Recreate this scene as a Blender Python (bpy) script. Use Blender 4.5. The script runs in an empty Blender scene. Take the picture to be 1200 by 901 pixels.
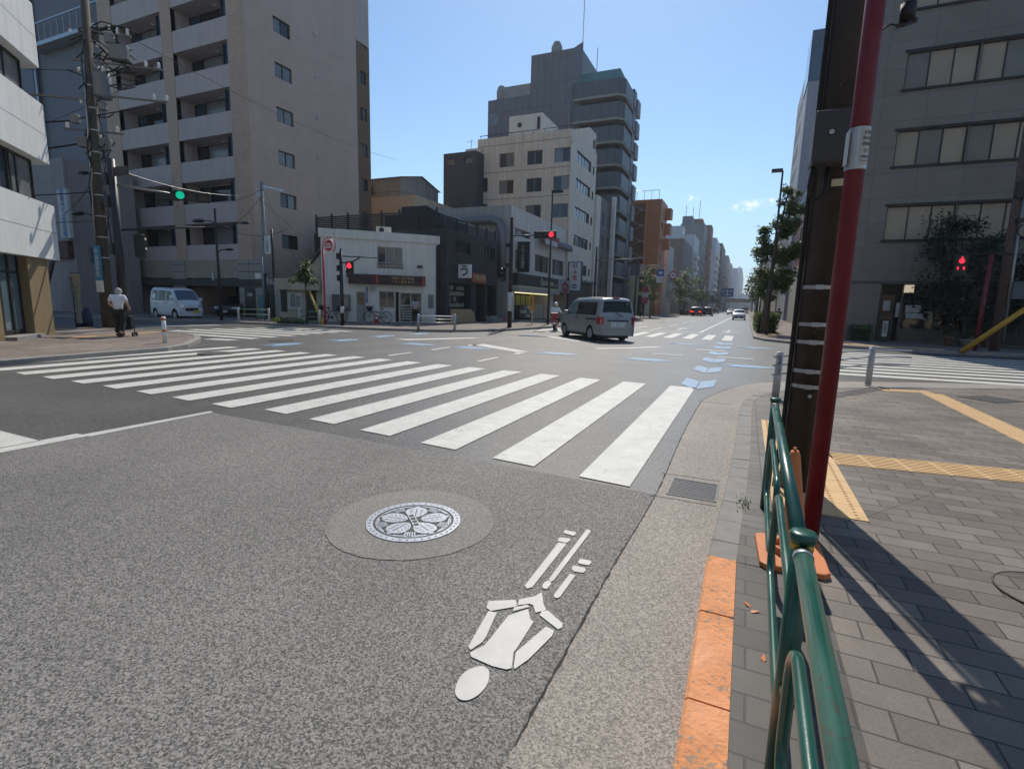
import bpy, bmesh, math, random
from mathutils import Vector, Matrix
random.seed(7)
SC = bpy.context.scene
COL = SC.collection
PI = math.pi
R = math.radians
V = Vector

# ------------------------------------------------------------------ materials
def nt(m):
    m.use_nodes = True
    t = m.node_tree
    return t, t.nodes, t.links, t.nodes['Principled BSDF']

def M(name, col, rough=.7, metal=0., var=.12, scale=2., bump=0., bscale=60., coat=0., spec=.5, streak=0., chip=0., chipcol=(.1, .05, .03)):
    """procedural surface: base colour broken up by two octaves of noise, optional rain streaks and bump"""
    m = bpy.data.materials.new(name)
    t, n, l, b = nt(m)
    b.inputs['Roughness'].default_value = rough
    b.inputs['Metallic'].default_value = metal
    b.inputs['Coat Weight'].default_value = coat
    b.inputs['Coat Roughness'].default_value = .08
    b.inputs['Specular IOR Level'].default_value = spec
    tc = n.new('ShaderNodeTexCoord')
    nz = n.new('ShaderNodeTexNoise'); nz.inputs['Scale'].default_value = scale; nz.inputs['Detail'].default_value = 7; nz.inputs['Roughness'].default_value = .65
    l.new(tc.outputs['Object'], nz.inputs['Vector'])
    cr = n.new('ShaderNodeValToRGB')
    c = list(col)
    cr.color_ramp.elements[0].position = .25; cr.color_ramp.elements[1].position = .75
    cr.color_ramp.elements[0].color = [x*(1-var) for x in c]+[1]
    cr.color_ramp.elements[1].color = [min(1, x*(1+var)) for x in c]+[1]
    l.new(nz.outputs['Fac'], cr.inputs['Fac'])
    out = cr.outputs['Color']
    if streak:
        mp = n.new('ShaderNodeMapping'); mp.inputs['Scale'].default_value = (2.2, 2.2, .12)
        l.new(tc.outputs['Object'], mp.inputs['Vector'])
        n2 = n.new('ShaderNodeTexNoise'); n2.inputs['Scale'].default_value = 1.6; n2.inputs['Detail'].default_value = 6; n2.inputs['Roughness'].default_value = .7
        l.new(mp.outputs['Vector'], n2.inputs['Vector'])
        r2 = n.new('ShaderNodeValToRGB'); r2.color_ramp.elements[0].position = .35; r2.color_ramp.elements[1].position = .62
        k = 1-streak
        r2.color_ramp.elements[0].color = (k, k, k*.97, 1); r2.color_ramp.elements[1].color = (1, 1, 1, 1)
        l.new(n2.outputs['Fac'], r2.inputs['Fac'])
        mx = n.new('ShaderNodeMix'); mx.data_type = 'RGBA'; mx.blend_type = 'MULTIPLY'; mx.inputs['Factor'].default_value = 1
        l.new(out, mx.inputs[6]); l.new(r2.outputs['Color'], mx.inputs[7]); out = mx.outputs[2]
    if chip:
        nc = n.new('ShaderNodeTexNoise'); nc.inputs['Scale'].default_value = 38; nc.inputs['Detail'].default_value = 6; nc.inputs['Roughness'].default_value = .7
        l.new(tc.outputs['Object'], nc.inputs['Vector'])
        n4 = n.new('ShaderNodeTexNoise'); n4.inputs['Scale'].default_value = 4; n4.inputs['Detail'].default_value = 3; l.new(tc.outputs['Object'], n4.inputs['Vector'])
        sm = n.new('ShaderNodeMath'); sm.operation = 'MULTIPLY_ADD'; sm.inputs[1].default_value = .6; l.new(n4.outputs['Fac'], sm.inputs[0]); l.new(nc.outputs['Fac'], sm.inputs[2])
        rc = n.new('ShaderNodeMapRange'); rc.inputs['From Min'].default_value = 1.0-.14*chip; rc.inputs['From Max'].default_value = 1.03-.14*chip; l.new(sm.outputs[0], rc.inputs['Value'])
        mc = n.new('ShaderNodeMix'); mc.data_type = 'RGBA'; l.new(rc.outputs[0], mc.inputs['Factor']); l.new(out, mc.inputs[6]); mc.inputs[7].default_value = list(chipcol)+[1]; out = mc.outputs[2]
        rr = n.new('ShaderNodeMapRange'); rr.inputs['From Min'].default_value = .3; rr.inputs['From Max'].default_value = .7; rr.inputs['To Min'].default_value = rough*.8; rr.inputs['To Max'].default_value = min(1, rough*1.7); l.new(n4.outputs['Fac'], rr.inputs['Value'])
        l.new(rr.outputs[0], b.inputs['Roughness'])
    l.new(out, b.inputs['Base Color'])
    if bump:
        nb = n.new('ShaderNodeTexNoise'); nb.inputs['Scale'].default_value = bscale; nb.inputs['Detail'].default_value = 5
        l.new(tc.outputs['Object'], nb.inputs['Vector'])
        bp = n.new('ShaderNodeBump'); bp.inputs['Strength'].default_value = bump; bp.inputs['Distance'].default_value = .01
        l.new(nb.outputs['Fac'], bp.inputs['Height']); l.new(bp.outputs['Normal'], b.inputs['Normal'])
    return m

def MT(name, col, tile=(.6, .3), gap=.012, gcol=None, var=.1, rough=.6, face='x', offset=.5, bump=.3, streak=.0):
    """panel or tile cladding drawn by a brick texture; face 'x' runs along X, 'y' along Y, 'z' on the ground"""
    m = bpy.data.materials.new(name)
    t, n, l, b = nt(m)
    b.inputs['Roughness'].default_value = rough
    tc = n.new('ShaderNodeTexCoord'); sp = n.new('ShaderNodeSeparateXYZ'); cb = n.new('ShaderNodeCombineXYZ')
    l.new(tc.outputs['Object'], sp.inputs[0])
    if face == 'x':
        ad = n.new('ShaderNodeMath'); ad.operation = 'ADD'; l.new(sp.outputs[0], ad.inputs[0]); l.new(sp.outputs[1], ad.inputs[1])
        l.new(ad.outputs[0], cb.inputs[0]); l.new(sp.outputs[2], cb.inputs[1])
    else:
        l.new(sp.outputs[0], cb.inputs[0]); l.new(sp.outputs[1], cb.inputs[1])
    br = n.new('ShaderNodeTexBrick'); l.new(cb.outputs[0], br.inputs['Vector'])
    br.inputs['Scale'].default_value = 1; br.inputs['Brick Width'].default_value = tile[0]; br.inputs['Row Height'].default_value = tile[1]
    br.inputs['Mortar Size'].default_value = gap; br.inputs['Mortar Smooth'].default_value = .1; br.offset = offset
    br.inputs['Color1'].default_value = [x*(1-var) for x in col]+[1]; br.inputs['Color2'].default_value = [x*(1+var) for x in col]+[1]
    br.inputs['Mortar'].default_value = list(gcol or [x*.55 for x in col])+[1]
    nz = n.new('ShaderNodeTexNoise'); nz.inputs['Scale'].default_value = .9; nz.inputs['Detail'].default_value = 8; nz.inputs['Roughness'].default_value = .7
    l.new(tc.outputs['Object'], nz.inputs['Vector'])
    r2 = n.new('ShaderNodeValToRGB'); r2.color_ramp.elements[0].position = .3; r2.color_ramp.elements[1].position = .7
    q0 = .68 if face == 'z' else .88; r2.color_ramp.elements[0].color = (q0, q0*.99, q0*.97, 1); q1 = 1.12 if face == 'z' else 1.04; r2.color_ramp.elements[1].color = (q1, q1, q1, 1)
    l.new(nz.outputs['Fac'], r2.inputs['Fac'])
    mx = n.new('ShaderNodeMix'); mx.data_type = 'RGBA'; mx.blend_type = 'MULTIPLY'; mx.inputs['Factor'].default_value = 1
    l.new(br.outputs['Color'], mx.inputs[6]); l.new(r2.outputs['Color'], mx.inputs[7])
    out = mx.outputs[2]
    if face == 'z':      # stone grit, and grime gathered in big soft stains
        for sc_, lo, hi, a0, a1 in ((170, .32, .7, .7, 1.25), (.55, .38, .62, .72, 1.04)):
            ng = n.new('ShaderNodeTexNoise'); ng.inputs['Scale'].default_value = sc_; ng.inputs['Detail'].default_value = 5; ng.inputs['Roughness'].default_value = .65
            l.new(tc.outputs['Object'], ng.inputs['Vector'])
            rg_ = n.new('ShaderNodeMapRange'); rg_.inputs['From Min'].default_value = lo; rg_.inputs['From Max'].default_value = hi; rg_.inputs['To Min'].default_value = a0; rg_.inputs['To Max'].default_value = a1
            l.new(ng.outputs['Fac'], rg_.inputs['Value'])
            mg = n.new('ShaderNodeMix'); mg.data_type = 'RGBA'; mg.blend_type = 'MULTIPLY'; mg.inputs['Factor'].default_value = 1
            l.new(out, mg.inputs[6]); l.new(rg_.outputs[0], mg.inputs[7]); out = mg.outputs[2]
    l.new(out, b.inputs['Base Color'])
    bp = n.new('ShaderNodeBump'); bp.inputs['Strength'].default_value = bump; bp.inputs['Distance'].default_value = .01; bp.invert = True
    l.new(br.outputs['Fac'], bp.inputs['Height']); l.new(bp.outputs['Normal'], b.inputs['Normal'])
    return m

def glass(name, col=(.03, .04, .05), rough=.06, var=.4, scale=.7):
    m = M(name, col, rough, 0, var, scale)
    m.node_tree.nodes['Principled BSDF'].inputs['IOR'].default_value = 1.6
    return m

def glow(name, col, s):
    m = bpy.data.materials.new(name)
    t, n, l, b = nt(m)
    b.inputs['Base Color'].default_value = [x*.4 for x in col]+[1]
    b.inputs['Emission Color'].default_value = list(col)+[1]
    tc = n.new('ShaderNodeTexCoord'); vo = n.new('ShaderNodeTexVoronoi'); vo.inputs['Scale'].default_value = 60
    l.new(tc.outputs['Object'], vo.inputs['Vector'])
    mr = n.new('ShaderNodeMapRange'); mr.inputs['From Max'].default_value = .9; mr.inputs['To Min'].default_value = s; mr.inputs['To Max'].default_value = s*.6
    l.new(vo.outputs['Distance'], mr.inputs['Value']); l.new(mr.outputs[0], b.inputs['Emission Strength'])
    return m

def asphalt(name, dark, light, grain, amount, patch, bump, bot=.35, top=.62, rough=.72):
    """bitumen with visible stone grains: voronoi cells give each stone its own tone"""
    m = bpy.data.materials.new(name)
    t, n, l, b = nt(m)
    tc = n.new('ShaderNodeTexCoord')
    vo = n.new('ShaderNodeTexVoronoi'); vo.inputs['Scale'].default_value = grain
    l.new(tc.outputs['Object'], vo.inputs['Vector'])
    n1 = n.new('ShaderNodeTexNoise'); n1.inputs['Scale'].default_value = grain*.55; n1.inputs['Detail'].default_value = 4; n1.inputs['Roughness'].default_value = .7
    l.new(tc.outputs['Object'], n1.inputs['Vector'])
    sp = n.new('ShaderNodeSeparateColor'); l.new(vo.outputs['Color'], sp.inputs[0])
    mm = n.new('ShaderNodeMix'); mm.data_type = 'FLOAT'; mm.inputs[0].default_value = .5
    l.new(sp.outputs[0], mm.inputs[2]); l.new(n1.outputs['Fac'], mm.inputs[3])
    cr = n.new('ShaderNodeValToRGB'); cr.color_ramp.elements[0].position = bot; cr.color_ramp.elements[1].position = top
    cr.color_ramp.elements[0].color = list(dark)+[1]; cr.color_ramp.elements[1].color = list(light)+[1]
    l.new(mm.outputs[0], cr.inputs['Fac'])
    n2 = n.new('ShaderNodeTexNoise'); n2.inputs['Scale'].default_value = .55; n2.inputs['Detail'].default_value = 8; n2.inputs['Roughness'].default_value = .62
    l.new(tc.outputs['Object'], n2.inputs['Vector'])
    r2 = n.new('ShaderNodeValToRGB'); r2.color_ramp.elements[0].position = .3; r2.color_ramp.elements[1].position = .72
    a = 1-patch; r2.color_ramp.elements[0].color = (a, a, a, 1); r2.color_ramp.elements[1].color = (1+patch, 1+patch, 1+patch*.96, 1)
    l.new(n2.outputs['Fac'], r2.inputs['Fac'])
    # long wheel-track streaks along the street
    mp = n.new('ShaderNodeMapping'); mp.inputs['Scale'].default_value = (1.1, .07, 1)
    l.new(tc.outputs['Object'], mp.inputs['Vector'])
    n3 = n.new('ShaderNodeTexNoise'); n3.inputs['Scale'].default_value = 1; n3.inputs['Detail'].default_value = 4
    l.new(mp.outputs[0], n3.inputs['Vector'])
    r3 = n.new('ShaderNodeValToRGB'); r3.color_ramp.elements[0].position = .35; r3.color_ramp.elements[1].position = .65
    r3.color_ramp.elements[0].color = (1-patch*.7,)*3+(1,); r3.color_ramp.elements[1].color = (1, 1, 1, 1)
    l.new(n3.outputs['Fac'], r3.inputs['Fac'])
    mx = n.new('ShaderNodeMix'); mx.data_type = 'RGBA'; mx.blend_type = 'MULTIPLY'; mx.inputs['Factor'].default_value = 1
    l.new(cr.outputs['Color'], mx.inputs[6]); l.new(r2.outputs['Color'], mx.inputs[7])
    my = n.new('ShaderNodeMix'); my.data_type = 'RGBA'; my.blend_type = 'MULTIPLY'; my.inputs['Factor'].default_value = 1
    l.new(mx.outputs[2], my.inputs[6]); l.new(r3.outputs['Color'], my.inputs[7])
    l.new(my.outputs[2], b.inputs['Base Color'])
    b.inputs['Roughness'].default_value = rough
    b.inputs['Specular IOR Level'].default_value = .5
    bp = n.new('ShaderNodeBump'); bp.inputs['Strength'].default_value = bump; bp.inputs['Distance'].default_value = .006
    l.new(mm.outputs[0], bp.inputs['Height']); l.new(bp.outputs['Normal'], b.inputs['Normal'])
    return m

def paint(name, col, worn=.5, crack=True):
    """thermoplastic road paint: worn away to asphalt where a noise mask says so, with fine cracks"""
    m = bpy.data.materials.new(name)
    t, n, l, b = nt(m)
    tc = n.new('ShaderNodeTexCoord')
    nz = n.new('ShaderNodeTexNoise'); nz.inputs['Scale'].default_value = 26; nz.inputs['Detail'].default_value = 7; nz.inputs['Roughness'].default_value = .75
    l.new(tc.outputs['Object'], nz.inputs['Vector'])
    n2 = n.new('ShaderNodeTexNoise'); n2.inputs['Scale'].default_value = 1.3; n2.inputs['Detail'].default_value = 5
    l.new(tc.outputs['Object'], n2.inputs['Vector'])
    ad = n.new('ShaderNodeMath'); ad.operation = 'MULTIPLY_ADD'; ad.inputs[1].default_value = .55
    l.new(n2.outputs['Fac'], ad.inputs[0]); l.new(nz.outputs['Fac'], ad.inputs[2])
    cr = n.new('ShaderNodeValToRGB')
    cr.color_ramp.elements[0].position = .34+.26*worn; cr.color_ramp.elements[1].position = .42+.26*worn
    cr.color_ramp.elements[0].color = (.12, .118, .115, 1); cr.color_ramp.elements[1].color = list(col)+[1]
    l.new(ad.outputs[0], cr.inputs['Fac'])
    out = cr.outputs['Color']
    n3 = n.new('ShaderNodeTexNoise'); n3.inputs['Scale'].default_value = 3.2; n3.inputs['Detail'].default_value = 8; n3.inputs['Roughness'].default_value = .7
    l.new(tc.outputs['Object'], n3.inputs['Vector'])
    r3 = n.new('ShaderNodeValToRGB'); r3.color_ramp.elements[0].position = .3; r3.color_ramp.elements[1].position = .7
    r3.color_ramp.elements[0].color = (.76, .75, .735, 1); r3.color_ramp.elements[1].color = (1, 1, 1, 1)
    l.new(n3.outputs['Fac'], r3.inputs['Fac'])
    mx = n.new('ShaderNodeMix'); mx.data_type = 'RGBA'; mx.blend_type = 'MULTIPLY'; mx.inputs['Factor'].default_value = 1
    l.new(out, mx.inputs[6]); l.new(r3.outputs['Color'], mx.inputs[7]); out = mx.outputs[2]
    if crack:
        mp = n.new('ShaderNodeMapping'); mp.inputs['Scale'].default_value = (2.6, 7.5, 1)
        l.new(tc.outputs['Object'], mp.inputs['Vector'])
        nw = n.new('ShaderNodeTexNoise'); nw.inputs['Scale'].default_value = 5; nw.inputs['Detail'].default_value = 3
        l.new(tc.outputs['Object'], nw.inputs['Vector'])
        mw = n.new('ShaderNodeVectorMath'); mw.operation = 'MULTIPLY_ADD'; mw.inputs[1].default_value = (.9, .9, .9)
        l.new(nw.outputs['Color'], mw.inputs[0]); l.new(mp.outputs[0], mw.inputs[2])
        vo = n.new('ShaderNodeTexVoronoi'); vo.feature = 'DISTANCE_TO_EDGE'; vo.inputs['Scale'].default_value = 1.0
        l.new(mw.outputs[0], vo.inputs['Vector'])
        rc = n.new('ShaderNodeValToRGB'); rc.color_ramp.elements[0].position = .004; rc.color_ramp.elements[1].position = .018
        rc.color_ramp.elements[0].color = (.45, .44, .42, 1); rc.color_ramp.elements[1].color = (1, 1, 1, 1)
        l.new(vo.outputs['Distance'], rc.inputs['Fac'])
        mc = n.new('ShaderNodeMix'); mc.data_type = 'RGBA'; mc.blend_type = 'MULTIPLY'
        l.new(n2.outputs['Fac'], mc.inputs['Factor'])
        l.new(out, mc.inputs[6]); l.new(rc.outputs['Color'], mc.inputs[7]); out = mc.outputs[2]
    l.new(out, b.inputs['Base Color'])
    b.inputs['Roughness'].default_value = .6
    bp = n.new('ShaderNodeBump'); bp.inputs['Strength'].default_value = .25; bp.inputs['Distance'].default_value = .004
    l.new(nz.outputs['Fac'], bp.inputs['Height']); l.new(bp.outputs['Normal'], b.inputs['Normal'])
    return m

def leafmat(name, col, trans=.35):
    m = M(name, col, .5, 0, .35, 3.)
    t = m.node_tree; n = t.nodes; l = t.links
    b = n['Principled BSDF']; o = n['Material Output']
    tr = n.new('ShaderNodeBsdfTranslucent'); ms = n.new('ShaderNodeMixShader'); ms.inputs[0].default_value = trans
    oi = n.new('ShaderNodeNewGeometry')
    hs = n.new('ShaderNodeHueSaturation')
    mr = n.new('ShaderNodeMapRange'); mr.inputs['To Min'].default_value = .55; mr.inputs['To Max'].default_value = 1.5
    l.new(oi.outputs['Random Per Island'], mr.inputs['Value']); l.new(mr.outputs[0], hs.inputs['Value'])
    src = b.inputs['Base Color'].links[0].from_socket
    l.new(src, hs.inputs['Color']); l.new(hs.outputs[0], b.inputs['Base Color'])
    h2 = n.new('ShaderNodeHueSaturation'); h2.inputs['Value'].default_value = 1.6; h2.inputs['Hue'].default_value = .48
    l.new(hs.outputs[0], h2.inputs['Color']); l.new(h2.outputs[0], tr.inputs['Color'])
    l.new(b.outputs[0], ms.inputs[1]); l.new(tr.outputs[0], ms.inputs[2]); l.new(ms.outputs[0], o.inputs['Surface'])
    return m

# ------------------------------------------------------------------ mesh helpers
ORG = {}
class MB:
    def __init__(s): s.b = bmesh.new(); s.mi = 0
    def face(s, pts):
        vs = [s.b.verts.new(p) for p in pts]
        f = s.b.faces.new(vs); f.material_index = s.mi
        return f
    def box(s, x0, y0, z0, x1, y1, z1):
        p = [V((x, y, z)) for x in (x0, x1) for y in (y0, y1) for z in (z0, z1)]
        s.hexa(p)
    def hexa(s, p):
        v = [s.b.verts.new(q) for q in p]
        for q in ((0, 1, 3, 2), (4, 6, 7, 5), (0, 4, 5, 1), (2, 3, 7, 6), (0, 2, 6, 4), (1, 5, 7, 3)):
            f = s.b.faces.new([v[i] for i in q]); f.material_index = s.mi
    def obox(s, c, d, rz=0, ry=0, rx=0):
        m = Matrix.Translation(V(c)) @ Matrix.Rotation(rz, 4, 'Z') @ Matrix.Rotation(ry, 4, 'Y') @ Matrix.Rotation(rx, 4, 'X')
        s.hexa([m @ V((x*d[0]/2, y*d[1]/2, z*d[2]/2)) for x in (-1, 1) for y in (-1, 1) for z in (-1, 1)])
    def bar(s, p, q, w, h=None, up=(0, 0, 1)):
        p, q = V(p), V(q); h = h or w
        d = (q-p).normalized(); a = d.cross(V(up))
        if a.length < 1e-4: a = d.cross(V((1, 0, 0)))
        a.normalize(); c = a.cross(d)
        s.hexa([e+a*i*w/2+c*j*h/2 for e in (p, q) for i in (-1, 1) for j in (-1, 1)])
    def prism(s, pts, z0, z1, caps=True):
        a = [s.b.verts.new((p[0], p[1], z0)) for p in pts]; b = [s.b.verts.new((p[0], p[1], z1)) for p in pts]
        n = len(pts)
        for i in range(n):
            f = s.b.faces.new((a[i], a[(i+1) % n], b[(i+1) % n], b[i])); f.material_index = s.mi
        if caps:
            for q in (b, a[::-1]):
                f = s.b.faces.new(q); f.material_index = s.mi
    def tube(s, pts, r, n=10, cap=True, closed=False):
        pts = [V(p) for p in pts]; rs = r if isinstance(r, (list, tuple)) else [r]*len(pts)
        rings = []; prev = None; N = len(pts)
        for i, p in enumerate(pts):
            if closed: d = pts[(i+1) % N]-pts[i-1]
            else: d = pts[min(i+1, N-1)]-pts[max(i-1, 0)]
            d.normalize()
            if prev is None:
                a = d.cross(V((0, 0, 1)))
                if a.length < 1e-3: a = d.cross(V((0, 1, 0)))
            else: a = prev-d*prev.dot(d)
            a.normalize(); prev = a; c = d.cross(a)
            rings.append([s.b.verts.new(p+(a*math.cos(2*PI*k/n)+c*math.sin(2*PI*k/n))*rs[i]) for k in range(n)])
        for i in range(N if closed else N-1):
            A, B = rings[i], rings[(i+1) % N]
            for k in range(n):
                f = s.b.faces.new((A[k], A[(k+1) % n], B[(k+1) % n], B[k])); f.smooth = True; f.material_index = s.mi
        if cap and not closed:
            for q in (rings[0][::-1], rings[-1]):
                f = s.b.faces.new(q); f.material_index = s.mi
    def cyl(s, p, q, r, r2=None, n=16): s.tube([p, q], [r, r if r2 is None else r2], n)
    def lathe(s, prof, n=20, c=(0, 0, 0)):
        c = V(c)
        s.tube([c+V((0, 0, z)) for _, z in prof], [max(r, 1e-4) for r, _ in prof], n)
    def ball(s, c, r, seg=12, sc=(1, 1, 1)):
        m = Matrix.Translation(V(c)) @ Matrix.Diagonal((sc[0], sc[1], sc[2], 1))
        r_ = bmesh.ops.create_uvsphere(s.b, u_segments=seg, v_segments=max(6, seg*2//3), radius=r, matrix=m)
        for v in r_['verts']:
            for f in v.link_faces: f.smooth = True; f.material_index = s.mi
    def build(s, name, mat, parent=None, org=None, bevel=0, recalc=True, smooth=False):
        if recalc: bmesh.ops.recalc_face_normals(s.b, faces=s.b.faces)
        if org is None: org = ORG.get(parent.name, V((0, 0, 0))) if parent else V((0, 0, 0))
        org = V(org)
        for v in s.b.verts: v.co -= org
        if smooth:
            for f in s.b.faces: f.smooth = True
        me = bpy.data.meshes.new(name); s.b.to_mesh(me); s.b.free()
        for x in (mat if isinstance(mat, (list, tuple)) else [mat]): me.materials.append(x)
        o = bpy.data.objects.new(name, me); COL.objects.link(o)
        if parent: o.parent = parent
        else: o.location = org
        ORG[o.name] = org
        if bevel:
            b = o.modifiers.new('bevel', 'BEVEL'); b.width = bevel; b.segments = 2; b.limit_method = 'ANGLE'; b.angle_limit = R(40)
        return o

def tag(o, label=None, cat=None, group=None, kind=None):
    if label: o['label'] = label
    if cat: o['category'] = cat
    if group: o['group'] = group
    if kind: o['kind'] = kind
    return o

def T(name, label, cat, loc=(0, 0, 0), group=None, local=False):
    """an Empty at a thing's base; parts are children. local=True: parts are modelled round the origin and the thing moved afterwards"""
    o = bpy.data.objects.new(name, None); COL.objects.link(o)
    o.empty_display_size = .2
    o.location = V(loc); ORG[o.name] = V((0, 0, 0)) if local else V(loc)
    return tag(o, label, cat, group)

def copy_tree(o, parent=None):
    c = o.copy(); COL.objects.link(c)
    if parent: c.parent = parent
    for ch in list(o.children): copy_tree(ch, c)
    return c

def struct(mb, name, mat, label=None, org=(0, 0, 0), **k):
    return tag(mb.build(name, mat, None, org, **k), label, None, None, 'structure')

def text(s, size, mat, parent, loc, rot, name='lettering', ext=.004, vert=False, bold=.0):
    cu = bpy.data.curves.new(name, 'FONT'); cu.body = '\n'.join(s) if vert else s
    cu.size = size; cu.align_x = 'CENTER'; cu.align_y = 'CENTER'; cu.extrude = ext; cu.offset = bold*size
    if vert: cu.space_line = .95
    cu.materials.append(mat)
    o = bpy.data.objects.new(name, cu); COL.objects.link(o); o.parent = parent
    o.location = V(loc)-ORG.get(parent.name, V((0, 0, 0))); o.rotation_euler = rot
    return o
RS = (PI/2, 0, 0)          # lettering that faces -Y
RE = (PI/2, 0, PI/2)       # lettering that faces +X

class Fr:
    """a facade frame: u runs along the wall, d outwards"""
    def __init__(s, o, u, n): s.o = V((o[0], o[1], 0)); s.u = V((u[0], u[1], 0)).normalized(); s.n = V((n[0], n[1], 0)).normalized()
    def p(s, u, z, d=0): return s.o+s.u*u+s.n*d+V((0, 0, z))
    def box(s, mb, u0, u1, z0, z1, d0, d1): mb.hexa([s.p(u, z, d) for u in (u0, u1) for d in (d0, d1) for z in (z0, z1)])
    def quad(s, mb, u0, u1, z0, z1, d): mb.face([s.p(u0, z0, d), s.p(u1, z0, d), s.p(u1, z1, d), s.p(u0, z1, d)])
def FS(y): return Fr((0, y), (1, 0), (0, -1))
def FE(x): return Fr((x, 0), (0, 1), (1, 0))
def FW(x): return Fr((x, 0), (0, 1), (-1, 0))

def wall(mb, F, u0, u1, z0, z1, holes=(), rev=.15):
    holes = [h for h in holes]
    us = sorted({u0, u1} | {x for h in holes for x in h[:2]}); zs = sorted({z0, z1} | {x for h in holes for x in h[2:4]})
    us = [u for u in us if u0 <= u <= u1]; zs = [z for z in zs if z0 <= z <= z1]
    for j in range(len(zs)-1):
        i = 0
        while i < len(us)-1:
            zc = (zs[j]+zs[j+1])/2
            hit = lambda k: any(h[0] < (us[k]+us[k+1])/2 < h[1] and h[2] < zc < h[3] for h in holes)
            if hit(i): i += 1; continue
            k = i
            while k+1 < len(us)-1 and not hit(k+1): k += 1
            F.quad(mb, us[i], us[k+1], zs[j], zs[j+1], 0); i = k+1
    for h in holes:
        a, b, c, d = h[:4]; r = h[5] if len(h) > 5 else rev
        for q in (((a, c), (b, c)), ((a, d), (b, d)), ((a, c), (a, d)), ((b, c), (b, d))):
            (p0, p1) = q
            mb.face([F.p(p0[0], p0[1], 0), F.p(p1[0], p1[1], 0), F.p(p1[0], p1[1], -r), F.p(p0[0], p0[1], -r)])

def window(par, F, h, fm, gms, rev=.15, name='window'):
    a, b, c, d = h[:4]; n = h[4] if len(h) > 4 and h[4] else 2
    r = h[5] if len(h) > 5 else rev
    mb = MB(); w = .05
    F.box(mb, a, b, c, c+w, -r-.02, -r+.05); F.box(mb, a, b, d-w, d, -r-.02, -r+.05)
    F.box(mb, a, a+w, c+w, d-w, -r-.02, -r+.05); F.box(mb, b-w, b, c+w, d-w, -r-.02, -r+.05)
    for k in range(1, n):
        u = a+(b-a)*k/n; F.box(mb, u-.025, u+.025, c+w, d-w, -r-.02, -r+.04)
    o = mb.build(name, fm, par)
    g = MB()
    for k in range(n):
        u0 = a+(b-a)*k/n; u1 = a+(b-a)*(k+1)/n; e = random.uniform(-.008, .008)
        g.mi = random.randrange(len(gms))
        g.face([F.p(u0, c, -r+e), F.p(u1, c, -r-e), F.p(u1, d, -r-e), F.p(u0, d, -r+e)])
    g.build('pane', gms, o)
    return o

def bldg(name, label, cat, x0, x1, y0, y1, h, wm, S=(), E=(), W=(), rm=None, fm=None, gms=None, par=.6, rev=.15, z0=0, base=None):
    e = T(name, label, cat, ((x0+x1)/2, (y0+y1)/2, 0) if base is None else base)
    mb = MB()
    wall(mb, FS(y0), x0, x1, z0, h, S, rev); wall(mb, FE(x1), y0, y1, z0, h, E, rev); wall(mb, FW(x0), y0, y1, z0, h, W, rev)
    mb.face([(x0, y1, z0), (x1, y1, z0), (x1, y1, h), (x0, y1, h)])
    i = .22; zr = h-par
    o4 = [(x0, y0), (x1, y0), (x1, y1), (x0, y1)]; i4 = [(x0+i, y0+i), (x1-i, y0+i), (x1-i, y1-i), (x0+i, y1-i)]
    for k in range(4):
        a, b, c, d = o4[k], o4[(k+1) % 4], i4[(k+1) % 4], i4[k]
        mb.face([(*a, h), (*b, h), (*c, h), (*d, h)]); mb.face([(*d, h), (*c, h), (*c, zr), (*d, zr)])
    mb.build('wall', wm, e, recalc=False)
    rf = MB(); rf.face([(*p, zr) for p in i4]); rf.build('roof', rm or MAT['roof'], e)
    for F, L in ((FS(y0), S), (FE(x1), E), (FW(x0), W)):
        for q in L:
            if len(q) > 4 and q[4] == 0: continue
            window(e, F, q, fm or MAT['alu'], gms or MAT['panes'], rev)
    return e

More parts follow.
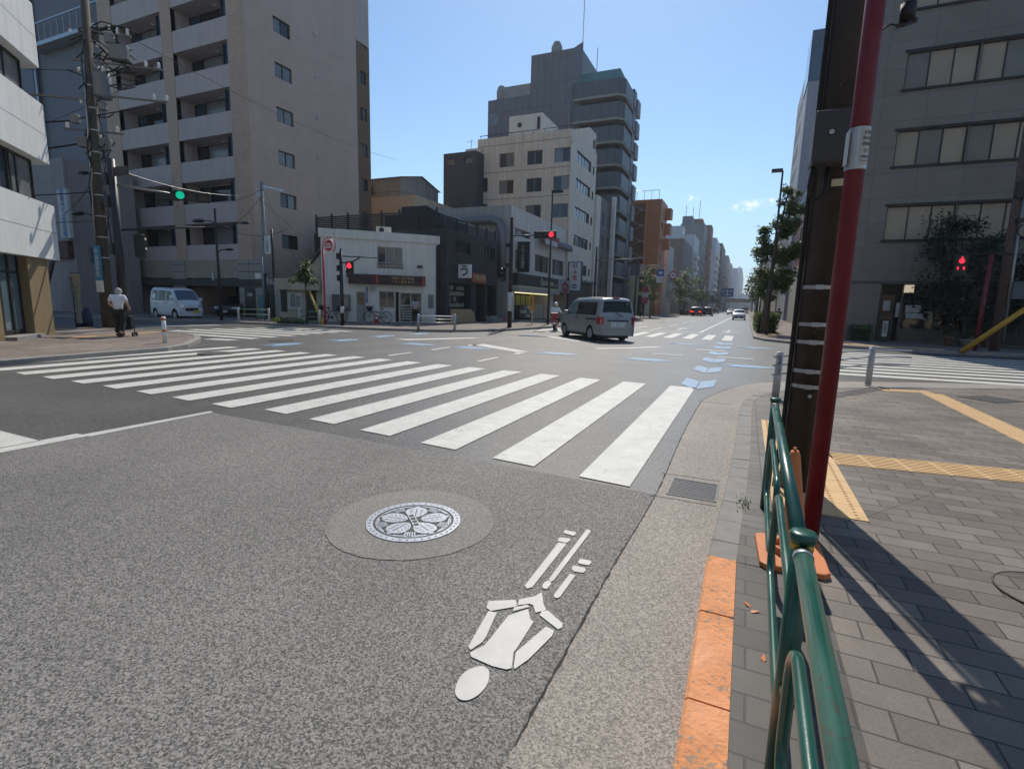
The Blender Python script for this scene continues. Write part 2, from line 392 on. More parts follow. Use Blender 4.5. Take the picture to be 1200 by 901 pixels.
def grid(us, zs, w, h, n=2): return [(u, u+w, z, z+h, n) for z in zs for u in us]
BIKE = [[(-0.969, 3.074), (-0.898, 3.076), (-0.887, 3.055), (-0.893, 3.017), (-0.956, 3.026), (-0.97, 3.046)], [(-0.966, 2.953), (-0.903, 2.972), (-0.89, 2.946), (-0.9, 2.902), (-0.957, 2.899), (-0.966, 2.923)], [(-0.949, 2.884), (-0.897, 2.892), (-0.901, 2.334), (-0.922, 2.308), (-0.943, 2.329)], [(-0.844, 3.147), (-0.821, 3.152), (-0.81, 3.123), (-0.823, 2.45), (-0.833, 2.426), (-0.852, 2.452)], [(-0.851, 2.436), (-0.836, 2.434), (-0.823, 2.404), (-0.826, 2.352), (-0.844, 2.348), (-0.859, 2.367), (-0.862, 2.407)], [(-0.765, 2.747), (-0.703, 2.751), (-0.693, 2.729), (-0.699, 2.693), (-0.753, 2.687), (-0.767, 2.704)], [(-0.779, 2.652), (-0.712, 2.655), (-0.696, 2.635), (-0.702, 2.599), (-0.753, 2.588), (-0.774, 2.608)], [(-0.767, 2.556), (-0.733, 2.553), (-0.74, 2.319), (-0.748, 2.295), (-0.766, 2.297), (-0.775, 2.317)], [(-1.049, 2.117), (-0.932, 2.188), (-0.905, 2.144), (-0.912, 2.13), (-1.002, 2.047), (-1.032, 2.06)], [(-0.918, 2.199), (-0.856, 2.264), (-0.841, 2.31), (-0.83, 2.294), (-0.795, 2.219), (-0.763, 2.176), (-0.802, 2.132), (-0.837, 2.184), (-0.856, 2.188), (-0.904, 2.15)], [(-0.913, 2.126), (-0.864, 2.174), (-0.846, 2.164), (-0.906, 2.091)], [(-0.78, 2.158), (-0.754, 2.175), (-0.657, 2.11), (-0.649, 2.08), (-0.662, 2.059), (-0.777, 2.122)], [(-1.011, 2.042), (-0.969, 2.048), (-0.934, 1.87), (-0.931, 1.824), (-0.951, 1.756), (-0.972, 1.77)], [(-0.91, 2.052), (-0.846, 2.144), (-0.805, 2.072), (-0.783, 2.061), (-0.778, 1.854), (-0.78, 1.824), (-0.748, 1.734), (-0.764, 1.717), (-0.826, 1.709), (-0.93, 1.72), (-0.946, 1.741), (-0.913, 1.81), (-0.911, 1.866)], [(-0.719, 2.053), (-0.674, 2.042), (-0.67, 2.002), (-0.705, 1.817), (-0.734, 1.734), (-0.743, 1.743), (-0.772, 1.828)], [(-0.885, 1.673), (-0.857, 1.693), (-0.827, 1.681), (-0.809, 1.651), (-0.795, 1.601), (-0.802, 1.545), (-0.822, 1.508), (-0.847, 1.496), (-0.875, 1.505), (-0.896, 1.534), (-0.91, 1.589), (-0.905, 1.639)]]
CAM = [[0.910111, 0.413566, 0.025707], [0.087774, -0.131783, -0.987385], [-0.404961, 0.900886, -0.156237]]

# ------------------------------------------------------------------ world, sun, camera
SUN_EL, SUN_BE = R(47), R(-15)      # bearing from the street axis (+Y), negative = to the left
sv = V((math.sin(SUN_BE)*math.cos(SUN_EL), math.cos(SUN_BE)*math.cos(SUN_EL), math.sin(SUN_EL)))
w = bpy.data.worlds.new('World'); SC.world = w; w.use_nodes = True
wn, wl = w.node_tree.nodes, w.node_tree.links
sky = wn.new('ShaderNodeTexSky'); sky.sky_type = 'NISHITA'; sky.sun_disc = False
sky.sun_elevation = SUN_EL; sky.sun_rotation = SUN_BE; sky.air_density = 1.0; sky.dust_density = .25; sky.ozone_density = 1.8
bg = wn['Background']; bg.inputs['Strength'].default_value = .115
hsv = wn.new('ShaderNodeHueSaturation'); hsv.inputs['Saturation'].default_value = 1.1
wl.new(sky.outputs[0], hsv.inputs['Color'])
# paler blue air low over the roofs
gz = wn.new('ShaderNodeTexCoord'); gs = wn.new('ShaderNodeSeparateXYZ'); wl.new(gz.outputs['Generated'], gs.inputs[0])
gm = wn.new('ShaderNodeMapRange'); gm.interpolation_type = 'SMOOTHSTEP'; gm.inputs['From Min'].default_value = .3; gm.inputs['From Max'].default_value = .02; gm.inputs['To Max'].default_value = .6; wl.new(gs.outputs[2], gm.inputs['Value'])
low = wn.new('ShaderNodeMix'); low.data_type = 'RGBA'; tn = wn.new('ShaderNodeMix'); tn.data_type = 'RGBA'; tn.blend_type = 'MULTIPLY'; tn.inputs['Factor'].default_value = 1; tn.inputs[7].default_value = (.93, 1.0, 1.0, 1); wl.new(hsv.outputs[0], tn.inputs[6]); wl.new(gm.outputs[0], low.inputs['Factor']); wl.new(tn.outputs[2], low.inputs[6]); low.inputs[7].default_value = (2.9, 4.7, 6.9, 1)
# one small fair-weather cloud low over the street and a few wisps
gc = wn.new('ShaderNodeTexCoord'); cmix = wn.new('ShaderNodeMix'); cmix.data_type = 'RGBA'; msk = None
for d, r in (((-.008, .985, .174), .017), ((-.026, .985, .171), .012), ((.02, .985, .178), .011), ((-.105, .98, .19), .01)):
    d = V(d).normalized()
    mp = wn.new('ShaderNodeVectorMath'); mp.operation = 'SUBTRACT'; mp.inputs[1].default_value = d; wl.new(gc.outputs['Generated'], mp.inputs[0])
    ms = wn.new('ShaderNodeVectorMath'); ms.operation = 'MULTIPLY'; ms.inputs[1].default_value = (1/r, 1/r, 2.3/r); wl.new(mp.outputs[0], ms.inputs[0])
    ln = wn.new('ShaderNodeVectorMath'); ln.operation = 'LENGTH'; wl.new(ms.outputs[0], ln.inputs[0])
    mr = wn.new('ShaderNodeMapRange'); mr.inputs['From Min'].default_value = 1.5; mr.inputs['From Max'].default_value = .2; wl.new(ln.outputs['Value'], mr.inputs['Value'])
    if msk is None: msk = mr
    else:
        mx_ = wn.new('ShaderNodeMath'); mx_.operation = 'MAXIMUM'; wl.new(msk.outputs[0], mx_.inputs[0]); wl.new(mr.outputs[0], mx_.inputs[1]); msk = mx_
cn = wn.new('ShaderNodeTexNoise'); cn.inputs['Scale'].default_value = 110; cn.inputs['Detail'].default_value = 6; wl.new(gc.outputs['Generated'], cn.inputs['Vector'])
cr2 = wn.new('ShaderNodeMapRange'); cr2.inputs['From Min'].default_value = .36; cr2.inputs['From Max'].default_value = .66; wl.new(cn.outputs['Fac'], cr2.inputs['Value'])
cm = wn.new('ShaderNodeMath'); cm.operation = 'MULTIPLY'; wl.new(msk.outputs[0], cm.inputs[0]); wl.new(cr2.outputs[0], cm.inputs[1])
wl.new(cm.outputs[0], cmix.inputs['Factor']); wl.new(low.outputs[2], cmix.inputs[6]); cmix.inputs[7].default_value = (8.4, 8.6, 9, 1)
wl.new(cmix.outputs[2], bg.inputs['Color'])
sl = bpy.data.lights.new('sun', 'SUN'); sl.energy = 3.3; sl.angle = R(.53); sl.color = (1, .93, .82)
so = bpy.data.objects.new('sun', sl); COL.objects.link(so); so.location = sv*60
so.rotation_euler = (-sv).to_track_quat('-Z', 'Y').to_euler()

cam = bpy.data.cameras.new('camera'); cam.sensor_width = 36; cam.sensor_fit = 'HORIZONTAL'; cam.lens = 18.0
cam.clip_start = .05; cam.clip_end = 5000
co = bpy.data.objects.new('camera', cam); COL.objects.link(co); SC.camera = co
cr_, cd_, cf_ = [V(q) for q in CAM]
co.matrix_world = Matrix(((cr_.x, -cd_.x, -cf_.x, 0), (cr_.y, -cd_.y, -cf_.y, 0), (cr_.z, -cd_.z, -cf_.z, 1.48), (0, 0, 0, 1)))
SC.view_settings.view_transform = 'Standard'; SC.view_settings.look = 'None'; SC.view_settings.gamma = 1; SC.view_settings.exposure = .27
SC.cycles.max_bounces = 8; SC.cycles.use_denoising = True

# ------------------------------------------------------------------ materials in use
MAT = dict(
 roof=M('roof_membrane', (.22, .22, .21)), alu=M('aluminium_sash', (.32, .32, .31), .4, .6), darkframe=M('dark_sash', (.02, .021, .024), .45, .2),
 black=M('black_paint', (.012, .012, .014), .5), rubber=M('rubber', (.018, .018, .018), .85), dsteel=M('dull_steel', (.16, .155, .15), .6, .4, .25, 9), steel=M('galvanised_steel', (.46, .47, .48), .42, .75, .15, 9),
 white=M('white_paint', (.78, .78, .76), .5, var=.06, scale=4), wgrime=M('weathered_white_paint', (.62, .63, .6), .7, 0, .1, 1.2, .1, 40, streak=.3),
 concrete=M('concrete', (.3, .29, .27), .85, 0, .16, 2.5, .3, 50, streak=.2), dconc=M('pole_concrete', (.2, .19, .175), .85, 0, .25, 5, .3, 60, streak=.35),
 brown=M('brown_pole_paint', (.03, .021, .019), .45, 0, .25, 6, .06, 90, chip=.4, chipcol=(.09, .07, .06)), red=M('red_pole_paint', (.16, .008, .016), .42, 0, .2, 5, .06, 80, chip=.35, chipcol=(.07, .02, .02)),
 green=M('green_rail_paint', (.012, .085, .06), .26, 0, .2, 7, .04, 120, coat=.2, chip=.28, chipcol=(.05, .045, .04)), orange=M('orange_plastic', (.62, .2, .06), .55, 0, .12, 9, .1, 60),
 yellow=M('yellow_plastic', (.58, .36, .03), .5, 0, .12, 7), leaf=leafmat('leaf', (.06, .11, .03)), leafd=leafmat('dark_leaf', (.035, .065, .022), .22), leafy=leafmat('yellow_leaf', (.12, .15, .03)),
 bark=M('bark', (.09, .07, .05), .9, 0, .3, 12, .6, 30), skin=M('skin', (.5, .3, .21), .6), hairgrey=M('grey_hair', (.36, .35, .33), .7, var=.2, scale=40), hairblack=M('black_hair', (.02, .017, .015), .5),
 signred=M('sign_red', (.5, .02, .02), .4), signblue=M('sign_blue', (.03, .14, .42), .4), cream=M('sign_cream', (.6, .54, .36), .5), ink=M('sign_ink', (.015, .018, .03), .5),
 brass=M('gold_lettering', (.55, .36, .13), .5), pane=None)
MAT['panes'] = [glass('window_glass', (.03, .042, .055)), glass('window_glass_blind', (.16, .17, .17), .1, .3, 1.5), glass('window_glass_dark', (.012, .015, .019))]
MAT['dpanes'] = [glass('dark_pane', (.014, .018, .024)), glass('blue_pane', (.03, .06, .1))]
MAT['curtain'] = glass('curtain_behind_glass', (.2, .2, .19), .18, .35, 6)
MAT['tan'] = [M('blind_behind_glass', (.4, .325, .24), .3, 0, .1, 1., spec=.3), M('blind_painted_reflection_b', (.36, .29, .215), .3, 0, .1, 1., spec=.3), M('blind_dark', (.2, .19, .165), .25, 0, .2, .8, spec=.3)]  # tan blinds whose colour also paints the reflection of sunlit buildings
MAT['carglass'] = glass('car_glass', (.008, .009, .01), .06, .2); MAT['carglass'].node_tree.nodes['Principled BSDF'].inputs['Specular IOR Level'].default_value = .22; MAT['tan'] = [MAT['tan'][0], MAT['tan'][1], MAT['tan'][0], MAT['tan'][2]]

# ------------------------------------------------------------------ ground, roads, kerbs
A_NEW = asphalt('asphalt_road', (.048, .046, .044), (.165, .158, .15), 100, .5, .24, .45, rough=.44)
A_OLD = asphalt('asphalt_coarse', (.058, .055, .051), (.34, .323, .3), 150, .5, .17, .9, .27, .76)
A_GUT = asphalt('gutter_concrete', (.16, .138, .118), (.46, .405, .35), 150, .5, .17, .7, .25, .72)
KERB = M('kerb_concrete', (.27, .255, .235), .85, 0, .2, 6, .3, 120)
PAVE = MT('paving_blocks', (.205, .17, .142), (.3, .15), .0045, (.04, .036, .032), .26, .58, 'z', .5, .6)
PAVB = MT('paving_border', (.13, .118, .106), (.24, .12), .0045, (.035, .032, .03), .28, .6, 'z', 0, .6)
PAVP = MT('pink_paving', (.26, .21, .18), (.2, .1), .006, (.13, .105, .09), .14, .85, 'z', .5, .4)

def poly(pts, z, name, mat, label):
    mb = MB(); mb.face([(x, y, z) for x, y in pts]); bmesh.ops.triangulate(mb.b, faces=mb.b.faces)
    return struct(mb, name, mat, label)
def offs(L, d):
    out = []
    for i, p in enumerate(L):
        a = V(L[max(i-1, 0)]); b = V(L[min(i+1, len(L)-1)]); t = (b-a).normalized()
        out.append((p[0]+t.y*d, p[1]-t.x*d))
    return out
def smooth_line(L, n=5):
    out = []
    for i in range(len(L)-1):
        p0, p1, p2, p3 = [V(L[max(0, min(len(L)-1, k))]) for k in (i-1, i, i+1, i+2)]
        for k in range(n):
            t = k/n
            q = .5*((2*p1)+(p2-p0)*t+(2*p0-5*p1+4*p2-p3)*t*t+(3*p1-p0-3*p2+p3)*t**3)
            out.append((q.x, q.y))
    out.append(tuple(L[-1]))
    return out
def strip(A, B, za, zb, name, mat, label):
    mb = MB()
    for i in range(len(A)-1): mb.face([(*A[i], za), (*A[i+1], za), (*B[i+1], zb), (*B[i], zb)])
    return struct(mb, name, mat, label)
def kerbstone(KO, wd, z, name, label, step=.6, mat=None):
    """kerb blocks with open joints along a line; wd > 0 lays the inner edge to the right of the line"""
    mb = MB(); L = [V(p) for p in KO]
    seg = []; acc = 0
    for i in range(len(L)-1):
        n = max(1, round((L[i+1]-L[i]).length/step))
        for k in range(n): seg.append((L[i].lerp(L[i+1], k/n), L[i].lerp(L[i+1], (k+1)/n)))
    tn = [(b-a).normalized() for a, b in seg]
    nr = lambda t: V((t.y, -t.x))
    for i, (a, b) in enumerate(seg):
        ta = (tn[i]+tn[max(i-1, 0)]).normalized(); tb = (tn[i]+tn[min(i+1, len(seg)-1)]).normalized()
        g = (b-a).normalized()*.004
        p = [a+g, b-g, b-g+nr(tb)*wd, a+g+nr(ta)*wd]
        zz = z+random.uniform(-.003, .003); c = .012*(1 if wd > 0 else -1)
        q = [a+g+nr(ta)*c, b-g+nr(tb)*c]
        P3 = [(*p[0], -.02), (*p[1], -.02), (*p[1], zz-.012), (*p[0], zz-.012)]
        mb.face(P3); mb.face([(*p[0], zz-.012), (*p[1], zz-.012), (*q[1], zz), (*q[0], zz)])
        mb.face([(*q[0], zz), (*q[1], zz), (*p[2], zz), (*p[3], zz)])
        mb.face([(*p[0], -.02), (*p[0], zz-.012), (*q[0], zz), (*p[3], zz), (*p[3], -.02)]); mb.face([(*p[1], -.02), (*p[1], zz-.012), (*q[1], zz), (*p[2], zz), (*p[2], -.02)])
    return struct(mb, name, mat or KERB, label)

mb = MB(); mb.face([(-2500, -400, -.03), (2500, -400, -.03), (2500, 4000, -.03), (-2500, 4000, -.03)])
struct(mb, 'ground', M('ground_asphalt', (.1, .098, .095), .9), 'grey city ground reaching to the horizon')
mb = MB()
mb.face([(-90, -14, 0), (60, -14, 0), (60, 60, 0), (-90, 60, 0)]); mb.face([(-16, 60, 0), (5, 60, 0), (5, 1500, 0), (-16, 1500, 0)])
struct(mb, 'road', A_NEW, 'dark asphalt crossroads running away to the far end of the street')
poly([(-6.13, -14), (-.56, -14), (-.57, 2.77), (-.52, 4.05), (-2.1, 4.13), (-4, 4.2), (-6.16, 4.26)], .004, 'old_road_surface', A_OLD, 'coarse pale asphalt lane in front of the crosswalk')

KO = [(-.08, -14), (-.085, 0), (-.085, 3.05)]+smooth_line([(-.085, 3.05), (-.035, 4.4), (0, 5.6), (.02, 7.2), (.05, 8.5), (.15, 9.3), (.36, 9.95), (.82, 10.62), (1.39, 11.21), (2.05, 11.75), (3.2, 12.5), (5.4, 13.75), (9, 15.7), (14, 18.4), (60, 43)], 4)
GO = [(-.59, -14), (-.585, 1.4), (-.57, 2.77)]+smooth_line([(-.57, 2.77), (-.53, 4.1), (-.555, 5.6), (-.56, 6.9), (-.53, 8.6), (-.41, 9.41), (-.1, 10.55), (.16, 11.2), (.62, 11.85), (1.39, 12.5), (2.22, 13.0), (3.95, 13.95), (5.62, 14.7), (9, 16.4), (14, 19.1), (60, 43.6)], 4)
KI = offs(KO, .155)
gp = GO+KO[::-1]
poly(gp, .007, 'gutter', A_GUT, 'pale exposed aggregate concrete gutter along the near kerb')
mb = MB()
for y in (-1.2, 1.32, 4.0, 4.62, 8.6):
    mb.box(-.575, y-.004, .0075, -.085, y+.004, .0095)
struct(mb, 'gutter_joint', MAT['black'], 'dark joints across the near gutter')
Z1 = .045
kerbstone([p for p in KO if p[1] <= 3.051], .155, .055, 'orange_kerb', 'kerb stones painted orange beside the near lane', .6, M('orange_kerb_paint', (.74, .31, .13), .7, 0, .18, 9, .8, 45, chip=.75, chipcol=(.36, .25, .18)))
kerbstone([(-.085, 3.055)]+[p for p in KO if p[1] > 3.051], .155, .05, 'kerb', 'grey concrete kerb curving round the near corner')
poly([p for p in KI if p[1] < 44]+[(60, 40), (60, -14)], Z1, 'sidewalk', PAVE, 'sidewalk of grey brown paving blocks on the near corner')
KB = [p for p in KI if p[1] < 10]; KB2 = offs(KB, .3)
NB = len([p for p in KB if p[1] < 3.9])
strip(KB[NB-1:], KB2[NB-1:], Z1+.003, Z1+.003, 'sidewalk_border', PAVB, 'border of small paving blocks behind the curved kerb')
strip(KB[:NB], offs(KB, .42)[:NB], Z1+.003, Z1+.003, 'sidewalk_border', MT('stained_paving', (.085, .075, .067), (.24, .15), .0045, (.025, .023, .022), .3, .6, 'z', .5, .6), 'dark stained paving blocks between the orange kerb and the green rail')

# ragged dark seam between asphalt and gutter
mb = MB(); rg = random.Random(3); SL = [p for p in GO if -1 < p[1] < 15]; FINE = []
for a, b in zip(SL, SL[1:]):
    n_ = max(1, int((V(b)-V(a)).length/.03)); FINE += [V(a).lerp(V(b), k/n_) for k in range(n_)]
wv = [(.002+.009*rg.random()**2, .002+.007*rg.random()**2) for _ in FINE]
for i in range(len(FINE)-1):
    t_ = (FINE[i+1]-FINE[i]).normalized(); n2_ = V((t_.y, -t_.x))
    A0, A1, B0, B1 = FINE[i]-n2_*wv[i][0], FINE[i]+n2_*wv[i][1], FINE[i+1]-n2_*wv[i+1][0], FINE[i+1]+n2_*wv[i+1][1]
    mb.face([(*A0, .0085), (*A1, .0085), (*B1, .0085), (*B0, .0085)])
struct(mb, 'asphalt_seam', M('seam_dirt', (.045, .042, .038), .95, 0, .4, 30), 'dark ragged crack between the asphalt and the near gutter')

# far pavements
FL = [(-90, 5.3), (-45, 14.4), (-33, 17.2), (-28.9, 18.1), (-25.1, 19.35), (-21.3, 19.95), (-18.4, 20), (-16.1, 20.4), (-14.1, 21.2), (-12.64, 22.5), (-11.7, 25), (-11.2, 30), (-11.2, 60), (-11.2, 1500)]
FLi = offs(FL, -.18)
kerbstone(FL[:-1]+[(-11.2, 140)], -.18, .115, 'kerb', 'grey kerb of the far pavement in front of the white corner house', 3)
poly(FL+[(-90, 1500)], .1, 'sidewalk', PAVP, 'pinkish far pavement in front of the white corner house')
NL = [(-13.3, -14), (-13.3, 5), (-13.6, 6.9), (-13.75, 8.5), (-14.3, 9.4), (-16.05, 11), (-17.4, 11.85), (-20.7, 12.5), (-24, 11.6), (-45, 7.2), (-90, -2)]
kerbstone(NL, -.18, .115, 'kerb', 'grey kerb round the pavement by the white banded building', 1.2)
poly(NL+[(-90, -14)], .1, 'sidewalk', PAVP, 'pinkish pavement below the white banded building')
FRK = [(.42, 1500), (.42, 140), (.42, 29.5), (.9, 27.6), (1.9, 26.3), (3.6, 25.1), (6, 24.5), (10, 25.2), (60, 52)]
kerbstone(FRK[1:], -.18, .115, 'kerb', 'grey kerb on the far right corner below the grey office', 3)
poly(FRK+[(60, 1500)], .1, 'sidewalk', PAVP, 'pavement on the far right corner below the grey office')

# ------------------------------------------------------------------ painted markings
WHITE = paint('road_paint_white', (.66, .655, .61), .36); WORN = paint('road_paint_worn', (.58, .57, .55), .72, False); BLUE = paint('road_paint_blue', (.24, .39, .57), .38, False)
def marks(polys, name, mat, label, z=.008):
    mb = MB()
    for q in polys: mb.face([(x, y, z) for x, y in q])
    bmesh.ops.triangulate(mb.b, faces=[f for f in mb.b.faces if len(f.verts) > 4])
    return struct(mb, name, mat, label)
yn = lambda k: 4.16+.11*(k-1) if k < 7 else min(4.68, 4.61+.03*(k-7))
yf = lambda k: 10.05 if k < 4 else 10.15+.05*(k-4) if k < 10 else 10.45-.03*(k-10)
q = []
for k in range(1, 16):
    x = -1.207-.9*(k-1)
    a, b = yn(k), yn(k)-.045
    q.append([(x, a), (x+.45, b), (x+.45, yf(k)+.0), (x, yf(k)+.03)])
marks(q, 'crosswalk', WHITE, 'near zebra crossing of white stripes across the main street')
q = []
for k in range(15):
    x = -.98-.9*k
    if x < -11.2: break
    q.append([(x, 26.2), (x+.45, 26.05), (x+.45, 31.0), (x, 31.2)])
marks(q, 'crosswalk', WHITE, 'zebra crossing beyond the silver van')
q = []
for k in range(8):
    y = 11.55+.93*k
    x0 = (-16.8, -21.3, -21.7, -21.9, -21.75, -21.6, -21.3, -21)[k]; x1 = (-15.7, -15.8, -15.95, -16.05, -16.2, -16.35, -16.4, -16.5)[k]
    if k < 8: q.append([(x0, y), (x1, y+.15), (x1, y+.62), (x0, y+.47)])
q += [[(-25.6, 13.5), (-25.1, 13.4), (-24.1, 17.7), (-24.6, 17.8)]]
marks(q, 'crosswalk', WHITE, 'zebra crossing over the side street in front of the apartment block')
q = []
for k in range(11):
    y = 14.55+.86*k; s = .08*k
    q.append([(1.9+s, y-.35), (8.4+s, y+.15), (8.4+s, y+.6), (1.9+s, y+.1)])
marks(q[:10], 'crosswalk', WHITE, 'zebra crossing on the right in front of the grey office')
marks([[(-13.2, 2.13), (-6.3, 2.13), (-6.3, 2.58), (-13.2, 2.62)]], 'stop_line', WHITE, 'white stop line at the left edge')
marks([[(-6.32, -14), (-6.12, -14), (-6.12, 2.9), (-6.32, 2.9)]], 'centre_line', WHITE, 'white centre line of the near street')
marks([[(-6.23, 2.9), (-6.08, 2.9), (-6.1, 4.28), (-6.2, 4.3)]], 'centre_line', WORN, 'worn white line along the asphalt seam')
def chevron(cx, cy, ang, wd=.6, ln=1.12, sw=.42):
    c, s = math.cos(ang), math.sin(ang); out = []
    for sg, w0 in ((-1, .0), (1, .02)):
        loc = [(w0*sg, -ln/2-.3), (sg*wd/2, -ln/2+sw-.2), (sg*wd/2, ln/2+sw-.25), (w0*sg, ln/2-.3)]
        out.append([(cx+x*c-y*s, cy+x*s+y*c) for x, y in loc])
    return out
q = []
for y in (10.75, 13.4, 15.95, 18.5, 21.4, 23.8): q += chevron(-.75, y, 0)
for x in (.05, -2.55, -5.2, -8.2, -10.3): q += chevron(x, 14.75, PI/2)
for x in (.4, -2.2, -5, -8.9): q += chevron(x, 22.2, PI/2)
for x, y in ((-13.3, 11.8), (-13.2, 14.4), (-13.55, 17.0), (-13.5, 19.5)): q += chevron(x, y, PI)
marks(q, 'bicycle_chevrons', BLUE, 'pale blue bicycle lane chevrons round the crossing')
q = [[(-8.77, 11.19), (-8.78, 12.29), (-8.64, 12.21), (-8.6, 11.11)], [(-8.79, 13.32), (-8.88, 14.6), (-8.7, 14.6), (-8.61, 13.19)], [(-6.18, 11.49), (-6.19, 12.63), (-6.04, 12.57), (-6.02, 11.37)],
 [(-8.81, 15.9), (-8.55, 16.45), (-6.07, 14.74), (-6.2, 14.25)], [(-6.07, 14.74), (-5.99, 13.72), (-6.14, 13.68), (-6.28, 14.4)], [(-8.6, 16.3), (-8.5, 15.3), (-8.62, 15.3), (-8.8, 15.9)],
 [(-12.34, 16.16), (-11.78, 16.72), (-10.53, 19.07), (-9.97, 19.07), (-10.79, 17.32), (-11.53, 15.98)], [(-8.85, 22.58), (-8.36, 22.76), (-6.3, 20.8), (-6.12, 20.22)],
 [(-4.7, 17.6), (-3.6, 18.9), (-3.14, 19.9), (-2.7, 19.7), (-3.6, 18.3), (-4.6, 17.2)], [(-2.65, 16.93), (-1.75, 16.95), (-1.72, 16.72), (-2.6, 16.7)],
 [(-1.57, 19.84), (-.52, 19.7), (-.6, 19.38), (-1.52, 19.52)], [(-.73, 17.18), (.32, 17.13), (.3, 16.9), (-.68, 16.93)]]
marks(q, 'guide_lines', WORN, 'worn white guide lines in the middle of the crossing')
q = []
for y in range(0, 14):
    q.append([(-5.62, 34+y*9), (-5.48, 34+y*9), (-5.48, 39+y*9), (-5.62, 39+y*9)])
    q.append([(-8.4, 35+y*9), (-8.27, 35+y*9), (-8.27, 40+y*9), (-8.4, 40+y*9)])
q += [[(-2.6, 33.3), (-2.42, 33.3), (-2.1, 160), (-2.3, 160)], [(-11, 33.2), (-2.7, 33.2), (-2.7, 33.6), (-11, 33.6)]]
def arrow(x, y, sg=1): return [[(x-.07, y), (x+.07, y), (x+.07, y+3.2*sg), (x-.07, y+3.2*sg)], [(x-.4, y+sg*3.), (x+.4, y+sg*3.), (x, y+4.6*sg)]]
q += arrow(-1.0, 39.5, -1)+arrow(-4.1, 35.5)+arrow(-7, 36)+[[(-.7, 35.2), (-.2, 35.2), (-.2, 35.6), (-.7, 35.6)]]
marks(q, 'lane_lines', WHITE, 'white lane lines and arrows on the far street')
BIKE[-1] = smooth_line(BIKE[-1]+BIKE[-1][:1], 3)[:-1]
marks(BIKE, 'bicycle_symbol', paint('symbol_paint', (.66, .645, .6), .47, False), 'white bicycle rider symbol painted on the near lane', .009)
# asphalt repair round the big manhole
mb = MB(); mb.face([(-1.95+(.556+.004*math.sin(a*1.31)*math.sin(a*.37+.5)+.004*math.sin(a*.2+1))*math.cos(a*PI/48), 2.74+(.556+.004*math.sin(a*1.31)*math.sin(a*.37+.5)+.004*math.sin(a*.2+1))*math.sin(a*PI/48), .0075) for a in range(96)])
struct(mb, 'road_patch', asphalt('patch_mortar', (.115, .106, .095), (.31, .288, .262), 150, .5, .16, .35, .2, .75), 'round brownish mortar patch about the manhole')
# tactile paving
TAC = M('tactile_yellow', (.68, .45, .22), .75, 0, .12, 8, .2, 90)
def tactile(p0, p1, wd, kind, name, label):
    p0, p1 = V(p0), V(p1); t = (p1-p0).normalized(); n = V((-t.y, t.x)); L = (p1-p0).length
    mb = MB(); z = Z1+.006
    k = max(1, round(L/.3)); s = L/k
    m = max(1, round(wd/.3)); sw = wd/m
    for i in range(k):
        for j in range(m):
            a = p0+t*(i*s+.002)+n*(j*sw+.002); b = a+t*(s-.004); c = b+n*(sw-.004); d = a+n*(sw-.004)
            mb.prism([a, b, c, d], z-.006, z)
            if kind == 'dot':
                for x in range(5):
                    for y in range(5):
                        q = a+t*(s*(x+.5)/5)+n*(sw*(y+.5)/5)
                        mb.prism([(q.x+.012*math.cos(h*PI/3), q.y+.012*math.sin(h*PI/3)) for h in range(6)], z, z+.005)
            else:
                for y in range(4):
                    q0 = a+t*.015+n*(sw*(y+.5)/4-.009); q1 = q0+t*(s-.034)
                    mb.prism([q0, q1, q1+n*.018, q0+n*.018], z, z+.005)
    return struct(mb, name, TAC, label)
tactile((.3, 4.1), (.3, 7.4), -.6, 'dot', 'tactile_paving', 'yellow dotted tactile paving behind the green rail')
tactile((.92, 5.57), (7.2, 6.45), .45, 'bar', 'tactile_paving', 'yellow ribbed tactile strip crossing the sidewalk')
tactile((3.05, 11.6), (3.0, 6.9), .32, 'dot', 'tactile_paving', 'yellow dotted tactile strip leading to the right crossing')
tactile((2.4, 11.75), (3.2, 11.95), -.3, 'dot', 'tactile_paving', 'short yellow dotted strip at the near corner kerb')
Z1s = Z1; Z1 = .1
tactile((-18.5, 8.6), (-19.6, 12.0), .35, 'dot', 'tactile_paving', 'yellow tactile strip on the pavement by the white building')
tactile((3.0, 26.6), (7.2, 25.3), .6, 'dot', 'tactile_paving', 'yellow tactile strip on the far right corner')
tactile((1.0, 30), (1.0, 36), -.6, 'dot', 'tactile_paving', 'yellow tactile strip beside the street tree')
Z1 = Z1s

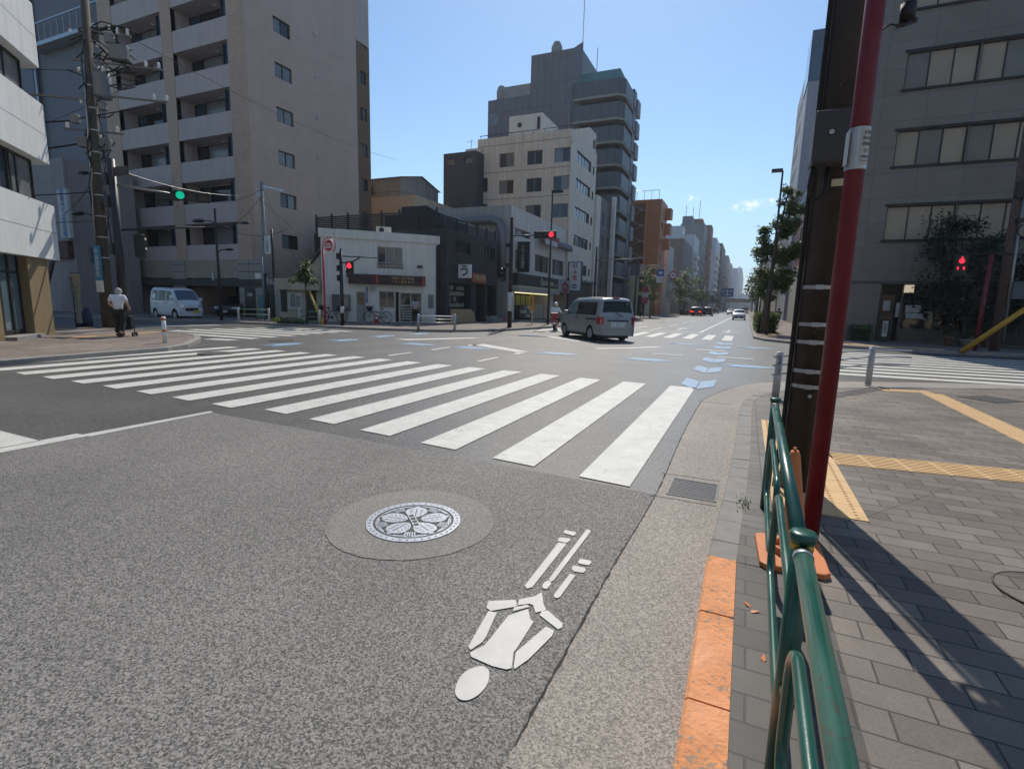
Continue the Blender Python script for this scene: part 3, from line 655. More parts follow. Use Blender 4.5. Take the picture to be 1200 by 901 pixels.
# ------------------------------------------------------------------ near street furniture
Z = Z1
t = T('guard_rail', 'green steel pipe guard rail along the near kerb', 'guard rail', (.22, 2.8, Z))
def rx(y): return .24-.0165*(4.02-y)
ys = [4.02, 1.58, -.86]
for y in ys:
    mb = MB(); mb.cyl((rx(y), y, Z-.02), (rx(y), y, .85), .029, n=20); po = mb.build('post', MAT['green'], t)
    mb = MB(); mb.lathe([(.029, .838), (.034, .842), (.036, .85), (.036, .862), (.032, .868), (.015, .87), (0, .8705)], 24, (rx(y), y, 0)); mb.build('post_cap', MAT['green'], po)
    mb = MB(); mb.cyl((rx(y), y, .818), (rx(y), y, .837), .03, n=20); mb.build('reflective_band', MAT['yellow'], po)
for a, b in ((4.02, 1.58), (1.58, -.86)):
    mb = MB(); mb.tube([(rx(a), a-.02, .815), (rx(b), b+.02, .815)], .0235, 20); tr = mb.build('top_rail', MAT['green'], t)
    for y in (a-.06, b+.06): mb = MB(); mb.cyl((rx(y), y-.012, .815), (rx(y), y+.01, .815), .0255, n=20); mb.build('collar', MAT['steel'], tr)
    for c0, c1 in ((a-.1, (a+b)/2+.06), ((a+b)/2-.06, b+.1)):
        def loop(y0, y1, z0, z1, r):
            P = []
            for cy, cz, s in ((y0-r, z1-r, 0), (y1+r, z1-r, 1), (y1+r, z0+r, 2), (y0-r, z0+r, 3)):
                for k in range(6):
                    g = PI/2*s+PI/2*k/5
                    P.append((rx(cy), cy+r*math.cos(g), cz+r*math.sin(g)))
            return P
        mb = MB(); mb.tube(loop(c0, c1, .2, .6, .11), .0165, 12, closed=True); mb.build('pipe_loop', MAT['green'], t)
    for y0, y1 in ((a, a-.1), (b, b+.1), ((a+b)/2+.06, (a+b)/2-.06)): mb = MB(); mb.tube([(rx(y0), y0, .4), (rx(y1), y1, .4)], .018, 10); mb.build('bracket', MAT['green'], t)

px_, py_ = .5, 4.65
t = T('utility_pole', 'thick dark brown steel pole with steel straps and a control box on the near corner', 'utility pole', (px_, py_, Z))
mb = MB(); mb.cyl((px_, py_, 0), (px_, py_, 9), .138, .118, 32); mb.build('pole', MAT['brown'], t)
def pr(z): return .138-.0022*z
for z, gap in ((1.66, 0), (1.38, 0), (1.245, 1), (1.02, 0), (.9, 0), (2.9, 2)):
    mb = MB(); r = pr(z)+.003
    P = [(px_+r*math.cos(a*PI/20), py_+r*math.sin(a*PI/20)) for a in range(40)]
    mb.prism(P, z-.014, z+.014, caps=False); b = mb.build('steel_strap', MAT['steel'] if gap != 2 else MAT['brown'], t)
    mb = MB()
    if gap == 2:
        for a in range(0, 40, 1): mb.ball((px_+(r+.004)*math.cos(a*PI/20), py_+(r+.004)*math.sin(a*PI/20), z), .008, 6)
        mb.build('bead_row', MAT['brown'], b)
    else:
        mb.obox((px_-.02, py_-r-.008, z), (.05, .014, .034)); mb.build('buckle', MAT['steel'], b)
mb = MB(); mb.box(px_-.185, py_-.37, 2.5, px_+.05, py_-.115, 2.84); bx = mb.build('control_box', M('box_paint', (.045, .045, .047), .5), t, bevel=.012)
mb = MB(); mb.cyl((px_-.08, py_-.37, 2.69), (px_-.08, py_-.382, 2.69), .016, n=14); mb.build('lock', MAT['steel'], bx)
mb = MB(); mb.tube([(px_-.16, py_-.24, 2.5), (px_-.165, py_-.24, 2.36), (px_-.15, py_-.24, 2.3), (px_-.11, py_-.24, 2.28), (px_-.075, py_-.23, 2.31), (px_-.06, py_-.2, 2.38), (px_-.06, py_-.18, 2.5)], .018, 10)
mb.build('cable_loop', MAT['rubber'], bx)
mb = MB(); mb.tube([(px_-.136, py_-.04, 9)]+[(px_-.14-.012*((9-z)/9), py_-.04, z) for z in (6, 4, 3, 2.3, 1.6, 1.0, .6)]+[(px_-.165, py_-.06, .3), (px_-.17, py_-.055, Z)], .017, 10); mb.build('cable_conduit', MAT['rubber'], t)
mb = MB(); mb.obox((px_+.015, py_-pr(2.4)-.006, 2.405), (.075, .006, .05)); lb = mb.build('number_plate', MAT['cream'], t)
mb = MB(); mb.tube([(px_+.1, py_-.02, 4.0), (px_+.3, py_-.05, 4.05)], .03, 10); mb.tube([(px_+.29, py_-.05, 4.15), (px_+.32, py_-.05, 3.55)], [.042, .034], 12)
ar = mb.build('cable_arm', MAT['steel'], t)
mb = MB(); mb.cyl((px_+.32, py_-.05, 3.56), (px_+.322, py_-.05, 3.45), .05, .045, 12); mb.obox((px_+.32, py_-.05, 3.44), (.12, .03, .025), ry=-.2)
mb.tube([(px_+.34, py_-.09, 3.44), (px_+.3, py_-.11, 3.4), (px_+.22, py_-.1, 3.43), (px_+.1, py_-.08, 3.36)], .007, 6)
mb.build('cable_clamp', MAT['dark'] if 'dark' in MAT else MAT['black'], ar)
mb = MB(); mb.lathe([(.006, .83), (.015, .835), (.015, .845), (0, .848)], 10, (0, 0, 0))
mb.b.clear(); mb.cyl((px_+.0, py_-pr(.83), .83), (px_, py_-pr(.83)-.012, .83), .014, n=10); mb.build('bolt', MAT['steel'], t)

t = T('hydrant_sign_pole', 'dark red slim sign pole standing before the thick brown pole', 'sign pole', (.49, 3.6, Z))
mb = MB(); mb.cyl((.49, 3.6, 0), (.49, 3.6, 5.2), .05, .049, 24); mb.build('pole', MAT['red'], t)
mb = MB(); r = .054; mb.prism([(.49+r*math.cos(a*PI/16), 3.6+r*math.sin(a*PI/16)) for a in range(32)], 2.275, 2.5, caps=False)
mb.box(.427, 3.56, 2.3, .441, 3.6, 2.48)
st = mb.build('label_sleeve', MAT['steel'], t)
mb = MB(); r = .0555
A = [R(a) for a in range(-88, -18, 7)]
for i in range(len(A)-1): mb.face([(.49+r*math.cos(A[i]), 3.6+r*math.sin(A[i]), 2.3), (.49+r*math.cos(A[i+1]), 3.6+r*math.sin(A[i+1]), 2.3), (.49+r*math.cos(A[i+1]), 3.6+r*math.sin(A[i+1]), 2.485), (.49+r*math.cos(A[i]), 3.6+r*math.sin(A[i]), 2.485)])
lb = mb.build('label', MAT['wgrime'], st)
for s, z, sz in (('火気', 2.465, .022), ('消火栓', 2.435, .018), ('消防署', 2.405, .018), ('17', 2.37, .026), ('管理番号', 2.338, .012), ('━━━━', 2.315, .014)):
    g = R(-55); text(s, sz, MAT['ink'], lb, (.49+.0575*math.cos(g), 3.6+.0575*math.sin(g), z), (PI/2, 0, g+PI/2), ext=.0004)

t = T('delineator_post', 'orange plastic delineator post on a square base by the green rail', 'post', (.36, 3.27, Z))
mb = MB(); mb.prism([(.19, 3.06), (.22, 3.03), (.51, 3.05), (.54, 3.08), (.53, 3.47), (.5, 3.5), (.2, 3.48), (.17, 3.45)], Z, Z+.035); mb.build('base', MAT['orange'], t, bevel=.008)
mb = MB(); mb.tube([(.36, 3.27, Z+.03), (.36, 3.27, .1), (.355, 3.27, .3), (.325, 3.28, .66), (.322, 3.28, .685)], [.1, .062, .055, .028, .02], 20); mb.tube([(.322, 3.28, .68), (.322, 3.28, .705)], [.012, .008], 8)
mb.build('post', MAT['orange'], t)
mb = MB()
for k in range(2): mb.tube([(.36+.1*math.cos(a*PI/8), 3.27+.1*math.sin(a*PI/8), Z+.045+.02*k) for a in range(16)], .012, 8, closed=True)
mb.build('collar', MAT['orange'], t)

t = T('guard_fence', 'grey guard fence of two posts and three thin pipes at the near corner', 'guard fence', (.5, 9.35, Z))
fp = [(.55, 9.38), (2.38, 12.42)]
for p in fp:
    mb = MB(); mb.cyl((*p, Z-.02), (*p, .8), .057, n=20); mb.lathe([(.057, .8), (.05, .812), (0, .816)], 20, (*p, 0)); po = mb.build('post', M('fence_paint', (.45, .45, .46), .5, .1, .12, 8) if p is fp[0] else bpy.data.materials['fence_paint'], t)
    d = (V(fp[1])-V(fp[0])).normalized()
    for z in (.74, .6, .45):
        mb = MB(); a = V((*p, z)); d3 = V((*d, 0))
        mb.cyl(a-d3*.05, a-d3*.075, .03, n=12)
        mb.cyl(a-d3*.075, a-d3*.13, .014, n=8); mb.cyl(a-d3*.12, a-d3*.145, .022, n=8)
        mb.build('clamp', MAT['steel'], po)
    if p is fp[0]: text('安全第一足立', .052, MAT['ink'], po, (p[0]+.012, p[1]-.059, .6), RS, vert=True, ext=.001)
for z in (.74, .6, .45):
    mb = MB(); mb.tube([(*fp[0], z), (*fp[1], z)], .016, 10); mb.build('pipe', bpy.data.materials['fence_paint'], t)
    mb = MB(); mb.tube([(*fp[1], z), (fp[1][0]+.75, fp[1][1]+.42, z)], .016, 10); mb.build('pipe', bpy.data.materials['fence_paint'], t)

# manholes and drain
LID = M('cast_iron_bright', (.31, .335, .38), .45, .5, .25, 14, .3, 120); LIDD = M('cast_iron_dark', (.06, .056, .05), .7, .2, .3, 20)
mx_, my_ = -1.93, 2.73
t = T('manhole_cover', 'round pale iron manhole cover with a raised blossom pattern', 'manhole cover', (mx_, my_, .006))
mb = MB(); mb.cyl((mx_, my_, -.01), (mx_, my_, .0085), .318, n=64); mb.build('lid', LIDD, t)
mb = MB()
def ring(r0, r1, z0, z1, n=64):
    for i in range(n):
        a, b = 2*PI*i/n, 2*PI*(i+1)/n
        q = lambda r, g, z: (mx_+r*math.cos(g), my_+r*math.sin(g), z)
        mb.face([q(r0, a, z1), q(r1, a, z1), q(r1, b, z1), q(r0, b, z1)]); mb.face([q(r1, a, z0), q(r1, a, z1), q(r1, b, z1), q(r1, b, z0)]); mb.face([q(r0, a, z0), q(r0, a, z1), q(r0, b, z1), q(r0, b, z0)])
ring(.268, .315, .006, .0125); ring(.246, .252, .006, .0115)
mb.build('rim', LID, t, recalc=True)
mb = MB()
for i in range(40):
    a = 2*PI*i/40; mb.cyl((mx_+.292*math.cos(a), my_+.292*math.sin(a), .012), (mx_+.292*math.cos(a), my_+.292*math.sin(a), .0135), .0065, n=8)
mb.build('rim_stud', LIDD, t)
def petal(a):
    pts = []
    for k in range(24):
        g = 2*PI*k/24; r = .138+.088*math.cos(g); w_ = .074*math.sin(g)*(1+.18*math.cos(g))
        if k == 0: r -= .016
        pts.append((mx_+r*math.cos(a)-w_*math.sin(a), my_+r*math.sin(a)+w_*math.cos(a)))
    return pts
for k in range(5):
    a = R(118)+2*PI*k/5
    mb = MB(); mb.prism(petal(a), .006, .0125); pe = mb.build('petal', LID, t)
    mb = MB()
    for d in (-.22, 0, .22):
        for r in (.095, .125, .155, .185):
            g = a+d*(.17/r)
            mb.obox((mx_+r*math.cos(g), my_+r*math.sin(g), .0125), (.022, .0045, .0016), a+d*3)
    mb.obox((mx_+.13*math.cos(a), my_+.13*math.sin(a), .0125), (.13, .006, .0015), a)
    mb.build('vein', LIDD, pe)
    g = a+PI/5
    mb = MB()
    for j in range(5):
        h = g+(j-2)*.075; mb.obox((mx_+.208*math.cos(h), my_+.208*math.sin(h), .009), (.06, .0085, .006), h)
    for h in (g-.25, g+.25): mb.obox((mx_+.236*math.cos(h), my_+.236*math.sin(h), .009), (.012, .1, .006), h)
    mb.cyl((mx_+.225*math.cos(a), my_+.225*math.sin(a), .006), (mx_+.225*math.cos(a), my_+.225*math.sin(a), .0115), .018, n=10)
    mb.build('ginkgo_fan', LID, t)
mb = MB(); mb.obox((mx_, my_, .0105), (.25, .046, .008), R(-42)); ba = mb.build('centre_bar', LID, t)
mb = MB()
for k in range(4): mb.obox((mx_+(k-1.5)*.05*math.cos(R(-42)), my_+(k-1.5)*.05*math.sin(R(-42)), .0145), (.034, .03, .003), R(-42))
mb.build('number_slot', LIDD, ba)
def roundcover(x, y, r, z, label, mat):
    t = T('manhole_cover', label, 'manhole cover', (x, y, z))
    mb = MB(); mb.cyl((x, y, z-.01), (x, y, z+.004), r, n=40); mb.build('lid', mat, t)
    mb = MB(); mb.tube([(x+r*math.cos(a*PI/20), y+r*math.sin(a*PI/20), z+.002) for a in range(40)], .006 if r < .3 else .012, 6, closed=True); mb.build('rim', LIDD, t)
roundcover(-12.35, 8.82, .4, .01, 'dark round iron cover lying across the far stripes of the near zebra crossing', LIDD)
roundcover(-14.5, 12.8, .4, .006, 'dark round iron cover beside the blue chevron near the left corner', LIDD)
roundcover(1.6, 3.42, .25, Z+.004, 'round cover filled with paving blocks beside the pole shadow', PAVE)
t = T('hatch_cover', 'dark square iron hatch in the sidewalk beside the tactile strip', 'hatch cover', (4.0, 11.45, Z))
mb = MB(); mb.obox((4.0, 11.45, Z+.002), (.72, .6, .012), .7); mb.build('lid', LIDD, t)
mb = MB(); mb.obox((4.0, 11.45, Z+.0035), (.6, .48, .012), .7); mb.build('inset', M('iron_checker', (.05, .05, .05), .6, .3, .3, 60), t)
t = T('drain_grate', 'rectangular steel drain grate set in the near gutter', 'drain grate', (-.26, 4.3, 0))
mb = MB(); mb.box(-.46, 4.08, -.01, -.085, 4.093, .0125); mb.box(-.46, 4.507, -.01, -.085, 4.52, .0125); mb.box(-.46, 4.093, -.01, -.447, 4.507, .0135); mb.box(-.098, 4.093, -.01, -.085, 4.507, .0125); mb.build('frame', M('grate_frame', (.13, .13, .13), .6, .3, .3, 12), t)
mb = MB(); mb.box(-.446, 4.094, -.02, -.099, 4.506, .0082); mb.build('pit', MAT['black'], t)
mb = MB()
for k in range(22):
    x = -.44+k*.0157; mb.box(x, 4.094, .0, x+.004, 4.506, .0115)
for k in range(11):
    y = 4.12+k*.0375; mb.box(-.446, y, .0, -.099, y+.004, .0108)
mb.build('bars', M('grate_steel', (.05, .055, .065), .5, .3, .45, 6), t)

# fallen leaves and weeds by the kerb
for i, (x, y, a) in enumerate(((.16, 2.55, .4), (.19, 2.2, 1.5), (.13, 2.6, 2.2))):
    mb = MB(); c, s = math.cos(a), math.sin(a)
    P = [(-.022, 0, .004), (-.008, .01, .009), (.014, .008, .006), (.024, 0, .012), (.012, -.009, .005), (-.009, -.01, .007)]
    mb.face([(x+p[0]*c-p[1]*s, y+p[0]*s+p[1]*c, Z+p[2]) for p in P])
    tag(mb.build('fallen_leaf', bpy.data.materials['orange_plastic'], None, (x, y, Z)), ('curled orange leaf between the orange kerb and the rail', 'curled orange leaf nearest the camera by the rail', 'tiny orange leaf touching the kerb edge')[i], 'leaf', 'fallen leaves by the kerb')
mb = MB()
for i in range(70):
    x, y = random.gauss(.1, .03), random.gauss(4.05, .08); a = random.uniform(0, 6.3); h = random.uniform(.01, .035)
    d = V((math.cos(a), math.sin(a)))*.016
    mb.face([(x-d.y*.3, y+d.x*.3, Z), (x+d.y*.3, y-d.x*.3, Z), (x+d.x, y+d.y, Z+h)])
tag(mb.build('weeds', MAT['leaf']), 'small weeds in the joint behind the near kerb', None, None, 'stuff')

# ------------------------------------------------------------------ buildings
XF = -17.8
# white banded building on the near left corner (its chamfer faces the crossing)
BW = M('white_band_panel', (.66, .67, .66), .6, 0, .06, 1.5, .05, 40, streak=.12); GOLD = M('ochre_stone', (.23, .17, .09), .6, 0, .15, 3, .1, 40, streak=.1)
c0 = V((-21.1, 9.74)); cd = V((2.55, -2.43)).normalized()      # along the chamfer towards the camera side
F = Fr(c0, cd, (.69, .724))
t = T('banded_building', 'white office with dark ribbon windows and ochre pillars cut by the left edge', 'building', (-20.5, 7, 0))
L = 6.3; back = V((-.724, .69))*0
bands = ((2.5, 4.25), (5.55, 7.36), (8.45, 10.3), (11.5, 13.3))
def block(mb, z0, z1, d, L0=0, depth=9):
    a, b = F.p(L0, 0, d), F.p(L, 0, d)
    P = [(a.x, a.y), (b.x, b.y), (b.x, -8), (-30, -8), (-30, 3.5-d*0), (a.x-7.2, a.y-1.9)]
    mb.prism(P, z0, z1)
for z0, z1 in bands:
    mb = MB(); block(mb, z0, z1, 0); bd = mb.build('white_band', BW, t)
    mb = MB(); F.box(mb, 0, L, z0+.86, z0+.875, -.01, .003); mb.build('joint', MAT['steel'], bd)
mb = MB(); block(mb, 0, 13.2, -.42, .35); mb.build('core_wall', MAT['dpanes'][0], t)
for (z0, z1) in ((4.25, 5.55), (7.36, 8.45), (10.3, 11.5)):
    for k in range(4):
        u = .45+k*1.5
        mb = MB(); F.box(mb, u, u+1.44, z0, z0+.07, -.41, -.3); F.box(mb, u, u+1.44, z1-.07, z1, -.41, -.3); F.box(mb, u, u+.06, z0+.07, z1-.07, -.41, -.3); F.box(mb, u+.95, u+1.01, z0+.07, z1-.07, -.41, -.32); F.box(mb, u+1.38, u+1.44, z0+.07, z1-.07, -.41, -.3)
        fr = mb.build('window', MAT['darkframe'], t)
        mb = MB(); F.quad(mb, u, u+1.44, z0, z1, -.35); mb.build('pane', MAT['panes'][(k+1) % 2], fr)
for u, w_ in ((.62, 1.35), (3.7, .9)):
    mb = MB(); F.box(mb, u, u+w_, 0, 2.5, -.418, -.12); mb.build('pillar', GOLD, t, bevel=.015)
mb = MB(); F.box(mb, 1.99, 3.68, .1, .2, -.4, .12); mb.build('step', MAT['concrete'], t)
for k in range(3):
    u = 2.0+k*.57
    mb = MB(); F.box(mb, u, u+.05, .24, 2.5, -.41, -.33); F.box(mb, u+.52, u+.57, .24, 2.5, -.41, -.33); F.box(mb, u+.05, u+.52, .24, .34, -.41, -.34); F.box(mb, u+.05, u+.52, 1.98, 2.03, -.41, -.34)
    fr = mb.build('shop_window', MAT['darkframe'], t)
    mb = MB(); F.quad(mb, u, u+.57, .24, 2.5, -.37); mb.build('pane', glass('shop_pane', (.1, .15, .17), .05) if k == 0 else bpy.data.materials['shop_pane'], fr)

# apartment block with balconies
AP = MT('apartment_tile', (.58, .43, .345), (2.6, 2.82), .01, (.47, .35, .28), .03, .75, 'x', 0, .1); APO = MT('apartment_tile_tan', (.56, .38, .265), (.2, .07), .004, (.4, .3, .22), .08, .7, 'x', .5, .15)
APB = M('balcony_parapet', (.54, .44, .405), .75, 0, .06, 1.5, .05, 30, streak=.1); APS = MT('apartment_base_stone', (.38, .33, .285), (3, .52), .02, (.07, .06, .05), .05, .8, 'x', 0, .4)
y0 = 24.8; H = 34.2; xe = -30.42
t = T('apartment_block', 'tall brown grey apartment block with rows of deep balconies', 'apartment block', (-37, 25, 0))
F = FS(y0)
zp = [4.98+2.805*k for k in range(10)]
bays = ((-43.6, -38.15), (-37.05, -31.65))
holes = [(a, b, z, z+1.45, 0, 1.3) for a, b in bays for z in zp]+[(-37.35, -31.75, -.02, 3.72, 0, 4), (-43.4, -38.8, -.02, 3.72, 0, 4)]
mb = MB(); wall(mb, F, -45.2, xe, 3.95, H, holes); mb.build('front_wall', APB, t, recalc=False)
for a, b in ((-45.2, -43.6), (-38.15, -37.05), (-31.65, xe+.004)): mb = MB(); F.box(mb, a, b, 3.95, H+.3, -.3, .035); mb.build('tan_pier', APO, t)
mb = MB()
mb.b.free()
for a, b in ((-45.2, -43.4), (-38.8, -37.35), (-31.75, -29.5)): mb = MB(); F.box(mb, a, b, 0, 3.95, -.5, .1); mb.build('base_pier', APS, t)
mb = MB(); F.box(mb, -43.4, -38.8, 2.7, 3.95, -.4, .02); F.box(mb, -37.35, -31.75, 2.7, 3.95, -.4, .02); mb.build('garage_lintel', M('lintel_beige', (.38, .32, .25), .8, streak=.15), t)
mb = MB(); F.box(mb, -45.2, -29.45, 2.15, 2.62, -.3, .16); mb.build('dark_band', M('dark_band', (.07, .065, .062), .8), t)
mb = MB(); mb.box(-45, 30.5, 0, -30.6, 30.8, 3.9); mb.box(-45, 25.2, 3.72, -30.6, 30.8, 3.9); mb.build('garage_back', M('garage_dark', (.25, .23, .21), .9), t)
for a, b in bays:
    for k, z in enumerate(zp):
        mb = MB(); F.box(mb, a, b, z-1.35, z, -1.32, -1.12) ; F.box(mb, a, b, z-.95, z-.85, -1.32, -.03); F.box(mb, a, b, z, z+1.46, -1.33, -1.29)
        bk = mb.build('balcony', M('balcony_inner', (.72, .64, .56), .8, streak=.15) if 'balcony_inner' not in bpy.data.materials else bpy.data.materials['balcony_inner'], t)
        window(bk, F, (a+.12, a+1.2, z-.8, z+1.38, 1), MAT['darkframe'], [MAT['dpanes'][k % 2]], 1.26); window(bk, F, (a+1.25, a+3.3, z-.8, z+1.38, 1), MAT['darkframe'], [MAT['curtain'] if (k+int(a)) % 4 else MAT['dpanes'][0]], 1.26)
        mb = MB(); F.box(mb, b-.55, b-.5, z-.8, z+1.32, -1.28, -.02); F.box(mb, b-.5, b-.02, z-.8, z+1.32, -.2, -.16); mb.build('side_screen', MAT['darkframe'], bk)
        mb = MB(); F.quad(mb, b-.48, b-.05, z-.7, z+1.28, -.15); mb.build('side_pane', MAT['dpanes'][1], bk)
        mb = MB(); mb.tube([F.p(b-1.9, z+1.4, -.6), F.p(b-1.9, z+1.25, -.6), F.p(b-1.6, z+1.2, -.6)], .035, 6); mb.build('drying_pole_arm', MAT['wgrime'], bk)
FEa = FE(xe)
hs = [(27.3, 28.75, 5.9-.97+2.82*k, 5.9+2.82*k, 2) for k in range(11)]
mb = MB(); wall(mb, FEa, y0, 35.4, 0, H, hs); mb.face([(xe, 35.4, 0), (xe, 35.4, H), (-45.2, 35.4, H), (-45.2, 35.4, 0)]); mb.face([(-45.2, y0, 0), (-45.2, 35.4, 0), (-45.2, 35.4, H), (-45.2, y0, H)])
mb.build('side_wall', AP, t, recalc=False)
for h in hs: window(t, FEa, h, MAT['darkframe'], [MAT['dpanes'][0], MAT['panes'][1]])
for k in range(10):
    mb = MB(); mb.ball((xe+.06, 30.95, 6.3+2.82*k), .11, 10); mb.build('vent_cap', MAT['wgrime'], t)
mb = MB(); mb.face([(-45.2, y0, H), (xe, y0, H), (xe, 35.4, H), (-45.2, 35.4, H)]); mb.build('roof', MAT['roof'], t)
# rear wing
hs = [(36.1, 36.9, 5.0+2.82*k, 6.0+2.82*k, 2) for k in range(10)]
mb = MB(); wall(mb, FE(xe-.25), 35.42, 37.3, 0, 22.2, hs); mb.face([(xe-.25, 37.3, 0), (xe-.25, 37.3, 22.2), (-45, 37.3, 22.2), (-45, 37.3, 0)]); mb.build('rear_wing', M('wing_tile', (.2, .115, .06), .7, streak=.15), t, recalc=False)
mb = MB(); mb.box(-45, 35.42, 22.2, xe-.25, 37.3, H-1); mb.build('rear_wing_top', APB, t)
for h in hs: window(t, FE(xe-.25), h, MAT['darkframe'], [MAT['dpanes'][0], MAT['panes'][1]])
mb = MB(); F.box(mb, -29.95, -26.4, 0, 2.45, -.35, -.05); F.box(mb, -29.95, -26.4, 2.46, 2.62, -.4, .0); gw = mb.build('gate_wall', M('gate_panel', (.42, .4, .385), .7, streak=.2), t)
mb = MB(); F.box(mb, -29.6, -28.6, .1, 2.3, -.04, .0); mb.build('entrance_door', MAT['darkframe'], gw)
mb = MB(); F.box(mb, -31.2, -30.2, .1, 2.1, .102, .13); ed = mb.build('entrance', MAT['darkframe'], t)
mb = MB(); F.box(mb, -30.95, -30.45, 1.5, 1.72, .131, .14); mb.build('notice', MAT['panes'][1], ed)

# tall blue grey block and lower grey block behind the wires
t = T('blue_grey_tower', 'plain blue grey high block behind the tangled wire pole', 'building', (-56, 27, 0))
BG = M('blue_grey_wall', (.2, .205, .22), .75, 0, .08, .5, .05, 20, streak=.12)
mb = MB(); mb.box(-70, 25.6, 0, -45.25, 36, 34); mb.build('wall', BG, t)
mb = MB(); mb.box(-62.5, 25.2, 0, -55.6, 25.58, 33.0); mb.build('pier', M('blue_grey_light', (.17, .195, .23), .75, streak=.1), t)
mb = MB(); mb.cyl((-55.4, 25.3, 0), (-55.4, 25.3, 33), .11, n=8); mb.build('downpipe', MAT['steel'], t)
mb = MB()
for k in range(11): mb.box(-54.6+k*.9, 25.0, 21.0, -54.55+k*.9, 25.05, 22.6)
mb.box(-54.6, 24.98, 22.6, -45.3, 25.07, 22.7); mb.box(-54.6, 24.6, 20.7, -45.3, 25.58, 20.98); mb.build('railing', MAT['steel'], t)
t = T('grey_block', 'low grey block with a pale front between the striped poles and the apartment block', 'building', (-46, 21, 0))
mb = MB(); mb.box(-52, 20.32, 0, -42.0, 24.4, 10.2); mb.build('wall', M('grey_block_wall', (.37, .31, .295), .8, 0, .06, 1, streak=.15), t)
mb = MB(); mb.box(-52, 20.1, 4.9, -42.004, 20.315, 10.25); mb.build('front_panel', M('pale_pink_wall', (.33, .3, .29), .8, streak=.1), t)
mb = MB(); mb.box(-46, 20.0, 3.75, -42.2, 20.32, 4.85); mb.build('awning', M('maroon', (.1, .03, .025), .7), t)
t = T('iron_staircase', 'dark red iron staircase beside the low grey block', 'staircase', (-44, 19, 0))
mb = MB(); mb.bar((-44.6, 19.2, 0.2), (-42.4, 19.2, 3.6), .12, .35); mb.bar((-44.6, 18.3, .2), (-42.4, 18.3, 3.6), .12, .35); mb.build('stringer', M('maroon_b', (.12, .045, .035), .7), t)
for k in range(14): mb = MB(); mb.box(-44.55+k*.157, 18.35, .42+k*.243, -44.3+k*.157, 19.15, .45+k*.243); mb.build('tread', MAT['steel'], t)
mb = MB(); mb.tube([(-44.6, 18.25, 1.2), (-42.4, 18.25, 4.6)], .03, 6)
for k in range(6): mb.tube([(-44.5+k*.42, 18.25, .3+k*.65), (-44.5+k*.42, 18.25, 1.3+k*.65)], .02, 5)
mb.build('handrail', MAT['black'], t)

# small beige shop with a tree in front
t = T('beige_shop', 'low beige shop with a dark doorway behind the small leafy tree', 'shop', (-25, 24, 0))
BS = M('beige_stucco', (.5, .44, .34), .85, 0, .1, 2, .1, 40, streak=.25)
F2 = Fr((-26.3, 23.2), (2.6, .75), (.28, -.96))
mb = MB(); F2.box(mb, 0, 2.95, 0, 2.5, -4, 0); mb.build('wall', BS, t)
mb = MB(); F2.box(mb, -.05, 2.9, 1.95, 2.62, 0.005, .4); mb.build('canopy', BS, t)
mb = MB(); F2.box(mb, 1.75, 2.45, .1, 1.94, -.2, .02); mb.build('doorway', MAT['black'], t)
mb = MB(); F2.box(mb, .1, .5, .6, 1.94, -.2, .025); sh = mb.build('shutter', MAT['darkframe'], t)
mb = MB(); F2.box(mb, .62, 1.55, .75, 1.8, .005, .06); bd = mb.build('signboard', MAT['wgrime'], t)
text('酒場', .42, MAT['ink'], bd, F2.p(.9, 1.28, .065), (PI/2, 0, .28), vert=True)
text('食堂', .36, MAT['ink'], bd, F2.p(1.3, 1.25, .065), (PI/2, 0, .28), vert=True)
mb = MB(); P = [F2.p(2.9, 2.5, -.2), F2.p(1.2, 2.5, -.2), F2.p(2.9, 4.4, -.2)]; Pb = [F2.p(2.9, 2.5, -4), F2.p(1.2, 2.5, -4), F2.p(2.9, 4.4, -4)]
mb.face(P); mb.face(Pb); mb.face([P[1], P[2], Pb[2], Pb[1]]); mb.build('gable', BS, t)
mb = MB(); mb.bar(F2.p(1.0, 2.45, -2.1), F2.p(2.95, 4.62, -2.1), 4.1, .14); mb.build('tiled_roof', M('roof_tile', (.07, .065, .065), .7, bump=.4, bscale=14), t)

# white corner house
WH = M('white_house_render', (.8, .75, .67), .85, 0, .09, 1.2, .15, 45, streak=.13)
A_, C_, B_ = V((-23.35, 23.75)), V((-18.95, 27.95)), V((-18.2, 28.72))
t = T('corner_house', 'two storey white rendered corner house with a brown sign board', 'house', (-21.3, 26, 0))
FA = Fr(A_, C_-A_, (.69, -.724)); FB = Fr(C_, (.62, .9), (.9, -.62)); LA = (C_-A_).length; LB = .98
W2 = (3.25, 4.78, 3.4, 4.72, 3); WS = (3.32, 4.28, 1.0, 2.03, 2); DS = (4.6, 5.97, .12, 1.98, 2)
DR = (1.95, 2.52, .12, 1.95, 0); GP = (4.33, 4.56, .12, 2.0, 0, .6)
mb = MB(); wall(mb, FA, 0, LA, 0, 5.15, [W2, WS, DS, DR, GP], .1)
WB = (.3, .72, 1.0, 1.92, 1); wall(mb, FB, 0, LB, 0, 5.15, [WB], .08)
a, b, c = FA.p(0, 0), FA.p(0, 0, -5), FB.p(LB, 0); d = FB.p(LB, 0, -3)
for p, q in ((a, b), (b, d), (d, c)): mb.face([(p.x, p.y, 0), (q.x, q.y, 0), (q.x, q.y, 5.15), (p.x, p.y, 5.15)])
mb.face([(p.x, p.y, 5.1) for p in (a, FA.p(LA, 0), c, d, b)])
mb.build('wall', WH, t, recalc=False)
mb = MB(); P = [FA.p(-.12, 0, .1), FA.p(LA+.05, 0, .1), FB.p(LB+.1, 0, .1), FB.p(LB+.1, 0, -.3), FA.p(LA-.05, 0, -.3), FA.p(-.12, 0, -.3)]
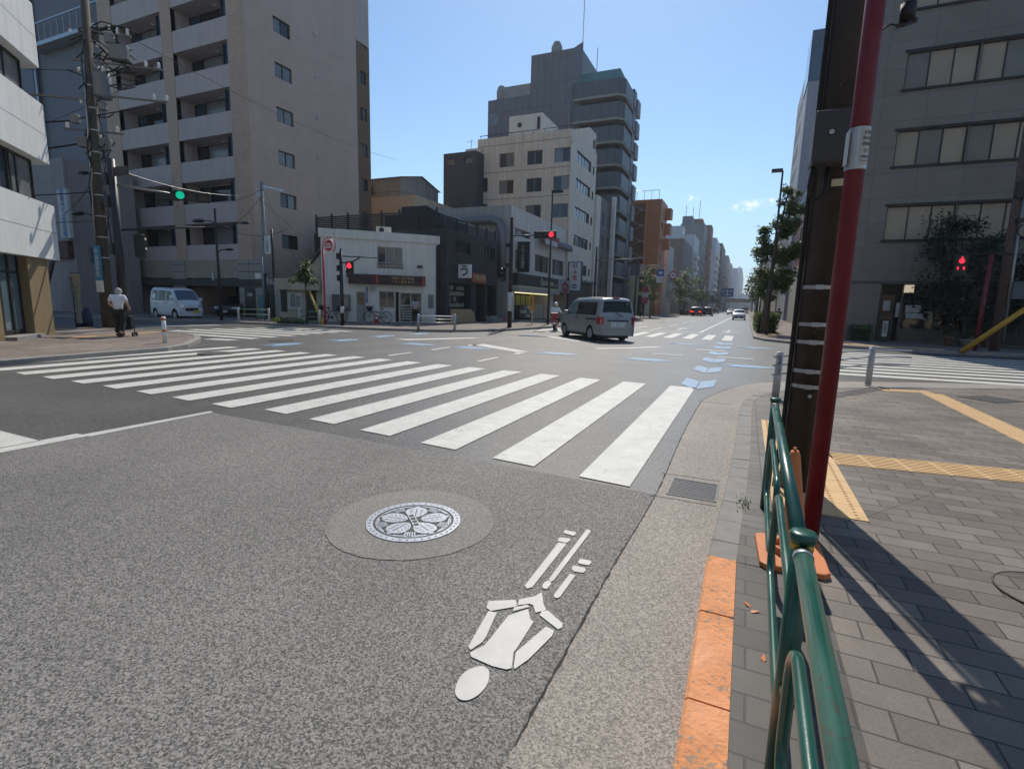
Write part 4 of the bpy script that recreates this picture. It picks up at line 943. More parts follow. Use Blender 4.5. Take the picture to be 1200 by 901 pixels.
mb.prism([(p.x, p.y) for p in P], 5.08, 5.58); mb.build('cornice', WH, t)
window(t, FA, W2, MAT['alu'], [MAT['panes'][0], MAT['curtain']], .1)
mb = MB(); FA.box(mb, 3.2, 4.83, 3.55, 3.6, .03, .07); FA.box(mb, 3.2, 4.83, 3.73, 3.77, .03, .07)
for k in range(5): FA.box(mb, 3.22+k*.39, 3.25+k*.39, 3.4, 3.77, .0, .06)
mb.build('window_rail', MAT['alu'], t)
window(t, FA, WS, MAT['alu'], [MAT['panes'][0]], .1); sd = window(t, FA, DS, MAT['alu'], [glass('door_pane', (.05, .06, .06))], .1, 'sliding_door')
mb = MB(); FA.box(mb, 4.62, 5.95, 1.12, 1.22, -.12, -.03); mb.build('door_rail', MAT['alu'], sd)
mb = MB()
for k in range(5): FA.box(mb, 4.72, 5.25, .3+k*.16, .36+k*.16, -.095, -.09)
mb.build('frosted_band', MAT['wgrime'], sd)
window(t, FB, WB, MAT['alu'], [MAT['panes'][1]], .08)
mb = MB(); FA.box(mb, 1.95, 2.52, .12, 1.95, -.1, -.06); do = mb.build('door', M('grey_door', (.36, .35, .33), .6), t)
mb = MB(); FA.box(mb, 2.03, 2.44, 1.15, 1.85, -.06, -.05); mb.build('door_pane', M('brown_pane', (.2, .14, .09), .3), do)
mb = MB(); FA.box(mb, 4.33, 4.56, .12, 2.0, -.62, -.58); mb.build('dark_recess', MAT['black'], t)
mb = MB(); FA.box(mb, 1.52, LA+.06, 2.42, 3.0, .003, .42); sg = mb.build('sign_board', M('brown_board', (.04, .018, .018), .5, 0, .2, 4), t)
for u in (3.1, 5.95): mb = MB(); FA.box(mb, u, u+.13, 2.46, 2.96, .422, .428); mb.build('red_panel', MAT['signred'], sg)
text('明星小栗写真館', .2, MAT['brass'], sg, FA.p(4.75, 2.82, .43), (PI/2, 0, math.atan2(C_.y-A_.y, C_.x-A_.x)))
text('へ弁人事部 受 店', .19, MAT['brass'], sg, FA.p(4.75, 2.6, .43), (PI/2, 0, math.atan2(C_.y-A_.y, C_.x-A_.x)))
mb = MB(); FA.box(mb, .55, 1.6, .75, 1.75, .02, .35); cb = mb.build('meter_cabinet', M('cabinet_grey', (.1, .105, .11), .5), t)
mb = MB(); FA.box(mb, .95, 1.5, 1.0, 1.7, .352, .36); mb.build('cabinet_screen', MAT['panes'][1], cb)
mb = MB(); FA.box(mb, 1.4, 1.47, .1, .75, .1, .3); mb.build('cabinet_leg', MAT['steel'], cb)
mb = MB(); mb.cyl(FA.p(2.95, 2.15, .02), FA.p(2.95, 2.15, .1), .17, n=14); mb.build('gas_meter', MAT['alu'], t)
mb = MB(); FA.box(mb, 2.55, 2.65, 1.3, 2.25, .01, .03); ab = mb.build('address_plate', MAT['signblue'], t)
text('足立九丁目', .1, MAT['white'], ab, FA.p(2.6, 1.78, .035), (PI/2, 0, .76), vert=True, ext=.002)
mb = MB(); FA.box(mb, 5.7, 6.0, 3.55, 3.68, .0, .2); mb.build('wall_lamp', MAT['black'], t)
mb = MB(); FB.box(mb, .86, .95, 0, 5.0, .01, .09); mb.build('downpipe', MAT['darkframe'], t)
mb = MB(); FA.box(mb, 3.3, 4.2, 5.6, 6.02, -1.2, -.8); ac = mb.build('air_conditioner', MAT['wgrime'], t)
mb = MB(); mb.cyl(FA.p(3.6, 5.81, -.81), FA.p(3.6, 5.81, -.785), .16, n=16); mb.build('fan_grille', MAT['darkframe'], ac)

# black two storey eel restaurant
DK = M('charcoal_render', (.038, .037, .039), .75, 0, .15, 2, .1, 30, streak=.2); BW_ = M('black_wood', (.018, .018, .02), .6, 0, .3, 10)
W = [(29.9, 32.0, 4.72, 5.5, 4), (34.1, 35.8, 4.72, 5.5, 4)]
G_ = [(29.25, 32.15, .1, 2.72, 0, .5), (32.95, 34.35, .1, 2.76, 0, .8), (34.65, 36.1, .1, 2.77, 0, .5)]
t = bldg('black_restaurant', 'charcoal two storey restaurant with a slatted roof fence', 'restaurant', -28.9, XF, 28.8, 36.25, 6.08, DK, E=W+G_, fm=MAT['darkframe'], gms=[MAT['panes'][0], MAT['dpanes'][0]], base=(-20, 30, 0))
FX = FE(XF)
mb = MB(); FX.box(mb, 29.25, 32.15, .1, 2.72, -.52, -.48); FX.box(mb, 32.95, 34.35, .1, 2.76, -.82, -.78); FX.box(mb, 34.65, 36.1, .1, 2.77, -.52, -.48); mb.build('shop_interior', MAT['black'], t)
for j in range(4):
    for k in range(7):
        if random.random() < .8:
            mb = MB(); u = 29.4+k*.37; FX.box(mb, u, u+.28, 1.15+j*.38, 1.15+j*.38+random.uniform(.2, .3), -.47, -.43); mb.build('menu_tag', M('old_paper', (.3, .28, .24), .8) if 'old_paper' not in bpy.data.materials else bpy.data.materials['old_paper'], t)
mb = MB(); P = [(29.3, .1), (32.6, .1), (32.4, .7), (31.9, 1.0), (29.3, 1.0)]
mb.b.faces.new([mb.b.verts.new(FX.p(u, z, .15)) for u, z in P]); r_ = bmesh.ops.extrude_face_region(mb.b, geom=mb.b.faces[:])
bmesh.ops.translate(mb.b, vec=(-.12, 0, 0), verts=[v for v in r_['geom'] if isinstance(v, bmesh.types.BMVert)])
mb.build('plywood_screen', M('plywood', (.4, .29, .16), .7, 0, .15, 6), t)
mb = MB(); FX.box(mb, 33.2, 33.9, 1.2, 2.3, -.77, -.74); FX.box(mb, 33.3, 34.2, .3, .95, -.77, -.74); mb.build('paper_notice', MAT['wgrime'], t)
mb = MB(); FX.box(mb, 34.5, 36.3, .1, .3, .0, .7); FX.box(mb, 34.5, 35.6, .3, .5, .0, .4); mb.build('step', MAT['concrete'], t)
def fence(name, A, B, z0, z1, parent, n, gap=.16):
    A, B = V((*A, 0)), V((*B, 0)); d = (B-A); L = d.length; d.normalize()
    for k in range(n+1):
        p = A+d*L*k/n; mb = MB(); mb.box(p.x-.05, p.y-.05, z0, p.x+.05, p.y+.05, z1+.15); mb.build('fence_post', BW_, parent)
    mb = MB(); z = z0+.08
    while z < z1: mb.bar(A+V((0, 0, z)), B+V((0, 0, z)), .03, .09); z += gap*.8
    mb.build('fence_slats', BW_, parent)
fence('roof_fence', (-28.8, 28.95), (-18.6, 28.95), 6.08, 7.25, t, 7); fence('roof_fence', (-18, 28.95), (-17.95, 36.1), 6.08, 6.75, t, 5)
mb = MB(); mb.box(-22.9, 29.2, 6.05, -18.6, 33, 7.1); mb.build('roof_room', BW_, t)
mb = MB(); mb.box(-22.7, 30.8, 7.11, -20.6, 34, 7.95); mb.build('stair_head', DK, t)
for k in range(9): mb = MB(); mb.box(-20.6+k*.24, 30.9, 7.86-k*.12, -20.44+k*.24, 33.9, 7.9-k*.12); mb.build('slat_awning', MAT['alu'], t)
mb = MB(); mb.box(XF+.02, 29.35, 3.0, XF+.16, 30.6, 3.95)
mb.b.clear()
sgn = T('eel_sign', 'white box sign with a brushed black letter on the charcoal restaurant', 'sign', (XF, 29.9, 3.07))
mb = MB(); mb.box(XF+.003, 30.35, 3.07, XF+.95, 30.5, 3.95); mb.build('sign_box', MAT['white'], sgn)
text('う', .78, MAT['ink'], sgn, (XF+.48, 30.34, 3.5), RS, bold=.02)
sgn = T('wooden_sign', 'orange brown wooden name board beside the white eel sign', 'sign', (XF, 32.7, 2.87))
mb = MB(); FX.box(mb, 31.75, 33.8, 2.85, 3.5, .25, .33); mb.build('board', M('orange_board', (.27, .09, .03), .6, 0, .2, 5), sgn)
mb = MB(); FX.box(mb, 32.7, 32.76, 3.1, 3.2, 0, .25); mb.build('bracket', MAT['black'], sgn)
text('うなぎ亭', .44, MAT['cream'], sgn, (XF+.335, 32.78, 3.17), RE)

# white convenience store building
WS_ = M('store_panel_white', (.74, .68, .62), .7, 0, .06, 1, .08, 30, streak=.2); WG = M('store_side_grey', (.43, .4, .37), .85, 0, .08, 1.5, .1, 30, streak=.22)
W = [(39.6, 42.8, 4.35, 5.94, 2), (43.95, 47.6, 4.4, 5.92, 3), (48.55, 52, 4.4, 5.9, 3), (39.35, 42.8, 7.02, 7.6, 4)]
G_ = [(39.6, 47.7, .1, 2.5, 0, 1.6), (49.2, 53.0, .1, 2.7, 0, 1.2)]
t = bldg('store_building', 'white two storey building with a black shop fascia and tile roof edge', 'building', -29, XF, 38.6, 53.1, 9.2, [WS_], E=W+G_, fm=MAT['alu'], gms=[MAT['panes'][0], MAT['panes'][2], MAT['curtain']], base=(XF-2, 45, 0))
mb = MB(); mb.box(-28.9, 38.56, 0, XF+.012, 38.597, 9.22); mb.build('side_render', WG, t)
mb = MB(); FX.box(mb, 39.0, 49.0, 2.98, 3.95, .004, .5); fs = mb.build('fascia', MAT['black'], t)
text('Quolofune', .8, M('sign_green', (.5, .66, .55), .5), fs, (XF+.505, 46.0, 3.45), RE); text('シエ', .4, MAT['wgrime'], fs, (XF+.505, 48.4, 3.3), RE)
mb = MB(); FX.box(mb, 39.0, 49.0, 2.78, 2.97, .004, .56); mb.build('fascia_trim', M('fascia_yellow', (.5, .47, .3), .5), t)
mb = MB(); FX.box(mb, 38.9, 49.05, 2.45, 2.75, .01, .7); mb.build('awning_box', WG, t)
mb = MB(); FX.box(mb, 39.7, 47.5, 2.36, 2.44, -.1, .0); mb.build('shop_light_strip', glow('shop_light', (1, .9, .5), 1.3), t)
mb = MB(); FX.box(mb, 39.6, 47.7, .1, 2.5, -1.62, -1.58); mb.build('shop_interior', M('shop_dim', (.07, .065, .05), .8), t)
for k in range(4): mb = MB(); FX.box(mb, 40.1+k*1.1, 41.0+k*1.1, 1.35, 2.2, -.6, -.55); mb.build('yellow_poster', M('poster_yellow', (.3, .3, .06), .6) if k == 0 else bpy.data.materials['poster_yellow'], t)
for k in range(3):
    for j in range(3): mb = MB(); FX.box(mb, 42.0+k*.75, 42.6+k*.75, .25+j*.38, .55+j*.38, -.5, -.1); mb.build('stock_crate', MAT['wgrime'] if (j+k) % 2 else MAT['panes'][1], t)
mb = MB(); FX.box(mb, 44.8, 47.4, .1, 1.45, -.45, -.35); mb.build('counter_panel', BS, t)
mb = MB(); FX.box(mb, 49.2, 53, .1, 2.7, -1.22, -1.18); mb.build('dark_entrance', MAT['black'], t)
rf = MB()
for k in range(14): rf.cyl(FX.p(44.4+k*.62, 7.5, .35), FX.p(44.4+k*.62, 7.0, .6), .24, n=8)
rf.build('tile_eave', M('eave_tile', (.24, .23, .26), .6), t)
mb = MB(); FX.box(mb, 43.9, 48.2, 7.0, 7.75, .62, .75); rd = mb.build('red_emblem_board', M('emblem_red', (.33, .05, .045), .6), t)
mb = MB(); FX.box(mb, 44.4, 47.6, 6.85, 7.3, .752, .8); mb.build('emblem_plate', MAT['wgrime'], rd)
mb = MB(); FX.box(mb, 49.15, 53.1, 2.72, 4.0, .004, .4); lf = mb.build('side_fascia', M('fascia_grey', (.33, .33, .36), .6), t)
mb = MB(); P = [(50.6, 2.8), (52.4, 2.8), (52.4, 3.55), (51.5, 3.95), (50.6, 3.55)]; mb.face([FX.p(u, z, .41) for u, z in P]); em = mb.build('house_emblem', M('emblem_maroon', (.28, .04, .05), .6), lf)
text('PIT', .5, MAT['white'], em, (XF+.42, 51.5, 3.25), RE)
mb = MB(); mb.tube([(-28, 38.2, 7.9), (-22, 38.2, 8.1), (-19.3, 38.2, 8.1), (-18.6, 38.2, 7.8), (-18.4, 38.2, 7.0), (-18.4, 38.2, 3.5)], .34, 14)
tag(mb.build('exhaust_duct', M('duct_metal', (.2, .205, .215), .45, .5, .15, 3), None, (-18.4, 38.2, 3.5)), 'fat grey exhaust duct bending down between the black and white buildings', 'duct')
sgn = T('vertical_sign', 'tall black vertical sign on the white store building', 'sign', (XF+.5, 40, 4.1))
mb = MB(); mb.box(XF+.1, 39.75, 4.05, XF+1.15, 39.95, 6.5); mb.build('sign_box', MAT['black'], sgn)
mb = MB(); mb.box(XF+.0, 39.8, 5.9, XF+.1, 39.9, 6.0); mb.build('bracket', MAT['steel'], sgn)
text('くろふね珈琲', .34, MAT['wgrime'], sgn, (XF+.6, 39.74, 5.3), RS, vert=True)
sgn = T('clinic_sign', 'white vertical sign with blue frame and red characters before the beige block', 'sign', (XF+.6, 52, 3.2))
mb = MB(); mb.box(XF+.05, 53.3, 2.9, XF+1.6, 53.5, 6.0); mb.build('sign_box', M('frame_blue', (.03, .06, .2), .5), sgn)
mb = MB(); mb.box(XF+.17, 53.28, 3.0, XF+1.48, 53.298, 5.9); pn = mb.build('sign_panel', MAT['white'], sgn)
text('公', .62, MAT['ink'], pn, (XF+.82, 53.27, 5.5), RS, bold=.03); text('十文', .58, MAT['signred'], pn, (XF+.82, 53.27, 4.55), RS, vert=True, bold=.03); text('の', .6, MAT['ink'], pn, (XF+.82, 53.27, 3.4), RS, bold=.03)

# beige six storey block
BE = M('beige_render', (.82, .66, .5), .85, 0, .07, .8, .12, 20, streak=.2); BEE = M('pale_lit_render', (.82, .74, .62), .85, 0, .06, .8, .12, 20, streak=.16)  # paler copy for the street front, light bounced off the road put into its colour
zr_ = [16.0-2.76*k for k in range(6)]
S = [(u, u+1.75, z, z+1.42, 2) for z in zr_[:4] for u in (-25.9, -22.65, -19.6)]+[(-28.4, -27.3, z-2.4, z-.9, 0, 1.2) for z in (16, 13.2, 10.5)]
E_ = [(54.8, 60.2, z, z+1.12, 5) for z in (16.55, 13.78, 10.85, 7.9)]+[(57.8, 60.2, 4.85, 6.05, 3)]+[(61.0, 61.6, z, z+.9, 1) for z in (19.5, 16.6, 13.8, 10.9, 8.0, 4.9)]
t = bldg('beige_block', 'beige rendered six storey block with ribbon windows on its street side', 'building', -28.6, XF, 52.75, 62.4, 19.15, BE, S=S, E=E_, base=(XF-3, 57, 0))
mb = MB()
FX.box(mb, 52.75, 62.42, 6.6, 6.9, .002, .03); mb.build('moulding', BEE, t)
mb = MB(); wall(mb, Fr((XF+.02, 0), (0, 1), (1, 0)), 52.73, 62.4, 4.3, 19.17, E_, .17); mb.build('street_front', BEE, t, recalc=False)
mb = MB(); FX.box(mb, 53.2, 62.3, .1, 4.28, .0, .25); mb.build('dark_shopfront', M('dark_stone', (.045, .045, .048), .6, 0, .3, 4), t)
mb = MB(); FX.box(mb, 55.2, 62.4, 4.0, 4.25, .26, .75); mb.build('green_awning', M('teal_metal', (.06, .14, .14), .5), t)
mb = MB(); mb.cyl((XF+.1, 52.65, 0), (XF+.1, 52.65, 18.3), .09, n=8); mb.ball((XF+.1, 52.6, 17.9), .2, 8); mb.cyl((-23.2, 52.68, 0), (-23.2, 52.68, 19), .06, n=8); mb.build('downpipe', BE, t)
mb = MB()
for z in (18.3, 15.5, 12.7): mb.box(-28.6, 52.735, z, XF, 52.748, z+.05)
mb.build('joint_line', M('joint_brown', (.2, .17, .14), .9), t)
mb = MB(); mb.tube([(-28.4, 52.9, 19.5), (-18.2, 52.9, 19.5)], .04, 6)
for k in range(9): mb.cyl((-28.3+k*1.25, 52.9, 19.1), (-28.3+k*1.25, 52.9, 19.5), .03, n=6)
mb.build('roof_rail', MAT['black'], t)
mb = MB(); mb.box(-25.9, 55, 18.5, -21.95, 60, 21.9); ph = mb.build('penthouse', BEE, t)
mb = MB(); mb.cyl((-24.6, 54.98, 20.9), (-24.6, 54.9, 20.9), .25, n=12); mb.box(-22.5, 54.93, 20.2, -22.2, 55, 21.5); mb.build('vent', MAT['darkframe'], ph)
mb = MB(); mb.box(XF-3, 59.5, 18.5, XF-.1, 62.2, 21.3); mb.build('stair_head', BEE, t)
# slim shafts and brown building
t = bldg('slim_shaft', 'slim pale shaft building squeezed beside the beige block', 'building', -26, XF+.3, 62.5, 64.3, 14.6, WH, base=(-18, 63, 0))
E_ = [(66, 67.2, z, z+1.5, 2) for z in (3.5, 6.2, 8.9, 11.6)]+[(69, 70.2, z, z+1.5, 2) for z in (3.5, 6.2, 8.9, 11.6)]
t = bldg('brown_building', 'narrow brown building between two pale shafts', 'building', -27, XF, 64.4, 71.4, 14.9, M('brown_tile', (.12, .09, .08), .6, streak=.2), E=E_, base=(-19, 68, 0))
mb = MB(); mb.box(XF+.003, 70.7, 0, XF+.5, 71.4, 15.9); mb.build('pale_fin', WH, t)
# dark tile narrow building
DT = MT('charcoal_tile', (.055, .06, .07), (1.0, .45), .02, (.03, .033, .04), .08, .55, 'x', 0, .3)
t = bldg('charcoal_tile_building', 'narrow charcoal tiled building left of the beige block', 'building', -31.9, -27.8, 51, 60, 17.5, DT, S=[(-31.4, -30.5, 16.3, 16.85, 1), (-29.2, -28.3, 16.3, 16.85, 1)], gms=[MAT['curtain']], base=(-30, 55, 0))
mb = MB(); mb.tube([(-29, 52, 17.4), (-29, 52, 19)], .03, 5); mb.tube([(-29.6, 52, 18.8), (-28.4, 52, 18.8)], .02, 5); mb.box(-30, 52.5, 17.4, -28, 54, 18.2); mb.build('roof_clutter', MAT['steel'], t)
# tan building with a corrugated shed on its roof
TN = M('tan_render', (.5, .385, .27), .85, 0, .06, .8, .1, 20, streak=.12)
t = T('tan_building', 'tan rendered building with a grey corrugated shed on its roof', 'building', (-35, 46, 0))
mb = MB(); mb.box(-46, 42, 0, -29.43, 58, 11.35); mb.build('wall', TN, t)
CG = MT('corrugated_sheet', (.3, .285, .26), (.32, 6), .03, (.12, .115, .105), .12, .6, 'x', 0, .8, .3)
mb = MB(); mb.box(-46, 42.9, 11.351, -31.7, 49.6, 13.1); mb.prism([(-46, 42.9), (-31.7, 42.9), (-31.7, 43), (-46, 43)], 13.1, 13.2); sh = mb.build('shed', CG, t); gb = MB(); gb.face([(-31.7, 42.9, 13.1), (-31.7, 49.6, 13.1), (-31.7, 49.6, 13.2), (-31.7, 46.3, 14.02), (-31.7, 42.9, 13.25)]); gb.build('shed_gable', CG, sh)
mb = MB(); mb.face([(-46.2, 42.7, 13.3), (-31.5, 42.7, 13.3), (-31.5, 46.3, 14.1), (-46.2, 46.3, 14.1)]); mb.face([(-46.2, 46.3, 14.1), (-31.5, 46.3, 14.1), (-31.5, 49.9, 13.2), (-46.2, 49.9, 13.2)]); bmesh.ops.solidify(mb.b, geom=mb.b.faces[:], thickness=.12); mb.build('shed_roof', M('shed_roof', (.08, .08, .1), .6), sh)
mb = MB(); mb.box(-37, 42.7, 11.8, -35, 42.795, 12.7); mb.build('shed_window', MAT['dpanes'][0], sh)
# black tower
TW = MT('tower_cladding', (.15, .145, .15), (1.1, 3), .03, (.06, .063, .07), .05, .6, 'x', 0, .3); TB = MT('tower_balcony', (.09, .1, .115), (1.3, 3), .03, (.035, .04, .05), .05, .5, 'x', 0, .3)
t = T('dark_tower', 'tall dark grey tower with wrap around balconies and a teal roof edge', 'tower', (-24, 80, 0))
mb = MB(); mb.box(-38.8, 74.7, 0, -31.8, 88, 31.9); mb.build('left_wing', TW, t)
mb = MB(); mb.box(-31.8, 74.6, 0, -25.35, 86, 37.1); mb.build('lift_core', TW, t)
mb = MB(); mb.prism([(-25.35, 74.6), (-24.3, 75.6), (-24.3, 86), (-25.35, 86)], 0, 37.1); 
mb.face([(-25.35, 74.59, 37.1), (-24.3, 75.6, 37.1), (-24.3, 75.6, 38.2)]); mb.build('core_fin', M('fin_grey', (.15, .16, .17), .6), t)
mb = MB(); mb.box(-36.4, 75, 31.9, -32, 84, 33.6); mb.build('plant_room', MAT['concrete'], t)
mb = MB(); mb.lathe([(.7, 31.9), (.75, 33.2), (.5, 33.9), (0, 34.1)], 14, (-36.9, 75.4, 0)); mb.lathe([(.8, 37), (.8, 38.2), (.5, 38.9), (0, 39.1)], 14, (-28.4, 76, 0)); mb.build('water_tank', MAT['concrete'], t)
mb = MB(); mb.cyl((-24.4, 75.6, 37), (-24.4, 75.6, 43.5), .05, n=6); mb.build('aerial', MAT['alu'], t); mb = MB(); mb.cyl((-22.3, 76, 34), (-22.3, 76, 37.2), .05, n=6); mb.build('aerial', MAT['alu'], t)
mb = MB(); mb.box(-38.5, 74.66, 28.3, -37, 74.69, 30); mb.build('window', MAT['panes'][1], t)
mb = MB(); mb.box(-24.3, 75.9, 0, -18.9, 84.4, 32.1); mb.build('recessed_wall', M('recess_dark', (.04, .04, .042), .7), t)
mb = MB(); P = [(-24.3, 74.9, 32.3), (XF-.2, 74.9, 32.3), (-19, 76.3, 34.2), (-24.3, 76.3, 34.2)]; mb.face(P); mb.face([(XF-.2, 74.9, 32.3), (XF-.2, 84.4, 32.3), (-19, 84.4, 34.2), (-19, 76.3, 34.2)]); mb.face([(-24.3, 76.3, 34.2), (-19, 76.3, 34.2), (-19, 84.4, 34.2), (-24.3, 84.4, 34.2)])
mb.build('teal_roof', M('verdigris', (.1, .22, .21), .55, .1, .1, .8, streak=.2), t)
for k in range(11):
    z = 30.35-3.05*k
    mb = MB(); z1 = z+1.95
    mb.prism([(-25.2, 74.45), (XF-.9, 74.45), (XF, 75.4), (XF, 80.4), (XF-.25, 80.4), (XF-.25, 75.5), (XF-1, 74.7), (-25.2, 74.7)], z, z1)
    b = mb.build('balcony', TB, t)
    mb = MB(); mb.prism([(-25.2, 74.5), (XF-.9, 74.5), (XF-.05, 75.4), (XF-.05, 84.4), (-24.3, 84.4), (-24.3, 75.7), (-25.2, 75.7)], z-.32, z-.003); mb.build('slab', MAT['concrete'], b)
    mb = MB(); mb.box(XF-.3, 80.6, z+.1, XF+.05, 82.4, z1+.6); mb.build('bay_front', TB, b); mb = MB(); mb.box(XF-.3, 82.42, z-.4, XF+.25, 84.6, z1-.2); mb.build('bay', M('bay_grey', (.2, .21, .225), .6) if k == 0 else bpy.data.materials['bay_grey'], b)
mb = MB(); mb.cyl((-25.6, 74.5, 0), (-25.6, 74.5, 32), .1, n=8); mb.build('downpipe', MAT['concrete'], t)
# low cream shop and orange block
XQ = -15.2
t = bldg('cream_shop', 'low cream shop with a black end wall before the orange block', 'shop', -22, XQ+.2, 84.5, 91, 6.4, M('cream_panel', (.58, .52, .34), .7, streak=.15), base=(-18, 87, 0))
mb = MB(); mb.box(XQ-.9, 84.4, .2, XQ+.25, 84.49, 6.3); mb.build('black_end', MAT['black'], t)
mb = MB(); mb.box(-20, 85, 6.2, -16.2, 90.5, 8.3); mb.build('roof_shed', MAT['panes'][1], t)
OR = M('orange_tile', (.5, .185, .075), .6, 0, .08, .6, streak=.12)
E_ = [(97, 98.8, z, z+1.2, 1) for z in (4.2, 7, 9.8, 12.6, 15.4)]
t = bldg('orange_block', 'orange tiled block with zigzag outdoor stairs', 'building', -24, XQ, 95.8, 103.1, 20.2, OR, E=E_, base=(-18, 98, 0))
mb = MB()
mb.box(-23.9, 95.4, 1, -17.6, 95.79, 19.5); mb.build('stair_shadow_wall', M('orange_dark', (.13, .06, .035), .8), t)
for k in range(7):
    z = 1.0+2.65*k; mb = MB(); mb.bar((-21, 94.7, z), (-18.3, 94.7, z+1.3), .1, .5, up=(0, 1, 0)); mb.bar((-18.3, 94.2, z+1.35), (-21, 94.2, z+2.65), .1, .5, up=(0, 1, 0)); mb.box(-18.5, 94, z+1.15, -17.6, 95.38, z+1.35); mb.box(-22, 94, z+2.5, -20.9, 95.38, z+2.65); mb.build('stair_flight', MAT['alu'], t)
mb = MB(); mb.box(-17.6, 94, 0, -17.4, 95.79, 19.7); mb.build('stair_fin', OR, t)
for z in (12.2, 14.9, 17.6): mb = MB(); mb.box(XQ+.004, 100.5, z, XQ+1.0, 103, z+1.8); mb.build('balcony', OR, t)
mb = MB(); mb.tube([(-23.8, 96.2, 21.8), (XQ-.6, 96.2, 21.8)], .05, 5)
for k in range(7): mb.cyl((-23.6+k*1.3, 96.2, 19.6), (-23.6+k*1.3, 96.2, 21.8), .04, n=5)
mb.build('roof_rail', MAT['alu'], t)
# far row on the left; each block its own tone and window grid
FAR = [('pale_block', 'pale narrow block right behind the orange block', 107.9, 116, 13.7, (.6, .6, .57)),
 ('brown_grey_block', 'brown grey block with square windows beyond the street trees', 132, 153, 17.9, (.2, .16, .15)),
 ('white_block', 'white block with many small balconies beyond the brown grey block', 156, 172, 21.9, (.6, .61, .62)),
 ('slate_block', 'tall slate grey block with a roof tank and aerials', 185, 199, 29.2, (.2, .225, .235)),
 ('rust_block', 'slim rust brown block behind the slate grey one', 217, 228, 33.2, (.26, .13, .08)),
 ('glassy_block', 'light grey block with glassy corner behind the rust brown slab', 254, 290, 33, (.5, .54, .58)),
 ('black_block', 'narrow black tower standing well down the street', 308, 350, 36.7, (.03, .035, .05)),
 ('taupe_block', 'taupe block behind the narrow black tower', 400, 440, 38.7, (.34, .27, .24)),
 ('stone_block', 'stone coloured block far down the street', 480, 520, 39.5, (.5, .47, .45)),
 ('steel_block', 'steel grey pair of blocks far away', 700, 840, 51.4, (.34, .4, .46)),
 ('hazy_block', 'last hazy tower at the end of the left row', 1100, 1460, 80, (.4, .46, .52))]
for i, (nm, lb, ya, yb, h, c) in enumerate(FAR):
    x0, x1 = XQ-13, XQ
    if i in (3,): x0 = XQ-7.5
    dep = yb-ya
    nz = max(3, int(h/3.1)); sc = 1 if ya < 240 else 2
    S = [(x1-2.9-q, x1-1.4-q, 3.3+3.1*k, 4.9+3.1*k, 1) for k in range(nz-2) for q in (0, 3.2)] if i == 1 else [(x1-1.9, x1-.8, 4.3+3.1*k, 5.6+3.1*k, 1) for k in range(nz-2)] if i in (4, 7) else []
    E_ = [(ya+1+j*dep/4, ya+1+j*dep/4+dep/6.5, 3.4+3.1*k*sc, 4.9+3.1*k*sc, 1) for k in range((nz-2)//sc) for j in range(4)]
    t = bldg(nm, lb, 'building', x0, x1, ya, yb, h, M(nm+'_wall', c, .7, 0, .1, .5, streak=.2), S=S, E=E_, base=((x0+x1)/2, (ya+yb)/2, 0), gms=[MAT['panes'][0], MAT['panes'][1]])
    for k in range(0, nz-2):
        if i in (1, 2, 5, 9): mb = MB(); mb.box(x1+.01, ya+.5, 3.1+3.1*k, x1+1.0, ya+dep*.6, 4.2+3.1*k); mb.build('balcony', WH, t)
    if i in (2, 3, 4, 7, 10): mb = MB(); mb.box(x0+.3 if i == 3 else x0+6, ya+1, h-.5, x0+3.5 if i == 3 else x0+9.5, ya+8, h+2.6); mb.build('plant_room', M(nm+'_plant', [q*.9 for q in c], .8), t)
    for q in (1.2, 3.5, 5.5) if i == 3 else (): mb = MB(); mb.cyl((x0+q, ya+2, h-.6), (x0+q, ya+2, h+5+q % 3), .09, n=5); mb.build('aerial', MAT['alu'], t)
t = bldg('end_block', 'pale low blocks closing the far end of the street', 'building', -40, 30, 1000, 1040, 28, M('end_block_wall', (.3, .34, .38), .8), base=(0, 1010, 0))
t = bldg('end_slab', 'flat grey overpass like block crossing the end of the street', 'building', -26, 30, 620, 640, 9.5, M('end_slab_wall', (.3, .3, .29), .8), base=(3, 625, 0))

# right side: grey stone office
GS = MT('grey_stone_panel', (.215, .185, .16), (1.75, 1.16), .014, (.15, .132, .118), .07, .55, 'x', 0, .25)
zb = (4.98, 8.4, 11.82, 15.25, 18.7)
S = [(5.75+2.72*j, 5.75+2.72*j+2.68, z, z+1.6, 3) for z in zb for j in range(5)]
G_ = [(5.95, 9.5, .12, 2.9, 0, .9), (9.9, 14, .12, 2.9, 0, .9)]
t = bldg('grey_office', 'grey stone office with tan blinds and painted reflections in dark framed window bands', 'office building', 3.8, 24, 31, 43, 22.5, GS, S=S+G_, fm=MAT['darkframe'], gms=MAT['tan'], base=(10, 33, 0))
F = FS(31)
mb = MB()
for z in zb: F.box(mb, 5.65, 19.4, z-.1, z-.003, -.02, .09); F.box(mb, 5.65, 19.4, z+1.603, z+1.7, -.02, .05)
mb.build('dark_sill', MAT['darkframe'], t)
mb = MB(); F.box(mb, 5.95, 14, .12, 2.9, -.95, -.9); mb.build('shop_interior', MAT['black'], t)
mb = MB(); F.box(mb, 6.05, 6.12, .12, 2.85, -.5, -.4); F.box(mb, 6.9, 7.0, .12, 2.85, -.5, -.4); F.box(mb, 8.3, 8.38, .6, 2.85, -.5, -.4); F.box(mb, 7.0, 9.5, .12, .75, -.5, -.35); mb.build('shop_frame', M('bronze', (.1, .085, .07), .5), t)
mb = MB(); F.quad(mb, 7.0, 8.3, .75, 2.85, -.45); F.quad(mb, 8.38, 9.5, .75, 2.85, -.45); mb.build('shop_pane', MAT['dpanes'][0], t)
